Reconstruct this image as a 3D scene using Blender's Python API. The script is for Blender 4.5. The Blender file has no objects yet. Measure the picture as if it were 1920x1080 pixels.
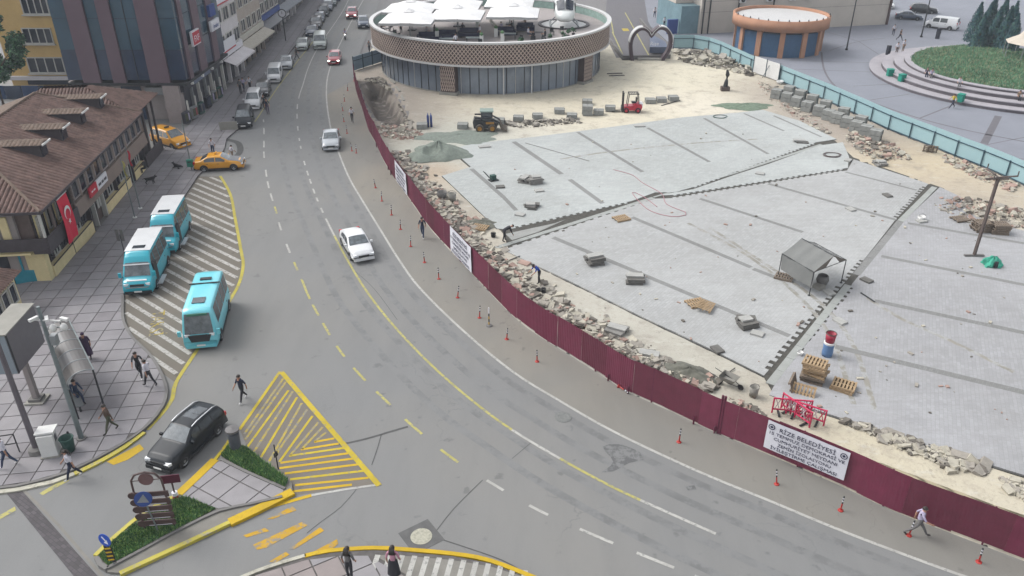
import bpy, bmesh, math, random
from mathutils import Vector, Matrix
from mathutils.geometry import tessellate_polygon
R = math.radians
random.seed(7)
scene = bpy.context.scene
COL = scene.collection
# ------------------------------------------------------------------ camera, sky, sun, exposure
FPX, PITCH, HCAM = 1500.0, R(29.0), 26.0
cam_data = bpy.data.cameras.new('camera')
cam_data.sensor_width = 36.0
cam_data.lens = 36.0 * FPX / 1920.0
cam_data.clip_start = 0.5
cam_data.clip_end = 3000.0
cam = bpy.data.objects.new('camera', cam_data)
cam.location = (0, 0, HCAM)
cam.rotation_euler = (R(90) - PITCH, 0, 0)
COL.objects.link(cam)
scene.camera = cam
SUN_EL, SUN_AZ = R(48), R(-70)           # azimuth measured from +Y towards +X
world = bpy.data.worlds.new('World')
scene.world = world
world.use_nodes = True
wn = world.node_tree.nodes
wl = world.node_tree.links
bg = wn['Background']
sky = wn.new('ShaderNodeTexSky')
sky.sky_type = 'NISHITA'
sky.sun_disc = False
sky.sun_elevation = SUN_EL
sky.sun_rotation = SUN_AZ
sky.air_density = 1.0
sky.dust_density = 3.0
hs = wn.new('ShaderNodeHueSaturation')
hs.inputs['Saturation'].default_value = 0.17
wl.new(sky.outputs[0], hs.inputs['Color'])
wl.new(hs.outputs[0], bg.inputs['Color'])
bg.inputs['Strength'].default_value = 0.15
sun_data = bpy.data.lights.new('sun', 'SUN')
sun_data.energy = 0.85
sun_data.angle = R(30)
sun_data.color = (1.0, 0.965, 0.91)
sun = bpy.data.objects.new('sun', sun_data)
sun.location = (-60, 0, 80)
d = Vector((math.sin(SUN_AZ) * math.cos(SUN_EL), math.cos(SUN_AZ) * math.cos(SUN_EL), math.sin(SUN_EL)))
sun.rotation_euler = (-d).to_track_quat('-Z', 'Y').to_euler()
COL.objects.link(sun)
vs = scene.view_settings
vs.view_transform = 'Standard'
vs.look = 'None'
vs.gamma = 1.0
vs.exposure = 1.1
scene.render.engine = 'CYCLES'

# ------------------------------------------------------------------ survey helpers: ground points read from the photograph
CP, SP = math.cos(PITCH), math.sin(PITCH)
def ray(px, py):
    u = (px - 960) / FPX
    v = (540 - py) / FPX
    return Vector((u, CP + v * SP, -SP + v * CP))
def at(px, py, z=0.0):
    r = ray(px, py)
    t = (z - HCAM) / r.z
    return Vector((r.x * t, r.y * t, z))
def atY(px, py, Y):
    r = ray(px, py)
    t = Y / r.y
    return Vector((r.x * t, Y, HCAM + r.z * t))
def atX(px, py, X):
    r = ray(px, py)
    t = X / r.x
    return Vector((X, r.y * t, HCAM + r.z * t))
def W(pts, z=0.0):
    return [at(p[0], p[1], z) for p in pts]
def xy(v):
    return (v[0], v[1])

# ------------------------------------------------------------------ mesh helpers
class MB:
    def __init__(s):
        s.v = []
        s.f = []
        s.m = []
        s.M = None
    def pt(s, p):
        p = Vector(p)
        if s.M is not None:
            p = s.M @ p
        s.v.append((p.x, p.y, p.z))
        return len(s.v) - 1
    def face(s, pts, mi=0):
        s.f.append([s.pt(p) for p in pts])
        s.m.append(mi)
    def box(s, x0, x1, y0, y1, z0, z1, mi=0):
        i = [s.pt(p) for p in ((x0, y0, z0), (x1, y0, z0), (x1, y1, z0), (x0, y1, z0), (x0, y0, z1), (x1, y0, z1), (x1, y1, z1), (x0, y1, z1))]
        for q in ((3, 2, 1, 0), (4, 5, 6, 7), (0, 1, 5, 4), (1, 2, 6, 5), (2, 3, 7, 6), (3, 0, 4, 7)):
            s.f.append([i[k] for k in q])
            s.m.append(mi)
        return s
    def cbox(s, c, sz, rz=0.0, ry=0.0, rx=0.0, mi=0):
        old = s.M
        M = Matrix.Translation(Vector(c)) @ Matrix.Rotation(rz, 4, 'Z') @ Matrix.Rotation(ry, 4, 'Y') @ Matrix.Rotation(rx, 4, 'X')
        s.M = M if old is None else old @ M
        a, b, c2 = sz[0] / 2, sz[1] / 2, sz[2] / 2
        s.box(-a, a, -b, b, -c2, c2, mi)
        s.M = old
        return s
    def prism(s, poly, z0, z1, mi=0, bottom=True):
        n = len(poly)
        a = sum(poly[i][0] * poly[(i + 1) % n][1] - poly[(i + 1) % n][0] * poly[i][1] for i in range(n))
        if a < 0:
            poly = poly[::-1]
        lo = [s.pt((p[0], p[1], z0)) for p in poly]
        hi = [s.pt((p[0], p[1], z1)) for p in poly]
        tris = tessellate_polygon([[Vector((p[0], p[1], 0)) for p in poly]])
        for t in tris:
            p, q, r = [poly[k] for k in t]
            if (q[0] - p[0]) * (r[1] - p[1]) - (q[1] - p[1]) * (r[0] - p[0]) < 0:
                t = (t[0], t[2], t[1])
            s.f.append([hi[k] for k in t]); s.m.append(mi)
            if bottom:
                s.f.append([lo[k] for k in reversed(t)]); s.m.append(mi)
        for i in range(n):
            j = (i + 1) % n
            s.f.append([lo[i], lo[j], hi[j], hi[i]]); s.m.append(mi)
        return s
    def tube(s, pts, rad, n=6, mi=0, caps=True):
        pts = [Vector(p) for p in pts]
        if not isinstance(rad, (list, tuple)):
            rad = [rad] * len(pts)
        rings = []
        up = Vector((0, 0, 1))
        for i, p in enumerate(pts):
            t = (pts[min(i + 1, len(pts) - 1)] - pts[max(i - 1, 0)])
            if t.length < 1e-9:
                t = Vector((0, 0, 1))
            t.normalize()
            a = t.cross(up)
            if a.length < 1e-3:
                a = t.cross(Vector((1, 0, 0)))
            a.normalize()
            b = t.cross(a)
            rings.append([s.pt(p + (a * math.cos(k * 2 * math.pi / n) + b * math.sin(k * 2 * math.pi / n)) * rad[i]) for k in range(n)])
        for i in range(len(pts) - 1):
            for k in range(n):
                l = (k + 1) % n
                s.f.append([rings[i][l], rings[i][k], rings[i + 1][k], rings[i + 1][l]]); s.m.append(mi)
        if caps:
            s.f.append(list(rings[0])); s.m.append(mi)
            s.f.append(list(reversed(rings[-1]))); s.m.append(mi)
        return s
    def lathe(s, prof, n=16, c=(0, 0, 0), mi=0, a0=0.0, a1=2 * math.pi):
        full = abs(a1 - a0 - 2 * math.pi) < 1e-6
        m = n if full else n + 1
        rings = []
        for r, z in prof:
            rings.append([s.pt((c[0] + r * math.cos(a0 + (a1 - a0) * k / n), c[1] + r * math.sin(a0 + (a1 - a0) * k / n), c[2] + z)) for k in range(m)])
        for i in range(len(prof) - 1):
            for k in range(n):
                l = (k + 1) % m
                s.f.append([rings[i][k], rings[i][l], rings[i + 1][l], rings[i + 1][k]]); s.m.append(mi)
        return s
    def cyl(s, c, r, h, n=12, mi=0, r2=None):
        r2 = r if r2 is None else r2
        return s.lathe([(0.001, 0), (r, 0), (r2, h), (0.001, h)], n, c, mi)
    def grid(s, fn, nu, nv, mi=0, flip=False):
        ids = [[s.pt(fn(i / nu, j / nv)) for j in range(nv + 1)] for i in range(nu + 1)]
        for i in range(nu):
            for j in range(nv):
                q = [ids[i][j], ids[i + 1][j], ids[i + 1][j + 1], ids[i][j + 1]]
                s.f.append(q[::-1] if flip else q); s.m.append(mi)
        return s
    def mesh(s, name, smooth=False):
        me = bpy.data.meshes.new(name)
        me.from_pydata(s.v, [], s.f)
        if any(s.m):
            me.polygons.foreach_set('material_index', s.m)
        if smooth:
            me.polygons.foreach_set('use_smooth', [True] * len(me.polygons))
        me.update()
        return me
    def build(s, name, mats, parent=None, smooth=False, loc=None):
        me = s.mesh(name, smooth)
        if not isinstance(mats, (list, tuple)):
            mats = [mats]
        for m in mats:
            me.materials.append(m)
        return link(name, me, parent, loc)
def link(name, me, parent=None, loc=None, rz=0.0, mats=None):
    o = bpy.data.objects.new(name, me)
    COL.objects.link(o)
    if parent is not None:
        o.parent = parent
    if loc is not None:
        o.location = loc
    if rz:
        o.rotation_euler = (0, 0, rz)
    if mats:
        for i, m in enumerate(mats):
            o.material_slots[i].link = 'OBJECT'
            o.material_slots[i].material = m
    return o
def tag(o, label=None, cat=None, group=None, kind=None):
    if label: o['label'] = label
    if cat: o['category'] = cat
    if group: o['group'] = group
    if kind: o['kind'] = kind
    return o
def thing(name, label, cat, loc=(0, 0, 0), rz=0.0, group=None):
    o = bpy.data.objects.new(name, None)
    o.empty_display_size = 0.3
    COL.objects.link(o)
    o.location = loc
    o.rotation_euler = (0, 0, rz)
    return tag(o, label, cat, group)
KIDS = {}
def copy_tree(o, parent=None, label=None, group=None):
    c = o.copy()
    COL.objects.link(c)
    c.parent = parent
    if label: c['label'] = label
    if group: c['group'] = group
    for ch in list(o.children):
        copy_tree(ch, c)
    return c
def curve(pts, step=1.0, closed=False):
    """Catmull-Rom through 2-D points, resampled about every step metres."""
    P = [Vector((p[0], p[1])) for p in pts]
    n = len(P)
    out = []
    for i in range(n if closed else n - 1):
        if closed:
            a, b, c, e = P[(i - 1) % n], P[i], P[(i + 1) % n], P[(i + 2) % n]
        else:
            a, b, c, e = P[max(i - 1, 0)], P[i], P[i + 1], P[min(i + 2, n - 1)]
        k = max(1, int((c - b).length / step))
        for j in range(k):
            t = j / k
            q = 0.5 * ((2 * b) + (c - a) * t + (2 * a - 5 * b + 4 * c - e) * t * t + (3 * b - a - 3 * c + e) * t ** 3)
            out.append((q.x, q.y))
    if not closed:
        out.append((P[-1].x, P[-1].y))
    return out
def along(pts, step, start=0.0):
    """Points at even spacing along a polyline -> (x, y, angle)."""
    res = []
    need = start
    for i in range(len(pts) - 1):
        a, b = Vector(pts[i][:2]), Vector(pts[i + 1][:2])
        L = (b - a).length
        ang = math.atan2(b.y - a.y, b.x - a.x)
        while need <= L:
            p = a + (b - a) * (need / L if L else 0)
            res.append((p.x, p.y, ang))
            need += step
        need -= L
    return res
def strip(mb, pts, w, z, mi=0, z1=None):
    """Flat ribbon (or a kerb bar when z1 is given) centred on a polyline."""
    P = [Vector(p[:2]) for p in pts]
    L, Rr = [], []
    for i, p in enumerate(P):
        t = (P[min(i + 1, len(P) - 1)] - P[max(i - 1, 0)]).normalized()
        n = Vector((-t.y, t.x)) * w / 2
        L.append(p + n); Rr.append(p - n)
    for i in range(len(P) - 1):
        if z1 is None:
            mb.face([(Rr[i].x, Rr[i].y, z), (Rr[i + 1].x, Rr[i + 1].y, z), (L[i + 1].x, L[i + 1].y, z), (L[i].x, L[i].y, z)], mi)
        else:
            mb.prism([Rr[i], Rr[i + 1], L[i + 1], L[i]], z, z1, mi, bottom=False)
    return mb
def sheet(name, poly, z, mat, parent=None, z0=None, kind='structure'):
    mb = MB()
    if z0 is None:
        poly = [Vector((p[0], p[1], 0)) for p in poly]
        for t in tessellate_polygon([poly]):
            p, q, r = [poly[k] for k in t]
            if (q - p).cross(r - p).z < 0:
                q, r = r, q
            mb.face([(a.x, a.y, z) for a in (p, q, r)])
    else:
        mb.prism([xy(p) for p in poly], z0, z)
    o = mb.build(name, mat, parent)
    if parent is None and kind:
        o['kind'] = kind
    return o
def inside(p, poly):
    c = False
    n = len(poly)
    j = n - 1
    for i in range(n):
        if (poly[i][1] > p[1]) != (poly[j][1] > p[1]) and p[0] < (poly[j][0] - poly[i][0]) * (p[1] - poly[i][1]) / (poly[j][1] - poly[i][1]) + poly[i][0]:
            c = not c
        j = i
    return c
def clip(sub, cell):
    """Sutherland-Hodgman: polygon sub clipped by the convex counter-clockwise cell."""
    out = [tuple(p[:2]) for p in sub]
    n = len(cell)
    for i in range(n):
        a, b = cell[i], cell[(i + 1) % n]
        if not out:
            break
        inp, out = out, []
        def side(p):
            return (b[0] - a[0]) * (p[1] - a[1]) - (b[1] - a[1]) * (p[0] - a[0])
        for k in range(len(inp)):
            p, q = inp[k - 1], inp[k]
            sp_, sq = side(p), side(q)
            if sq >= 0:
                if sp_ < 0:
                    t = sp_ / (sp_ - sq)
                    out.append((p[0] + (q[0] - p[0]) * t, p[1] + (q[1] - p[1]) * t))
                out.append(q)
            elif sp_ >= 0:
                t = sp_ / (sp_ - sq)
                out.append((p[0] + (q[0] - p[0]) * t, p[1] + (q[1] - p[1]) * t))
    return out
def area(poly):
    return abs(sum(poly[i - 1][0] * poly[i][1] - poly[i][0] * poly[i - 1][1] for i in range(len(poly)))) / 2
def dist_poly(p, poly):
    d = 1e9
    px, py = p
    for i in range(len(poly)):
        ax, ay = poly[i - 1][0], poly[i - 1][1]
        bx, by = poly[i][0], poly[i][1]
        vx, vy = bx - ax, by - ay
        L = vx * vx + vy * vy
        t = 0 if L == 0 else max(0, min(1, ((px - ax) * vx + (py - ay) * vy) / L))
        d = min(d, math.hypot(px - ax - t * vx, py - ay - t * vy))
    return d

# ------------------------------------------------------------------ materials
def lin(c):
    c = c / 255.0
    return c / 12.92 if c <= 0.04045 else ((c + 0.055) / 1.055) ** 2.4
def S(r, g, b, k=2.0):
    """Surface colour: the picture's value brought back to a plausible albedo."""
    return tuple(min(0.85, lin(c) / k) for c in (r, g, b))
MATS = {}
def mat(name, col, rough=0.8, metal=0.0, var=0.12, scale=2.0, bump=0.0, bscale=30.0, spec=0.35, worldco=False, col2=None, thr=None, emit=0.0, coat=0.0, alpha=1.0):
    if name in MATS:
        return MATS[name]
    m = bpy.data.materials.new(name)
    m.use_nodes = True
    nt = m.node_tree
    N, L = nt.nodes, nt.links
    b = N['Principled BSDF']
    b.inputs['Roughness'].default_value = rough
    b.inputs['Metallic'].default_value = metal
    b.inputs['Specular IOR Level'].default_value = spec
    if coat:
        b.inputs['Coat Weight'].default_value = coat
        b.inputs['Coat Roughness'].default_value = 0.08
    if alpha < 1:
        b.inputs['Alpha'].default_value = alpha
    if worldco:
        g = N.new('ShaderNodeNewGeometry'); co = g.outputs['Position']
    else:
        g = N.new('ShaderNodeTexCoord'); co = g.outputs['Object']
    n1 = N.new('ShaderNodeTexNoise')
    n1.inputs['Scale'].default_value = scale
    n1.inputs['Detail'].default_value = 6.0
    n1.inputs['Roughness'].default_value = 0.65
    L.new(co, n1.inputs['Vector'])
    ramp = N.new('ShaderNodeValToRGB')
    e = ramp.color_ramp.elements
    lo = tuple(c * (1 - var) for c in col); hi = tuple(min(1, c * (1 + var)) for c in col)
    if col2 is not None:
        hi = col2
        lo = col
    e[0].position = 0.3 if thr is None else max(0, thr - 0.08)
    e[1].position = 0.7 if thr is None else min(1, thr + 0.08)
    e[0].color = (*lo, 1); e[1].color = (*hi, 1)
    L.new(n1.outputs['Fac'], ramp.inputs['Fac'])
    L.new(ramp.outputs['Color'], b.inputs['Base Color'])
    if bump:
        n2 = N.new('ShaderNodeTexNoise')
        n2.inputs['Scale'].default_value = bscale
        n2.inputs['Detail'].default_value = 4.0
        L.new(co, n2.inputs['Vector'])
        bp = N.new('ShaderNodeBump')
        bp.inputs['Strength'].default_value = bump
        bp.inputs['Distance'].default_value = 0.02
        L.new(n2.outputs['Fac'], bp.inputs['Height'])
        L.new(bp.outputs['Normal'], b.inputs['Normal'])
    if emit:
        b.inputs['Emission Color'].default_value = (*col, 1)
        b.inputs['Emission Strength'].default_value = emit
    MATS[name] = m
    return m
def mix(nt, a, b, fac):
    n = nt.nodes.new('ShaderNodeMix')
    n.data_type = 'RGBA'
    for s_, v in ((n.inputs[0], fac), (n.inputs[6], a), (n.inputs[7], b)):
        if hasattr(v, 'is_linked') or hasattr(v, 'links'):
            nt.links.new(v, s_)
        elif isinstance(v, (int, float)):
            s_.default_value = v
        else:
            s_.default_value = (*v, 1)
    return n.outputs[2]
def noise(nt, co, scale, detail=5.0, rough=0.6, lo=0.35, hi=0.65):
    n = nt.nodes.new('ShaderNodeTexNoise')
    n.inputs['Scale'].default_value = scale
    n.inputs['Detail'].default_value = detail
    n.inputs['Roughness'].default_value = rough
    nt.links.new(co, n.inputs['Vector'])
    r = nt.nodes.new('ShaderNodeMapRange')
    r.inputs[1].default_value = lo
    r.inputs[2].default_value = hi
    nt.links.new(n.outputs['Fac'], r.inputs[0])
    return r.outputs[0]
def mapping(nt, co, rz=0.0, sc=(1, 1, 1)):
    m = nt.nodes.new('ShaderNodeMapping')
    m.inputs['Rotation'].default_value = (0, 0, rz)
    m.inputs['Scale'].default_value = sc
    nt.links.new(co, m.inputs['Vector'])
    return m.outputs[0]
def base_mat(name, rough=0.85, spec=0.3):
    m = bpy.data.materials.new(name)
    m.use_nodes = True
    nt = m.node_tree
    b = nt.nodes['Principled BSDF']
    b.inputs['Roughness'].default_value = rough
    b.inputs['Specular IOR Level'].default_value = spec
    co = nt.nodes.new('ShaderNodeNewGeometry').outputs['Position']
    MATS[name] = m
    return m, nt, b, co
def mul(nt, a, v):
    n = nt.nodes.new('ShaderNodeMath'); n.operation = 'MULTIPLY'
    for s_, q in ((n.inputs[0], a), (n.inputs[1], v)):
        if isinstance(q, (int, float)): s_.default_value = q
        else: nt.links.new(q, s_)
    return n.outputs[0]
def add_bump(nt, b, co, scale, strength, dist=0.02):
    n = nt.nodes.new('ShaderNodeTexNoise'); n.inputs['Scale'].default_value = scale; n.inputs['Detail'].default_value = 5
    nt.links.new(co, n.inputs['Vector'])
    bp = nt.nodes.new('ShaderNodeBump'); bp.inputs['Strength'].default_value = strength; bp.inputs['Distance'].default_value = dist
    nt.links.new(n.outputs['Fac'], bp.inputs['Height']); nt.links.new(bp.outputs['Normal'], b.inputs['Normal'])
def asphalt(name, col, dust, dustamt=0.5, dark=0.55):
    m, nt, b, co = base_mat(name, 0.82, 0.35)
    big = noise(nt, co, 0.06, 4, 0.55, 0.4, 0.62)
    c = mix(nt, col, dust, mul(nt, big, dustamt))
    mid = noise(nt, mapping(nt, co, 0.5, (0.9, 0.22, 1)), 0.9, 5, 0.6, 0.42, 0.75)
    c = mix(nt, c, tuple(q * 0.72 for q in col), mul(nt, mid, dark))
    spots = noise(nt, co, 1.1, 3, 0.5, 0.66, 0.72)
    c = mix(nt, c, tuple(q * 0.45 for q in col), mul(nt, spots, 0.5))
    fine = noise(nt, co, 14.0, 3, 0.7, 0.3, 0.75)
    c = mix(nt, c, tuple(q * 1.25 for q in col), mul(nt, fine, 0.28))
    vo = nt.nodes.new('ShaderNodeTexVoronoi'); vo.feature = 'DISTANCE_TO_EDGE'; vo.inputs['Scale'].default_value = 0.13
    wob = nt.nodes.new('ShaderNodeTexNoise'); wob.inputs['Scale'].default_value = 0.7; wob.inputs['Detail'].default_value = 5
    nt.links.new(co, wob.inputs['Vector'])
    vm = nt.nodes.new('ShaderNodeVectorMath'); vm.operation = 'MULTIPLY_ADD'; vm.inputs[1].default_value = (3.5, 3.5, 0)
    nt.links.new(wob.outputs['Color'], vm.inputs[0]); nt.links.new(co, vm.inputs[2])
    nt.links.new(vm.outputs[0], vo.inputs['Vector'])
    cr = nt.nodes.new('ShaderNodeMapRange'); cr.inputs[1].default_value = 0.0; cr.inputs[2].default_value = 0.006; cr.inputs[3].default_value = 1; cr.inputs[4].default_value = 0
    nt.links.new(vo.outputs['Distance'], cr.inputs[0])
    gate = noise(nt, co, 0.11, 2, 0.5, 0.5, 0.58)
    c = mix(nt, c, tuple(q * 0.4 for q in col), mul(nt, mul(nt, cr.outputs[0], gate), 0.3))
    nt.links.new(c, b.inputs['Base Color'])
    add_bump(nt, b, co, 60, 0.15, 0.01)
    return m
def worn(name, col, under, wear=0.5, sc=3.0):
    """Paint worn through to the surface below."""
    m, nt, b, co = base_mat(name, 0.7, 0.35)
    a = noise(nt, co, sc, 6, 0.75, 0.5 + (0.5 - wear) * 0.35 - 0.04, 0.5 + (0.5 - wear) * 0.35 + 0.06)
    c = mix(nt, col, tuple(q * 0.8 for q in col), noise(nt, co, 0.8, 3))
    c = mix(nt, c, under, mul(nt, a, 0.9))
    nt.links.new(c, b.inputs['Base Color'])
    return m
def paving(name, col, rz, bw=0.42, bh=0.2, var=0.09, mort=0.74, stain=0.5):
    m, nt, b, co = base_mat(name, 0.85, 0.3)
    v = mapping(nt, co, rz)
    br = nt.nodes.new('ShaderNodeTexBrick')
    br.inputs['Scale'].default_value = 1.0
    br.inputs['Brick Width'].default_value = bw
    br.inputs['Row Height'].default_value = bh
    br.inputs['Mortar Size'].default_value = 0.011
    br.inputs['Mortar Smooth'].default_value = 0.3
    br.inputs['Bias'].default_value = 0.0
    br.inputs['Color1'].default_value = (*[q * (1 + var) for q in col], 1)
    br.inputs['Color2'].default_value = (*[q * (1 - var) for q in col], 1)
    br.inputs['Mortar'].default_value = (*[q * mort for q in col], 1)
    nt.links.new(v, br.inputs['Vector'])
    c = br.outputs['Color']
    b2 = nt.nodes.new('ShaderNodeTexBrick')
    for k_, q_ in (('Scale', 1.0), ('Brick Width', 3.1), ('Row Height', 1.3), ('Mortar Size', 0.0)):
        b2.inputs[k_].default_value = q_
    b2.inputs['Color1'].default_value = (1, 1, 1, 1); b2.inputs['Color2'].default_value = (0, 0, 0, 1)
    nt.links.new(v, b2.inputs['Vector'])
    c = mix(nt, c, (col[0] * .84, col[1] * .83, col[2] * .81), mul(nt, b2.outputs['Color'], .4))
    c = mix(nt, c, tuple(q * 1.18 for q in col), mul(nt, noise(nt, co, 0.09, 4, 0.6, 0.45, 0.65), 0.6))
    c = mix(nt, c, (col[0] * 0.8, col[1] * 0.78, col[2] * 0.74), mul(nt, noise(nt, mapping(nt, co, rz, (1, 2, 1)), 3.2, 5, 0.75, 0.45, 0.8), 0.45))
    c = mix(nt, c, (col[0] * .66, col[1] * .64, col[2] * .6), mul(nt, noise(nt, co, 0.35, 5, 0.7, 0.56, 0.8), 0.5))
    st = noise(nt, mapping(nt, co, rz, (0.4, 2.6, 1)), 0.9, 6, 0.75, 0.44, 0.75)
    c = mix(nt, c, (col[0] * 0.72, col[1] * 0.7, col[2] * 0.68), mul(nt, st, stain))
    st2 = noise(nt, mapping(nt, co, rz + 0.2, (0.6, 2.5, 1)), 1.6, 6, 0.75, 0.58, 0.75)
    c = mix(nt, c, tuple(min(.8, q * 1.2) for q in col), mul(nt, st2, 0.4))
    nt.links.new(c, b.inputs['Base Color'])
    add_bump(nt, b, co, 18, 0.2, 0.01)
    return m
def text_mesh(s, size, align='CENTER'):
    cu = bpy.data.curves.new('txt', 'FONT')
    cu.body = s
    cu.size = size
    cu.align_x = align
    cu.extrude = 0.004
    cu.resolution_u = 2
    o = bpy.data.objects.new('txt', cu)
    COL.objects.link(o)
    bpy.context.view_layer.update()
    dg = bpy.context.evaluated_depsgraph_get()
    me = bpy.data.meshes.new_from_object(o.evaluated_get(dg))
    bpy.data.objects.remove(o)
    bpy.data.curves.remove(cu)
    me.materials.clear()
    return me
def lettering(s, size, m, parent, loc, rot=(0, 0, 0), name='lettering', width=None):
    me = text_mesh(s, size)
    me.materials.append(m)
    o = link(name, me, parent, loc)
    o.rotation_euler = rot
    if width and len(me.vertices):
        xs = [v.co.x for v in me.vertices]
        w = max(xs) - min(xs)
        o.scale = (width / w, 1, 1)
    return o
# ------------------------------------------------------------------ palette
A_COL = S(146, 147, 147)
M_road = asphalt('asphalt', A_COL, S(155, 153, 148), 0.7, 0.34)
M_dusty = asphalt('dusty_asphalt', S(150, 148, 142), S(168, 160, 146), 0.8, 0.35)
M_ground = asphalt('far_paving', S(140, 138, 138), S(150, 147, 143), 0.5, 0.3)
M_white = worn('white_paint', S(215, 214, 208), A_COL, 0.30, 5)
M_whiteworn = worn('worn_white_paint', S(216, 214, 208), S(128, 122, 112), 0.36, 4.5)
M_yellow = worn('yellow_paint', S(225, 200, 40), A_COL, 0.27, 4)
M_yelpale = worn('pale_yellow_paint', S(214, 206, 120), A_COL, 0.36, 4)
M_yelworn = worn('worn_yellow_paint', S(215, 190, 70), A_COL, 0.52, 3)
M_orange = worn('orange_paint', S(228, 180, 30), A_COL, 0.42, 2.0)
M_gold = worn('gold_paint', S(235, 195, 15), S(200, 170, 40), 0.25, 4)
M_kerb = mat('kerb_stone', S(178, 176, 168), 0.85, var=0.18, scale=1.5, bump=0.2, worldco=True)
M_kerbY = worn('kerb_yellow', S(228, 214, 90), S(180, 175, 160), 0.32, 2.5)
M_kerbW = worn('kerb_white', S(225, 222, 205), S(170, 166, 150), 0.35, 2.5)
M_joint = mat('dark_joint', S(112, 108, 106), 0.9, var=0.25, worldco=True, scale=3)
M_slab = mat('paving_slab_stone', S(163, 160, 164), 0.82, var=0.13, scale=0.5, bump=0.15, worldco=True)
M_slab2 = mat('paving_slab_worn', S(155, 151, 155), 0.82, var=0.15, scale=0.6, bump=0.15, worldco=True)
M_slab3 = mat('paving_slab_pale', S(170, 167, 170), 0.82, var=0.12, scale=0.6, bump=0.15, worldco=True)
M_gutter = mat('gutter_concrete', S(150, 147, 140), 0.85, var=0.15, worldco=True, scale=1.2)
M_dark = mat('dark_metal', S(58, 60, 64), 0.6, var=0.15)
M_black = mat('black_rubber', (0.015, 0.015, 0.017), 0.75, var=0.2)
M_conc = mat('concrete', S(176, 174, 166), 0.9, var=0.14, scale=1.2, bump=0.2)
M_concd = mat('grey_concrete', S(140, 138, 136), 0.9, var=0.16, scale=1.0, bump=0.2)

# ------------------------------------------------------------------ outlines
FEN_PX = [(664, 150), (669, 174), (677, 198), (691, 243), (706, 272), (718, 299), (740, 335), (770, 377), (800, 420), (830, 455), (887, 516), (960, 591), (1012, 631), (1070, 667), (1140, 712), (1177, 735), (1250, 768), (1335, 808), (1430, 848), (1578, 912), (1672, 957), (1810, 1010), (1920, 1052), (2080, 1112)]
FEN = curve([xy(p) for p in W(FEN_PX)], 0.5)
TUR_PX = [(1262, 92), (1312, 92), (1345, 103), (1412, 136), (1461, 153), (1540, 186), (1610, 218), (1670, 246), (1732, 270), (1795, 296), (1862, 322), (1920, 349), (2060, 415)]
TUR = [xy(p) for p in W(TUR_PX)]
PIT = [xy(p) for p in W([(676, 158), (706, 148), (730, 158), (746, 185), (763, 212), (766, 232), (735, 240), (705, 222), (688, 195)])]
SITE = FEN + [(38, 24), (60, 34), (60, 48)] + TUR[::-1] + [xy(p) for p in W([(1250, 108), (1160, 114), (1125, 70), (720, 70), (663, 132)])]
K1_PX = [(700, -30), (680, 2), (645, 67), (619, 127), (612, 175), (620, 240), (635, 286), (655, 334), (680, 377), (717, 437), (750, 490), (787, 540), (865, 617), (960, 696), (1050, 752), (1150, 809), (1300, 880), (1440, 938), (1590, 1000), (1800, 1078), (1960, 1130)]
K1 = curve([xy(p) for p in W(K1_PX)], 0.8)

# ------------------------------------------------------------------ the sheet everything stands on (a hole where the pit is dug)
g_out = [(-700, -60), (700, -60), (700, 1500), (-700, 1500)]
mb = MB()
hole = [(p[0], p[1]) for p in PIT]
loops = [[Vector((*p, 0)) for p in g_out], [Vector((*p, 0)) for p in hole]]
flat = loops[0] + loops[1]
for t in tessellate_polygon(loops):
    p, q, r = [flat[k] for k in t]
    if (q - p).cross(r - p).z < 0: q, r = r, q
    mb.face([(a.x, a.y, -0.09) for a in (p, q, r)])
tag(mb.build('ground', M_ground), kind='structure')

# ------------------------------------------------------------------ road
road_poly = [(-75, 6), (45, 6), (45, 19)] + [p for p in FEN[::-1]] + [xy(p) for p in W([(664, 132), (690, 60), (712, 0), (745, -60), (790, -130)])] + [(-42, 280), (-75, 280)]
road = sheet('road', road_poly, 0.0, M_road)
# the closed lane beside the hoarding, covered in site dust
K1low = [p for p in K1 if p[1] < at(612, 175).y]
dust_poly = K1low + [(36, 12)] + [p for p in FEN[::-1]]
closed = sheet('closed_lane', dust_poly, 0.004, M_dusty)

def paint(name, pts, w, m, z=0.008, parent=None):
    mb = MB()
    strip(mb, pts, w, z)
    return mb.build(name, m, parent or road)
Z1 = 0.010
M_track = worn('wheel_wear', tuple(q * .93 for q in A_COL), A_COL, .5, .9)
def offset(pts, d_):
    P = [Vector(p) for p in pts]
    out = []
    for i in range(len(P)):
        t = (P[min(i + 1, len(P) - 1)] - P[max(i - 1, 0)]).normalized()
        out.append(P[i] + Vector((-t.y, t.x)) * d_)
    return out
for d_ in (.75, 2.1, 3.9, 5.3):
    paint('wheel_track', offset(K1, -d_), .42, M_track, .003)
paint('edge_line', K1, 0.16, M_white, Z1)
# centre line: solid far, dashes, then the long solid line round the bend
paint('centre_line', curve([xy(p) for p in W([(680, -70), (650, 7), (592, 97), (566, 165), (560, 185)])], 1.0), 0.14, M_white, Z1)
paint('parking_line', curve([xy(p) for p in W([(640, -40), (600, 55), (560, 112), (520, 165), (485, 218), (478, 228)])], 1.0), 0.13, M_yelpale, Z1)
D2 = [(558, 195, 205), (557, 213, 224), (558, 236, 246), (561, 258, 266), (564, 273, 281), (570, 300, 312), (576, 319, 331), (582, 335, 345), (589, 353, 364), (595, 369, 380), (603, 388, 400)]
D2c = curve([xy(p) for p in W([(558, 190), (557, 218), (559, 245), (564, 277), (571, 306), (582, 340), (595, 375), (611, 410)])], 0.3)
def dash_y(path, y0, y1, w, m, name='lane_dash'):
    a = [p for p in path if min(y0, y1) <= p[1] <= max(y0, y1)]
    if len(a) >= 2:
        paint(name, a, w, m, Z1)
for _, a, b in D2:
    dash_y(D2c, at(0, a).y, at(0, b).y, 0.15, M_white)
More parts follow.
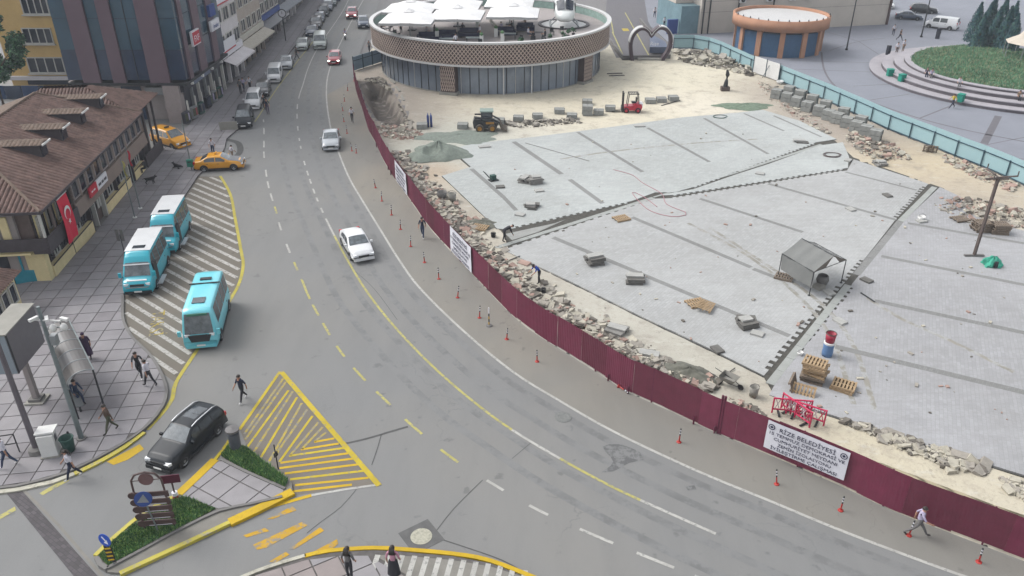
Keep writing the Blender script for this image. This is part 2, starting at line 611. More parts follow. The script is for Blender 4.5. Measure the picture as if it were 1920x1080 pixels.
CL = curve([xy(p) for p in W([(611, 410), (627, 442), (650, 485), (680, 535), (715, 583), (760, 635), (820, 695), (890, 755), (960, 806), (1050, 860), (1150, 914), (1250, 960), (1342, 1001)])], 0.6)
n = len(CL)
paint('centre_line', CL[:6], 0.15, M_white, Z1)
paint('centre_line', CL[5:int(n * .74)], 0.15, M_yelpale, Z1)
paint('centre_line', CL[int(n * .74) - 1:int(n * .83)], 0.15, M_white, Z1)
paint('centre_line', CL[int(n * .83) - 1:int(n * .93)], 0.15, M_yelpale, Z1)
paint('centre_line', CL[int(n * .93) - 1:], 0.15, M_white, Z1)
D1c = [(494, 224), (495, 246), (495, 270), (495, 290), (499, 325), (503, 347), (509, 369), (517, 394), (525, 425), (540, 465), (555, 500), (569, 532), (577, 552), (592, 582), (612, 617), (637, 657), (674, 702), (719, 747), (775, 800), (845, 857), (928, 910), (1010, 957), (1117, 1005), (1227, 1050), (1340, 1095)]
D1 = curve([xy(p) for p in W(D1c)], 0.25)
for i, (x, y) in enumerate(D1c):
    half = 6 + (y - 220) * 0.014
    if y > 900: half = 10.5
    if y > 990: half = 15
    m = M_white if (y < 380 or 410 < y < 480 or y > 890) else M_yelpale
    dash_y(D1, at(0, y - half).y, at(0, y + half).y, 0.15, m)

# ------------------------------------------------------------------ no-stopping zone with white bars
ZONE_PX = [(372, 331), (415, 331), (432, 365), (441, 410), (452, 470), (455, 497), (447, 530), (430, 562), (395, 617), (362, 667), (327, 716), (290, 690), (262, 655), (243, 628), (233, 600), (231, 560), (262, 505), (310, 425), (345, 372)]
ZONE = [xy(p) for p in W(ZONE_PX)]
sheet('zone_asphalt', ZONE, 0.005, asphalt('zone_asphalt', S(128, 121, 111), S(134, 128, 118), 0.5, 0.3))
sd = Vector((0.775, -0.632)); sn = Vector((0.632, 0.775))
o0 = Vector(xy(at(300, 640)))
for k in range(-4, 40):
    c = o0 + sn * (k * 0.80 - 1.2)
    ts = []
    for i in range(len(ZONE)):
        a, b = Vector(ZONE[i - 1]), Vector(ZONE[i])
        da, db = (a - c).dot(sn), (b - c).dot(sn)
        if (da < 0) != (db < 0):
            q = a + (b - a) * (da / (da - db))
            ts.append((q - c).dot(sd))
    ts.sort()
    for i in range(0, len(ts) - 1, 2):
        t0, t1 = ts[i] + 0.25, ts[i + 1] - 0.28
        if t1 - t0 > 0.4:
            mb = MB()
            strip(mb, [c + sd * t0, c + sd * (t0 + t1) / 2, c + sd * t1], 0.27, Z1)
            mb.build('white_bar', M_whiteworn, road)
ZL = curve([xy(p) for p in W([(413, 330), (432, 365), (441, 410), (452, 470), (456, 497), (449, 530), (430, 565), (395, 620), (362, 668), (330, 718), (323, 748), (306, 773), (276, 806)])], 0.4)
paint('yellow_edge_line', ZL, 0.22, worn('lemon_paint', S(214, 200, 80), A_COL, 0.25, 4), 0.014)
# worn yellow lettering on the bars near the kerb
mbl = text_mesh('TAKSİ', 1.15)
mbl.materials.append(M_yelworn)
o = link('road_lettering', mbl, road)
o.location = at(282, 608, 0.016)
o.rotation_euler = (0, 0, R(-72))

# ------------------------------------------------------------------ yellow hatched triangle
def seg(a, b, w, m, name, z=Z1):
    A, B = at(*a), at(*b)
    mb = MB()
    strip(mb, [xy(A), xy((A + B) / 2), xy(B)], w, z)
    mb.build(name, m, road)
tri_under = [xy(p) for p in W([(523, 700), (705, 908), (546, 930), (466, 845), (450, 806)])]
sheet('hatched_asphalt', tri_under, 0.004, asphalt('hatched_asphalt', S(134, 127, 118), S(142, 136, 126), 0.5, 0.3), kind='structure')
for a, b in [((531, 710), (458, 814)), ((536, 716), (460, 824)), ((541, 732), (464, 838)), ((549, 734), (475, 849)), ((557, 745), (489, 858)), ((566, 756), (503, 868)), ((576, 768), (513, 858)), ((586, 780), (524, 866)), ((597, 792), (544, 854)), ((605, 801), (566, 842)), ((611, 811), (590, 828))]:
    seg(a, b, 0.13, M_yelworn if random.random() < .45 else M_yellow, 'hatch_bar')
for a, b in [((589, 829), (627, 822)), ((564, 843), (635, 832)), ((542, 855), (646, 840)), ((526, 868), (653, 850)), ((524, 878), (662, 860)), ((534, 888), (671, 871)), ((544, 899), (682, 883)), ((553, 910), (691, 896)), ((546, 922), (660, 909))]:
    seg(a, b, 0.15, M_gold if random.random() < .7 else M_yellow, 'hatch_bar')
seg((527, 697), (711, 911), 0.27, M_yellow, 'hatch_border', 0.016)
seg((525, 697), (449, 806), 0.17, M_yellow, 'hatch_border', 0.013)
paint('hatch_border', curve([xy(p) for p in W([(709, 909), (640, 919), (584, 929)])], .5), 0.14, M_white, 0.013)
paint('hatch_border', curve([xy(p) for p in W([(584, 929), (530, 944), (480, 960), (432, 984)])], .5), 0.20, M_gold, 0.013)
# faded orange bars of the old crossing
for q in [[(548, 949), (556, 957), (512, 973), (500, 974)], [(474, 1022), (482, 1031), (500, 1027), (577, 985), (566, 979)], [(600, 989), (608, 995), (552, 1030), (541, 1030)], [(632, 1011), (634, 1020), (588, 1057), (556, 1060), (585, 1036)], [(536, 1035), (543, 1040), (516, 1056), (505, 1053)], [(497, 990), (505, 996), (462, 1008), (456, 1004)]]:
    mb = MB()
    P = W(q)
    cx = sum((p for p in P), Vector()) / len(P)
    poly = [Vector((p.x, p.y, 0)) for p in P]
    for t in tessellate_polygon([poly]):
        a, b, c = [poly[k] for k in t]
        if (b - a).cross(c - a).z < 0: b, c = c, b
        mb.face([(k.x, k.y, Z1) for k in (a, b, c)])
    mb.build('crossing_bar', M_orange, road)
for q in [[(200, 866), (213, 872), (240, 862), (270, 842), (262, 833), (240, 845)], [(74, 925), (80, 929), (130, 901), (122, 897)], [(0, 966), (0, 974), (30, 957), (28, 950)]]:
    P = [Vector((p.x, p.y, 0)) for p in W(q)]
    mb = MB()
    for t in tessellate_polygon([P]):
        a, b, c = [P[k] for k in t]
        if (b - a).cross(c - a).z < 0: b, c = c, b
        mb.face([(k.x, k.y, Z1) for k in (a, b, c)])
    mb.build('yellow_patch', M_gold if q[0][0] == 200 else M_yelpale, road)
# tar seams, patches and manholes
M_tar = mat('tar_seam', S(92, 92, 92), 0.7, var=0.3, worldco=True, scale=4)
for pts, w in [([(566, 842), (590, 838), (640, 833), (690, 822), (730, 810), (765, 800)], 0.13), ([(715, 815), (708, 840), (697, 872)], 0.05), ([(668, 918), (640, 950), (600, 980), (575, 1000)], 0.035), ([(905, 900), (850, 955), (815, 1000)], 0.04), ([(829, 1012), (860, 1022), (940, 1050), (985, 1075)], 0.06), ([(996, 830), (960, 860)], 0.03), ([(400, 312), (432, 300), (450, 285), (446, 268), (425, 262)], 0.6), ([(405, 318), (445, 305), (470, 295)], 0.1), ([(310, 300), (350, 305), (405, 318)], 0.35), ([(655, 500), (700, 540), (745, 600)], 0.03)]:
    paint('tar_seam', curve([xy(p) for p in W(pts)], 0.4), w, M_tar, 0.007)
def manhole(px, py, r, m1, sq=True):
    c = at(px, py)
    if sq:
        mb = MB(); mb.cbox((c.x, c.y, 0.004), (2.1 * r + .5, 2.1 * r + .5, 0.008), R(35)); mb.build('manhole_surround', mat('tar_patch', S(112, 112, 112), 0.8, var=.2, worldco=True), road)
    mb = MB(); mb.lathe([(0.01, 0.014), (r * .55, 0.014), (r * .6, 0.024), (r * .78, 0.024), (r * .82, 0.016), (r, 0.016), (r * 1.02, 0)], 28, (c.x, c.y, 0.006))
    mb.build('manhole_cover', m1, road)
manhole(790, 1006, 0.46, mat('pale_cast_iron', S(196, 194, 176), .7, var=.25, scale=9, worldco=True))
manhole(1056, 782, 0.44, mat('dull_cast_iron', S(138, 140, 138), .7, var=.2, scale=9, worldco=True), False)
for px, py in [(793, 369 - 26), (702, 366), (722, 253)]:
    pass
# dark oil stains (spilt patches with their own shape)
M_oil = worn('oil_stain', S(116, 117, 118), A_COL, 0.52, 1.6)
for q in [[(1130, 838), (1160, 833), (1200, 848), (1207, 862), (1180, 868), (1150, 884), (1128, 886), (1150, 866)], [(1285, 912), (1302, 910), (1306, 918), (1290, 920)]]:
    P = [Vector((p[0], p[1], 0)) for p in curve([xy(p) for p in W(q)], .3, True)]
    mb = MB()
    for t in tessellate_polygon([P]):
        a, b, c = [P[k] for k in t]
        if (b - a).cross(c - a).z < 0: b, c = c, b
        mb.face([(k.x, k.y, 0.006) for k in (a, b, c)])
    mb.build('oil_stain', M_oil, road)
# cobbled strip across the side road
cob = [xy(p) for p in W([(12, 925), (42, 921), (190, 1088), (150, 1095)])]
strip_o = sheet('cobbled_strip', cob, 0.012, paving('dark_cobbles', S(104, 100, 104), 0.6, 0.3, 0.16, 0.25, 0.5, 0.3))
mb = MB(); strip(mb, [xy(at(46, 921)), xy(at(110, 985)), xy(at(196, 1085))], 0.12, 0.008); mb.build('strip_edge', M_gutter, road)

# ------------------------------------------------------------------ left pavement with its big slabs
PAV_PX = [(404, 300), (372, 331), (345, 372), (300, 440), (262, 505), (231, 556), (231, 597), (240, 622), (255, 642), (285, 672), (305, 708), (312, 737), (306, 760), (292, 781), (268, 806), (230, 833), (180, 861), (120, 889), (60, 906), (0, 915), (-120, 915), (-160, 700), (-60, 560), (40, 535), (98, 525), (175, 446), (272, 316), (296, 262), (330, 250), (345, 246), (425, 168), (540, 40), (585, -20), (625, -20), (585, 45), (555, 85), (520, 130), (480, 190), (450, 240), (425, 262), (420, 285)]
PAV = [xy(p) for p in W(PAV_PX)]
pavement = sheet('pavement', PAV, 0.115, M_joint, z0=-0.05)
gu = Vector((-0.095, 0.9955)); gv = Vector((0.99, 0.14))
g0 = Vector(xy(at(210, 660)))
cells = []
for i in range(-26, 30):
    for j in range(-22, 110):
        su = 1.16; sv = 1.16
        a = g0 + gv * (i * sv) + gu * (j * su)
        q = [a + gv * .028 + gu * .028, a + gv * (sv - .028) + gu * .028, a + gv * (sv - .028) + gu * (su - .028), a + gv * .028 + gu * (su - .028)]
        if max(p.y for p in q) > 165: continue
        c = clip(PAV, [(p.x, p.y) for p in q])
        if len(c) >= 3 and area(c) > 0.05:
            cx = sum(p[0] for p in c) / len(c); cy = sum(p[1] for p in c) / len(c)
            cells.append((cx * cx + cy * cy, area(c), c))
cells.sort(key=lambda t: t[0])
rest = MB()
full_me = {}
npart = 0
for k, (d2, ar, c) in enumerate(cells):
    cx = sum(p[0] for p in c) / len(c); cy = sum(p[1] for p in c) / len(c)
    r = ray(0, 0)
    zc = cy * CP + HCAM * SP
    px = 960 + FPX * cx / zc
    vis = -40 < px < 640 and cy > 22
    if vis and npart < 298 and cy < 80:
        mb = MB(); mb.prism([(p[0] - cx, p[1] - cy) for p in c], 0.0, 0.028 + random.uniform(-.003, .003), bottom=False)
        mb.build('paving_slab', random.choice([M_slab, M_slab, M_slab2, M_slab3]), pavement, loc=(cx, cy, 0.112))
        npart += 1
    elif vis:
        rest.prism(c, 0.112, 0.139, bottom=False)
if rest.f:
    o = rest.build('paving_slabs', M_slab, pavement); o['kind'] = 'stuff'
# kerb round the pavement: dark inner edge, pale or yellow outer kerb
KP = curve([xy(p) for p in W([(231, 556), (231, 597), (240, 622), (255, 642), (285, 672), (306, 710), (313, 737), (307, 762), (293, 783), (269, 808), (231, 835), (181, 863), (120, 891), (60, 908), (0, 918), (-120, 920)])], 0.5)
mb = MB(); strip(mb, KP, 0.16, -.02, z1=0.150); tag(mb.build('inner_kerb', M_concd, pavement))
KO = curve([xy(p) for p in W([(270, 812), (234, 840), (184, 869), (140, 890)])], 0.5)
mb = MB(); strip(mb, KO, 0.26, -.02, z1=0.085); mb.build('outer_kerb', M_kerbY, pavement)
KO2 = curve([xy(p) for p in W([(140, 890), (100, 905), (60, 914), (0, 924), (-120, 927)])], 0.5)
mb = MB(); strip(mb, KO2, 0.26, -.02, z1=0.085); mb.build('outer_kerb', M_kerbW, pavement)

# ------------------------------------------------------------------ traffic island and the corner island at the bottom
ISL_PX = [(178, 1047), (205, 1022), (270, 968), (336, 932), (403, 868), (431, 830), (462, 838), (547, 908), (549, 922), (430, 982), (330, 1030), (228, 1078), (204, 1076), (186, 1064)]
ISL = [xy(p) for p in W(ISL_PX)]
island = sheet('traffic_island', ISL, 0.12, M_gutter, z0=-0.05)
def kerb_line(pts, w, m, parent, z1, z0=-.02, st=.5):
    mb = MB(); strip(mb, curve([xy(p) for p in W(pts)], st), w, z0, z1=z1)
    return mb.build('kerb', m, parent)
kerb_line([(180, 1046), (206, 1020), (271, 966), (336, 931)], 0.2, M_kerbY, island, 0.16)
kerb_line([(336, 931), (370, 899), (404, 866)], 0.42, M_gold, island, 0.165)
kerb_line([(404, 866), (419, 847), (432, 828)], 0.16, M_yellow, island, 0.16)
kerb_line([(226, 1079), (330, 1031), (431, 983)], 0.22, M_kerbY, island, 0.15)
kerb_line([(431, 983), (490, 955), (549, 925)], 0.45, M_gold, island, 0.155)
kerb_line([(203, 1070), (260, 1040), (330, 1002), (411, 963), (470, 950), (530, 936)], 0.14, M_concd, island, 0.20)
kerb_line([(183, 1050), (190, 1063), (203, 1071)], 0.2, M_concd, island, 0.2)
kerb_line([(416, 866), (460, 888), (535, 921)], 0.14, M_concd, island, 0.2)
# pale slabs between the two lawns
SLABS = [xy(p) for p in W([(340, 933), (402, 871), (418, 869), (462, 890), (532, 923), (530, 933), (470, 947), (410, 958)])]
iu = (at(524, 921) - at(418, 868)).normalized(); iv = Vector((-iu.y, iu.x, 0))
i0 = at(410, 940)
for i in range(-6, 8):
    for j in range(-6, 8):
        a = i0 + iu * (i * 1.28) + iv * (j * 1.28)
        q = [a + iu * .03 + iv * .03, a + iu * 1.25 + iv * .03, a + iu * 1.25 + iv * 1.25, a + iu * .03 + iv * 1.25]
        c = clip(SLABS, [(p.x, p.y) for p in q])
        if len(c) >= 3 and area(c) > .04:
            mb = MB(); mb.prism(c, 0.11, 0.148, bottom=False); mb.build('paving_slab', M_slab3, island)
mb = MB(); mb.prism(SLABS, 0.11, 0.124, bottom=False); mb.build('slab_bed', M_joint, island)
M_soil = mat('lawn_soil', S(84, 104, 66, 1.3), 0.95, var=0.3, scale=2, worldco=True)
G1 = [xy(p) for p in W([(188, 1048), (212, 1020), (275, 972), (330, 942), (352, 938), (405, 958), (330, 999), (205, 1066)])]
G2 = [xy(p) for p in W([(418, 860), (432, 838), (462, 845), (540, 906), (534, 917), (460, 884)])]
for q in (G1, G2):
    mb = MB(); mb.prism(q, 0.1, 0.15, bottom=False); mb.build('lawn_bed', M_soil, island)
def grass(name, poly, n, z, hgt, mats, label, dome=None, seed=3):
    rnd = random.Random(seed)
    xs = [p[0] for p in poly]; ys = [p[1] for p in poly]
    mb = MB()
    k = 0
    while k < n:
        x, y = rnd.uniform(min(xs), max(xs)), rnd.uniform(min(ys), max(ys))
        if not inside((x, y), poly): continue
        k += 1
        z0 = z + (dome(x, y) if dome else 0)
        clump = 0.6 + 0.8 * (0.5 + 0.5 * math.sin(x * 1.7 + 1.3 * math.sin(y * 1.1)) * math.cos(y * 1.3))
        a = rnd.uniform(0, 6.28); h = hgt * rnd.uniform(.5, 1.2) * clump; w = hgt * rnd.uniform(.12, .3)
        lx, ly = rnd.uniform(-.5, .5) * h, rnd.uniform(-.5, .5) * h
        dx, dy = math.cos(a) * w, math.sin(a) * w
        mb.face([(x - dx, y - dy, z0), (x + dx, y + dy, z0), (x + lx, y + ly, z0 + h)], rnd.choice((0, 0, 1, 2)))
    o = mb.build(name, mats)
    return tag(o, label, 'grass', kind='stuff')
M_g = [mat('grass_green', S(82, 116, 72, .9), .8, var=.3, scale=1.2, worldco=True), mat('grass_dark', S(66, 98, 64, .9), .8, var=.3, scale=1.2, worldco=True), mat('grass_pale', S(120, 144, 84, .8), .8, var=.3, worldco=True)]
grass('grass', G1, 9000, 0.15, 0.16, M_g, 'green lawn round the brown direction sign on the traffic island', seed=4)
grass('grass', G2, 7000, 0.15, 0.22, M_g, 'narrow strip of taller grass beside the yellow hatched triangle', seed=5)
# corner island
BOT_PX = [(470, 1085), (572, 1048), (620, 1039), (700, 1034), (760, 1038), (850, 1046), (920, 1059), (1000, 1090), (1000, 1140), (470, 1160)]
BOT = [xy(p) for p in W(BOT_PX)]
corner = sheet('corner_pavement', BOT, 0.10, M_joint, z0=-0.05)
kerb_line([(440, 1092), (480, 1075), (530, 1058), (574, 1045)], 0.17, M_kerbW, corner, 0.14)
kerb_line([(572, 1046), (620, 1036), (700, 1031), (760, 1034), (850, 1042), (920, 1055), (1010, 1090)], 0.2, M_gold, corner, 0.14)
cu_ = Vector((0.86, 0.51)); cv_ = Vector((-0.51, 0.86)); c0 = Vector(xy(at(700, 1060)))
slabpoly = [xy(p) for p in W([(480, 1083), (575, 1054), (640, 1046), (690, 1046), (760, 1085), (760, 1140), (480, 1150)])]
M_pink = mat('pinkish_slab', S(170, 160, 158), .85, var=.12, worldco=True, scale=.8)
for i in range(-9, 9):
    for j in range(-9, 9):
        a = c0 + cu_ * (i * 1.1) + cv_ * (j * 1.1)
        q = [a + cu_ * .03 + cv_ * .03, a + cu_ * 1.07 + cv_ * .03, a + cu_ * 1.07 + cv_ * 1.07, a + cu_ * .03 + cv_ * 1.07]
        c = clip(slabpoly, [(p.x, p.y) for p in q])
        if len(c) >= 3 and area(c) > .05:
            mb = MB(); mb.prism(c, 0.09, 0.125, bottom=False); mb.build('paving_slab', random.choice([M_pink, M_slab3]), corner)
apoly = [xy(p) for p in W([(702, 1044), (760, 1046), (850, 1054), (920, 1066), (985, 1086), (985, 1150), (780, 1150), (765, 1083)])]
mb = MB(); mb.prism(apoly, 0.09, 0.118, bottom=False); mb.build('dark_apron', M_gutter, corner)
for k, x in enumerate(range(704, 990, 23)):
    y0 = 1040 + (x - 700) ** 2 / 2700 + 2
    seg_a, seg_b = at(x + 5, y0 + 2), at(x - 12 + k * .5, y0 + 52)
    mb = MB(); strip(mb, [xy(seg_a), xy((seg_a + seg_b) / 2), xy(seg_b)], 0.22, 0.123); mb.build('white_bar', M_white, corner)
# ------------------------------------------------------------------ construction ground: uneven soil with the dug pit
def hnoise(x, y):
    return (math.sin(x * 1.31 + 2.1 * math.sin(y * .37)) * math.cos(y * 1.13 + 1.7 * math.sin(x * .43)) * .5 + math.sin(x * .41 + y * .29) * .5)
PITC = (sum(p[0] for p in PIT) / len(PIT), sum(p[1] for p in PIT) / len(PIT))
SOIL = [((1150, 160), 16, (224, 214, 184)), ((1010, 195), 14, (218, 206, 176)), ((1330, 165), 12, (226, 218, 190)), ((1320, 195), 6, (232, 222, 205)), ((1440, 165), 6, (165, 150, 136)), ((1480, 190), 5, (160, 146, 134)), ((715, 190), 9, (140, 128, 120)), ((735, 215), 7, (140, 128, 118)), ((700, 170), 6, (136, 124, 118)), ((1455, 178), 7, (150, 134, 122)), ((1500, 210), 5, (150, 136, 126)), ((1560, 240), 5, (158, 144, 132)), ((1790, 370), 5, (176, 164, 146)), ((1680, 285), 4, (172, 154, 134)), ((730, 250), 5, (178, 162, 142)), ((830, 265), 7, (178, 186, 176)), ((950, 250), 8, (206, 204, 192)), ((800, 320), 3, (186, 156, 124)), ((860, 390), 4, (176, 166, 150)), ((1000, 500), 4, (180, 174, 160)), ((1060, 580), 3, (176, 170, 156)), ((1120, 590), 3, (200, 198, 184)), ((1180, 650), 3, (180, 174, 160)), ((1250, 670), 5, (186, 184, 170)), ((1400, 730), 4, (184, 178, 162)), ((1440, 770), 3, (176, 166, 148)), ((1600, 840), 5, (206, 194, 162)), ((1850, 930), 5, (206, 196, 170)), ((1700, 320), 5, (204, 186, 150)), ((1820, 350), 6, (196, 178, 150)), ((1640, 250), 5, (170, 156, 138)), ((1740, 300), 5, (210, 192, 150)), ((900, 500), 2.5, (180, 168, 148)), ((690, 140), 6, (170, 156, 142))]
SOILW = [(at(*p), r, S(*c)) for p, r, c in SOIL]
pave_region = None
xs = [p[0] for p in SITE]; ys = [p[1] for p in SITE]
st = 0.7
nx = int((60 - min(xs)) / st) + 3; ny = int((max(ys) - min(ys)) / st) + 4
x0, y0 = min(xs) - 1, min(ys) - 1
vid = {}
verts, faces, cols = [], [], []
PAVE_AREA = [xy(p) for p in W([(850, 288), (886, 318), (838, 334), (948, 440), (960, 476), (1430, 700), (1452, 736), (1560, 775), (1916, 884), (2080, 938)])] + [(50, 38), (50, 48)] + [xy(p) for p in W([(1980, 454), (1920, 440), (1790, 401), (1768, 357), (1600, 299), (1562, 267), (1430, 213), (1280, 227), (1000, 264)])]
def soil_h(x, y, ins):
    d_in = dist_poly((x, y), SITE)
    if not ins:
        return -0.05
    h = 0.05 * hnoise(x, y) + 0.02
    h = min(1, d_in / 1.0) * h + 0.012 * min(1, d_in / .4)
    if inside((x, y), PAVE_AREA):
        h = min(h, .05) - .09 * min(1, dist_poly((x, y), PAVE_AREA) / .7)
    if inside((x, y), PIT):
        dp = dist_poly((x, y), PIT)
        h -= min(1.0, dp / .8) * 2.1 + 0.12 * hnoise(x * 2, y * 2)
    return h
mask = {}
for i in range(nx):
    for j in range(ny):
        x, y = x0 + i * st, y0 + j * st
        if y < 18 or x > 58: continue
        ins = inside((x, y), SITE)
        if ins or dist_poly((x, y), SITE) < 0.75:
            h = soil_h(x, y, ins)
            vid[(i, j)] = len(verts)
            verts.append((x, y, h))
            wsum = 0.25; c = Vector(S(206, 198, 178)) * 0.25
            for p, r, q in SOILW:
                dd = ((p.x - x) ** 2 + (p.y - y) ** 2) / (r * r)
                if dd < 6:
                    w = math.exp(-dd * 1.3)
                    wsum += w; c += Vector(q) * w
            q_ = Vector(S(104, 96, 90)) if inside((x, y), PIT) and dist_poly((x, y), PIT) > .4 else c / wsum; gy = (q_.x + q_.y + q_.z) / 3; cols.append((*[(gy + (k - gy) * .75) * 1.36 for k in q_], 1))
for (i, j) in list(vid):
    q = [(i, j), (i + 1, j), (i + 1, j + 1), (i, j + 1)]
    if all(k in vid for k in q):
        faces.append([vid[k] for k in q])
me = bpy.data.meshes.new('construction_ground')
me.from_pydata(verts, [], faces)
ca = me.color_attributes.new('soil', 'FLOAT_COLOR', 'POINT')
ca.data.foreach_set('color', [q for c in cols for q in c])
me.polygons.foreach_set('use_smooth', [True] * len(faces))
m, nt, b, co = base_mat('site_soil', 0.95, 0.2)
at_ = nt.nodes.new('ShaderNodeAttribute'); at_.attribute_name = 'soil'
c = mix(nt, at_.outputs['Color'], (0.22, 0.195, 0.165), mul(nt, noise(nt, co, 0.55, 7, 0.74, 0.5, 0.66), 0.55))
c = mix(nt, c, (0.46, 0.45, 0.41), mul(nt, noise(nt, mapping(nt, co, .3, (1, 1.8, 1)), 0.8, 7, 0.7, 0.55, 0.7), 0.45))
c = mix(nt, c, (0.13, 0.115, 0.1), mul(nt, noise(nt, co, 2.6, 7, 0.8, 0.55, 0.68), 0.5))
nt.links.new(c, b.inputs['Base Color'])
add_bump(nt, b, co, 6, 0.6, 0.06)
me.materials.append(m)
site = link('construction_ground', me)
tag(site, kind='structure')

# ------------------------------------------------------------------ new paving of the square, laid in fan-shaped fields with toothed joints
M_pv1 = paving('pale_paving_far', S(208, 213, 212), R(-38), stain=.4)
M_pv2 = paving('pale_paving_middle', S(202, 204, 204), R(-52), stain=.45)
M_pv3 = paving('pale_paving_right', S(192, 193, 196), R(-66), stain=.5)
M_band = paving('dark_band_paving', S(160, 161, 160), R(-52), 0.2, 0.1, .15, .7, .4)
M_recess = mat('joint_bed', S(92, 90, 84), .95, var=.3, worldco=True, scale=3)
M_channel = mat('channel_slab', S(186, 190, 186), .85, var=.1, worldco=True, scale=1.0)
ZP = 0.075
def toothed(a, b, step, depth, side):
    """polyline from a to b with square teeth of the given depth to one side"""
    A, B = Vector(xy(a)), Vector(xy(b))
    t = (B - A); L = t.length; t.normalize(); nrm = Vector((-t.y, t.x)) * side
    out = [A]
    s_ = 0.0
    rnd = random.Random(int(L * 100))
    while s_ < L - step:
        dd = depth * rnd.uniform(.7, 1.15)
        w = step * rnd.uniform(.42, .58)
        out += [A + t * s_ + nrm * dd, A + t * (s_ + w) + nrm * dd, A + t * (s_ + w), A + t * (s_ + step)]
        s_ += step
    out.append(B)
    return [xy(p) for p in out]
P = lambda x, y: at(x, y)
# joint 1: upper field / channel / middle field
up_edge = toothed(P(944, 431), P(1185, 378), 0.62, 0.22, -1) + [xy(P(1228, 362)), xy(P(1265, 362))] + toothed(P(1300, 352), P(1530, 268), 0.62, 0.2, -1)
F1 = [xy(p) for p in W([(846, 281), (883, 314), (829, 331), (932, 430)])] + up_edge + [xy(p) for p in W([(1568, 262), (1500, 228), (1430, 207), (1376, 213), (1280, 221), (1140, 240), (1000, 258), (960, 262), (885, 271)])]
low_edge = toothed(P(1262, 367), P(1590, 316), 0.62, 0.2, -1)
FW = [xy(P(1232, 368)), xy(P(1300, 356))] + [xy(p) for p in W([(1384, 327), (1440, 309), (1537, 274), (1580, 268), (1592, 296), (1590, 310)])] + low_edge[::-1]
mid_start = toothed(P(944, 470), P(1228, 374), 0.9, 0.16, 1)
F2 = mid_start + toothed(P(1262, 373), P(1588, 321), .62, .18, 1) + [xy(p) for p in W([(1600, 300), (1740, 346)])] + toothed(P(1735, 352), P(1679, 413), .62, .3, -1) + [xy(p) for p in W([(1640, 463), (1620, 488)])] + toothed(P(1618, 490), P(1580, 535), .62, .25, -1) + toothed(P(1576, 540), P(1432, 706), .66, .3, -1) + [xy(p) for p in W([(1330, 655), (1200, 594), (1075, 532), (990, 492)])]
F3 = [xy(P(1762, 352))] + [xy(p) for p in W([(1690, 420), (1650, 470), (1598, 533)])] + toothed(P(1594, 540), P(1470, 690), .66, .22, 1) + [xy(p) for p in W([(1442, 742), (1470, 752), (1562, 781), (1700, 826), (1920, 893), (2100, 950)])] + [(52, 36), (52, 50)] + [xy(p) for p in W([(1985, 450), (1920, 434), (1860, 420), (1815, 400), (1800, 370)])]
sq = sheet('joint_bed', [xy(p) for p in W([(848, 286), (884, 317), (833, 333), (945, 440), (955, 473), (1430, 703), (1450, 738), (1560, 778), (1918, 888), (2090, 944)])] + [(50, 37), (50, 49)] + [xy(p) for p in W([(1980, 450), (1920, 437), (1790, 398), (1770, 354), (1600, 296), (1565, 264), (1430, 210), (1280, 224), (1000, 261)])], 0.045, M_recess, z0=-0.05)
square = sheet('paved_square', F1, ZP, M_pv1, z0=-0.04)
for q, m in ((F2, M_pv2), (F3, M_pv3), (FW, M_pv1)):
    mb = MB(); mb.prism(q, -0.04, ZP); mb.build('paving_field', m, square)
# drainage channels
def slabs_along(a, b, w, L, m, name, z0, z1, gap=.012):
    A, B = Vector(xy(a)), Vector(xy(b))
    t = B - A; tot = t.length; t.normalize(); ang = math.atan2(t.y, t.x)
    n = max(1, int(tot / L))
    for k in range(n):
        c = A + t * ((k + .5) * tot / n)
        mb = MB(); mb.box(-tot / n / 2 + gap, tot / n / 2 - gap, -w / 2, w / 2, 0, z1 - z0)
        o = mb.build(name, m, square, loc=(c.x, c.y, z0)); o.rotation_euler = (0, 0, ang)
slabs_along(P(930, 466), P(1225, 372), 0.42, 1.4, M_channel, 'channel_slab', 0.03, 0.07)
slabs_along(P(1225, 371), P(1384, 324), 0.2, 1.4, M_channel, 'channel_slab', 0.03, 0.07)
slabs_along(P(1384, 323), P(1540, 272), 0.35, 1.4, M_channel, 'channel_slab', 0.03, 0.07)
slabs_along(P(1443, 722), P(1590, 536), 0.46, 1.5, M_channel, 'channel_slab', 0.03, 0.08)
slabs_along(P(1688, 416), P(1752, 352), 0.46, 1.5, M_channel, 'channel_slab', 0.03, 0.08)
slabs_along(P(1605, 517), P(1688, 416), 0.5, 1.5, M_band, 'channel_slab', 0.03, 0.08)
# loose fill courses beside the first channel
M_fill = paving('filling_course', S(184, 186, 183), R(-40), stain=.5)
mb = MB(); mb.prism([xy(p) for p in W([(948, 440), (1040, 420), (1060, 413), (1010, 436), (960, 452)])], 0.0, 0.070); mb.build('paving_field', M_fill, square)
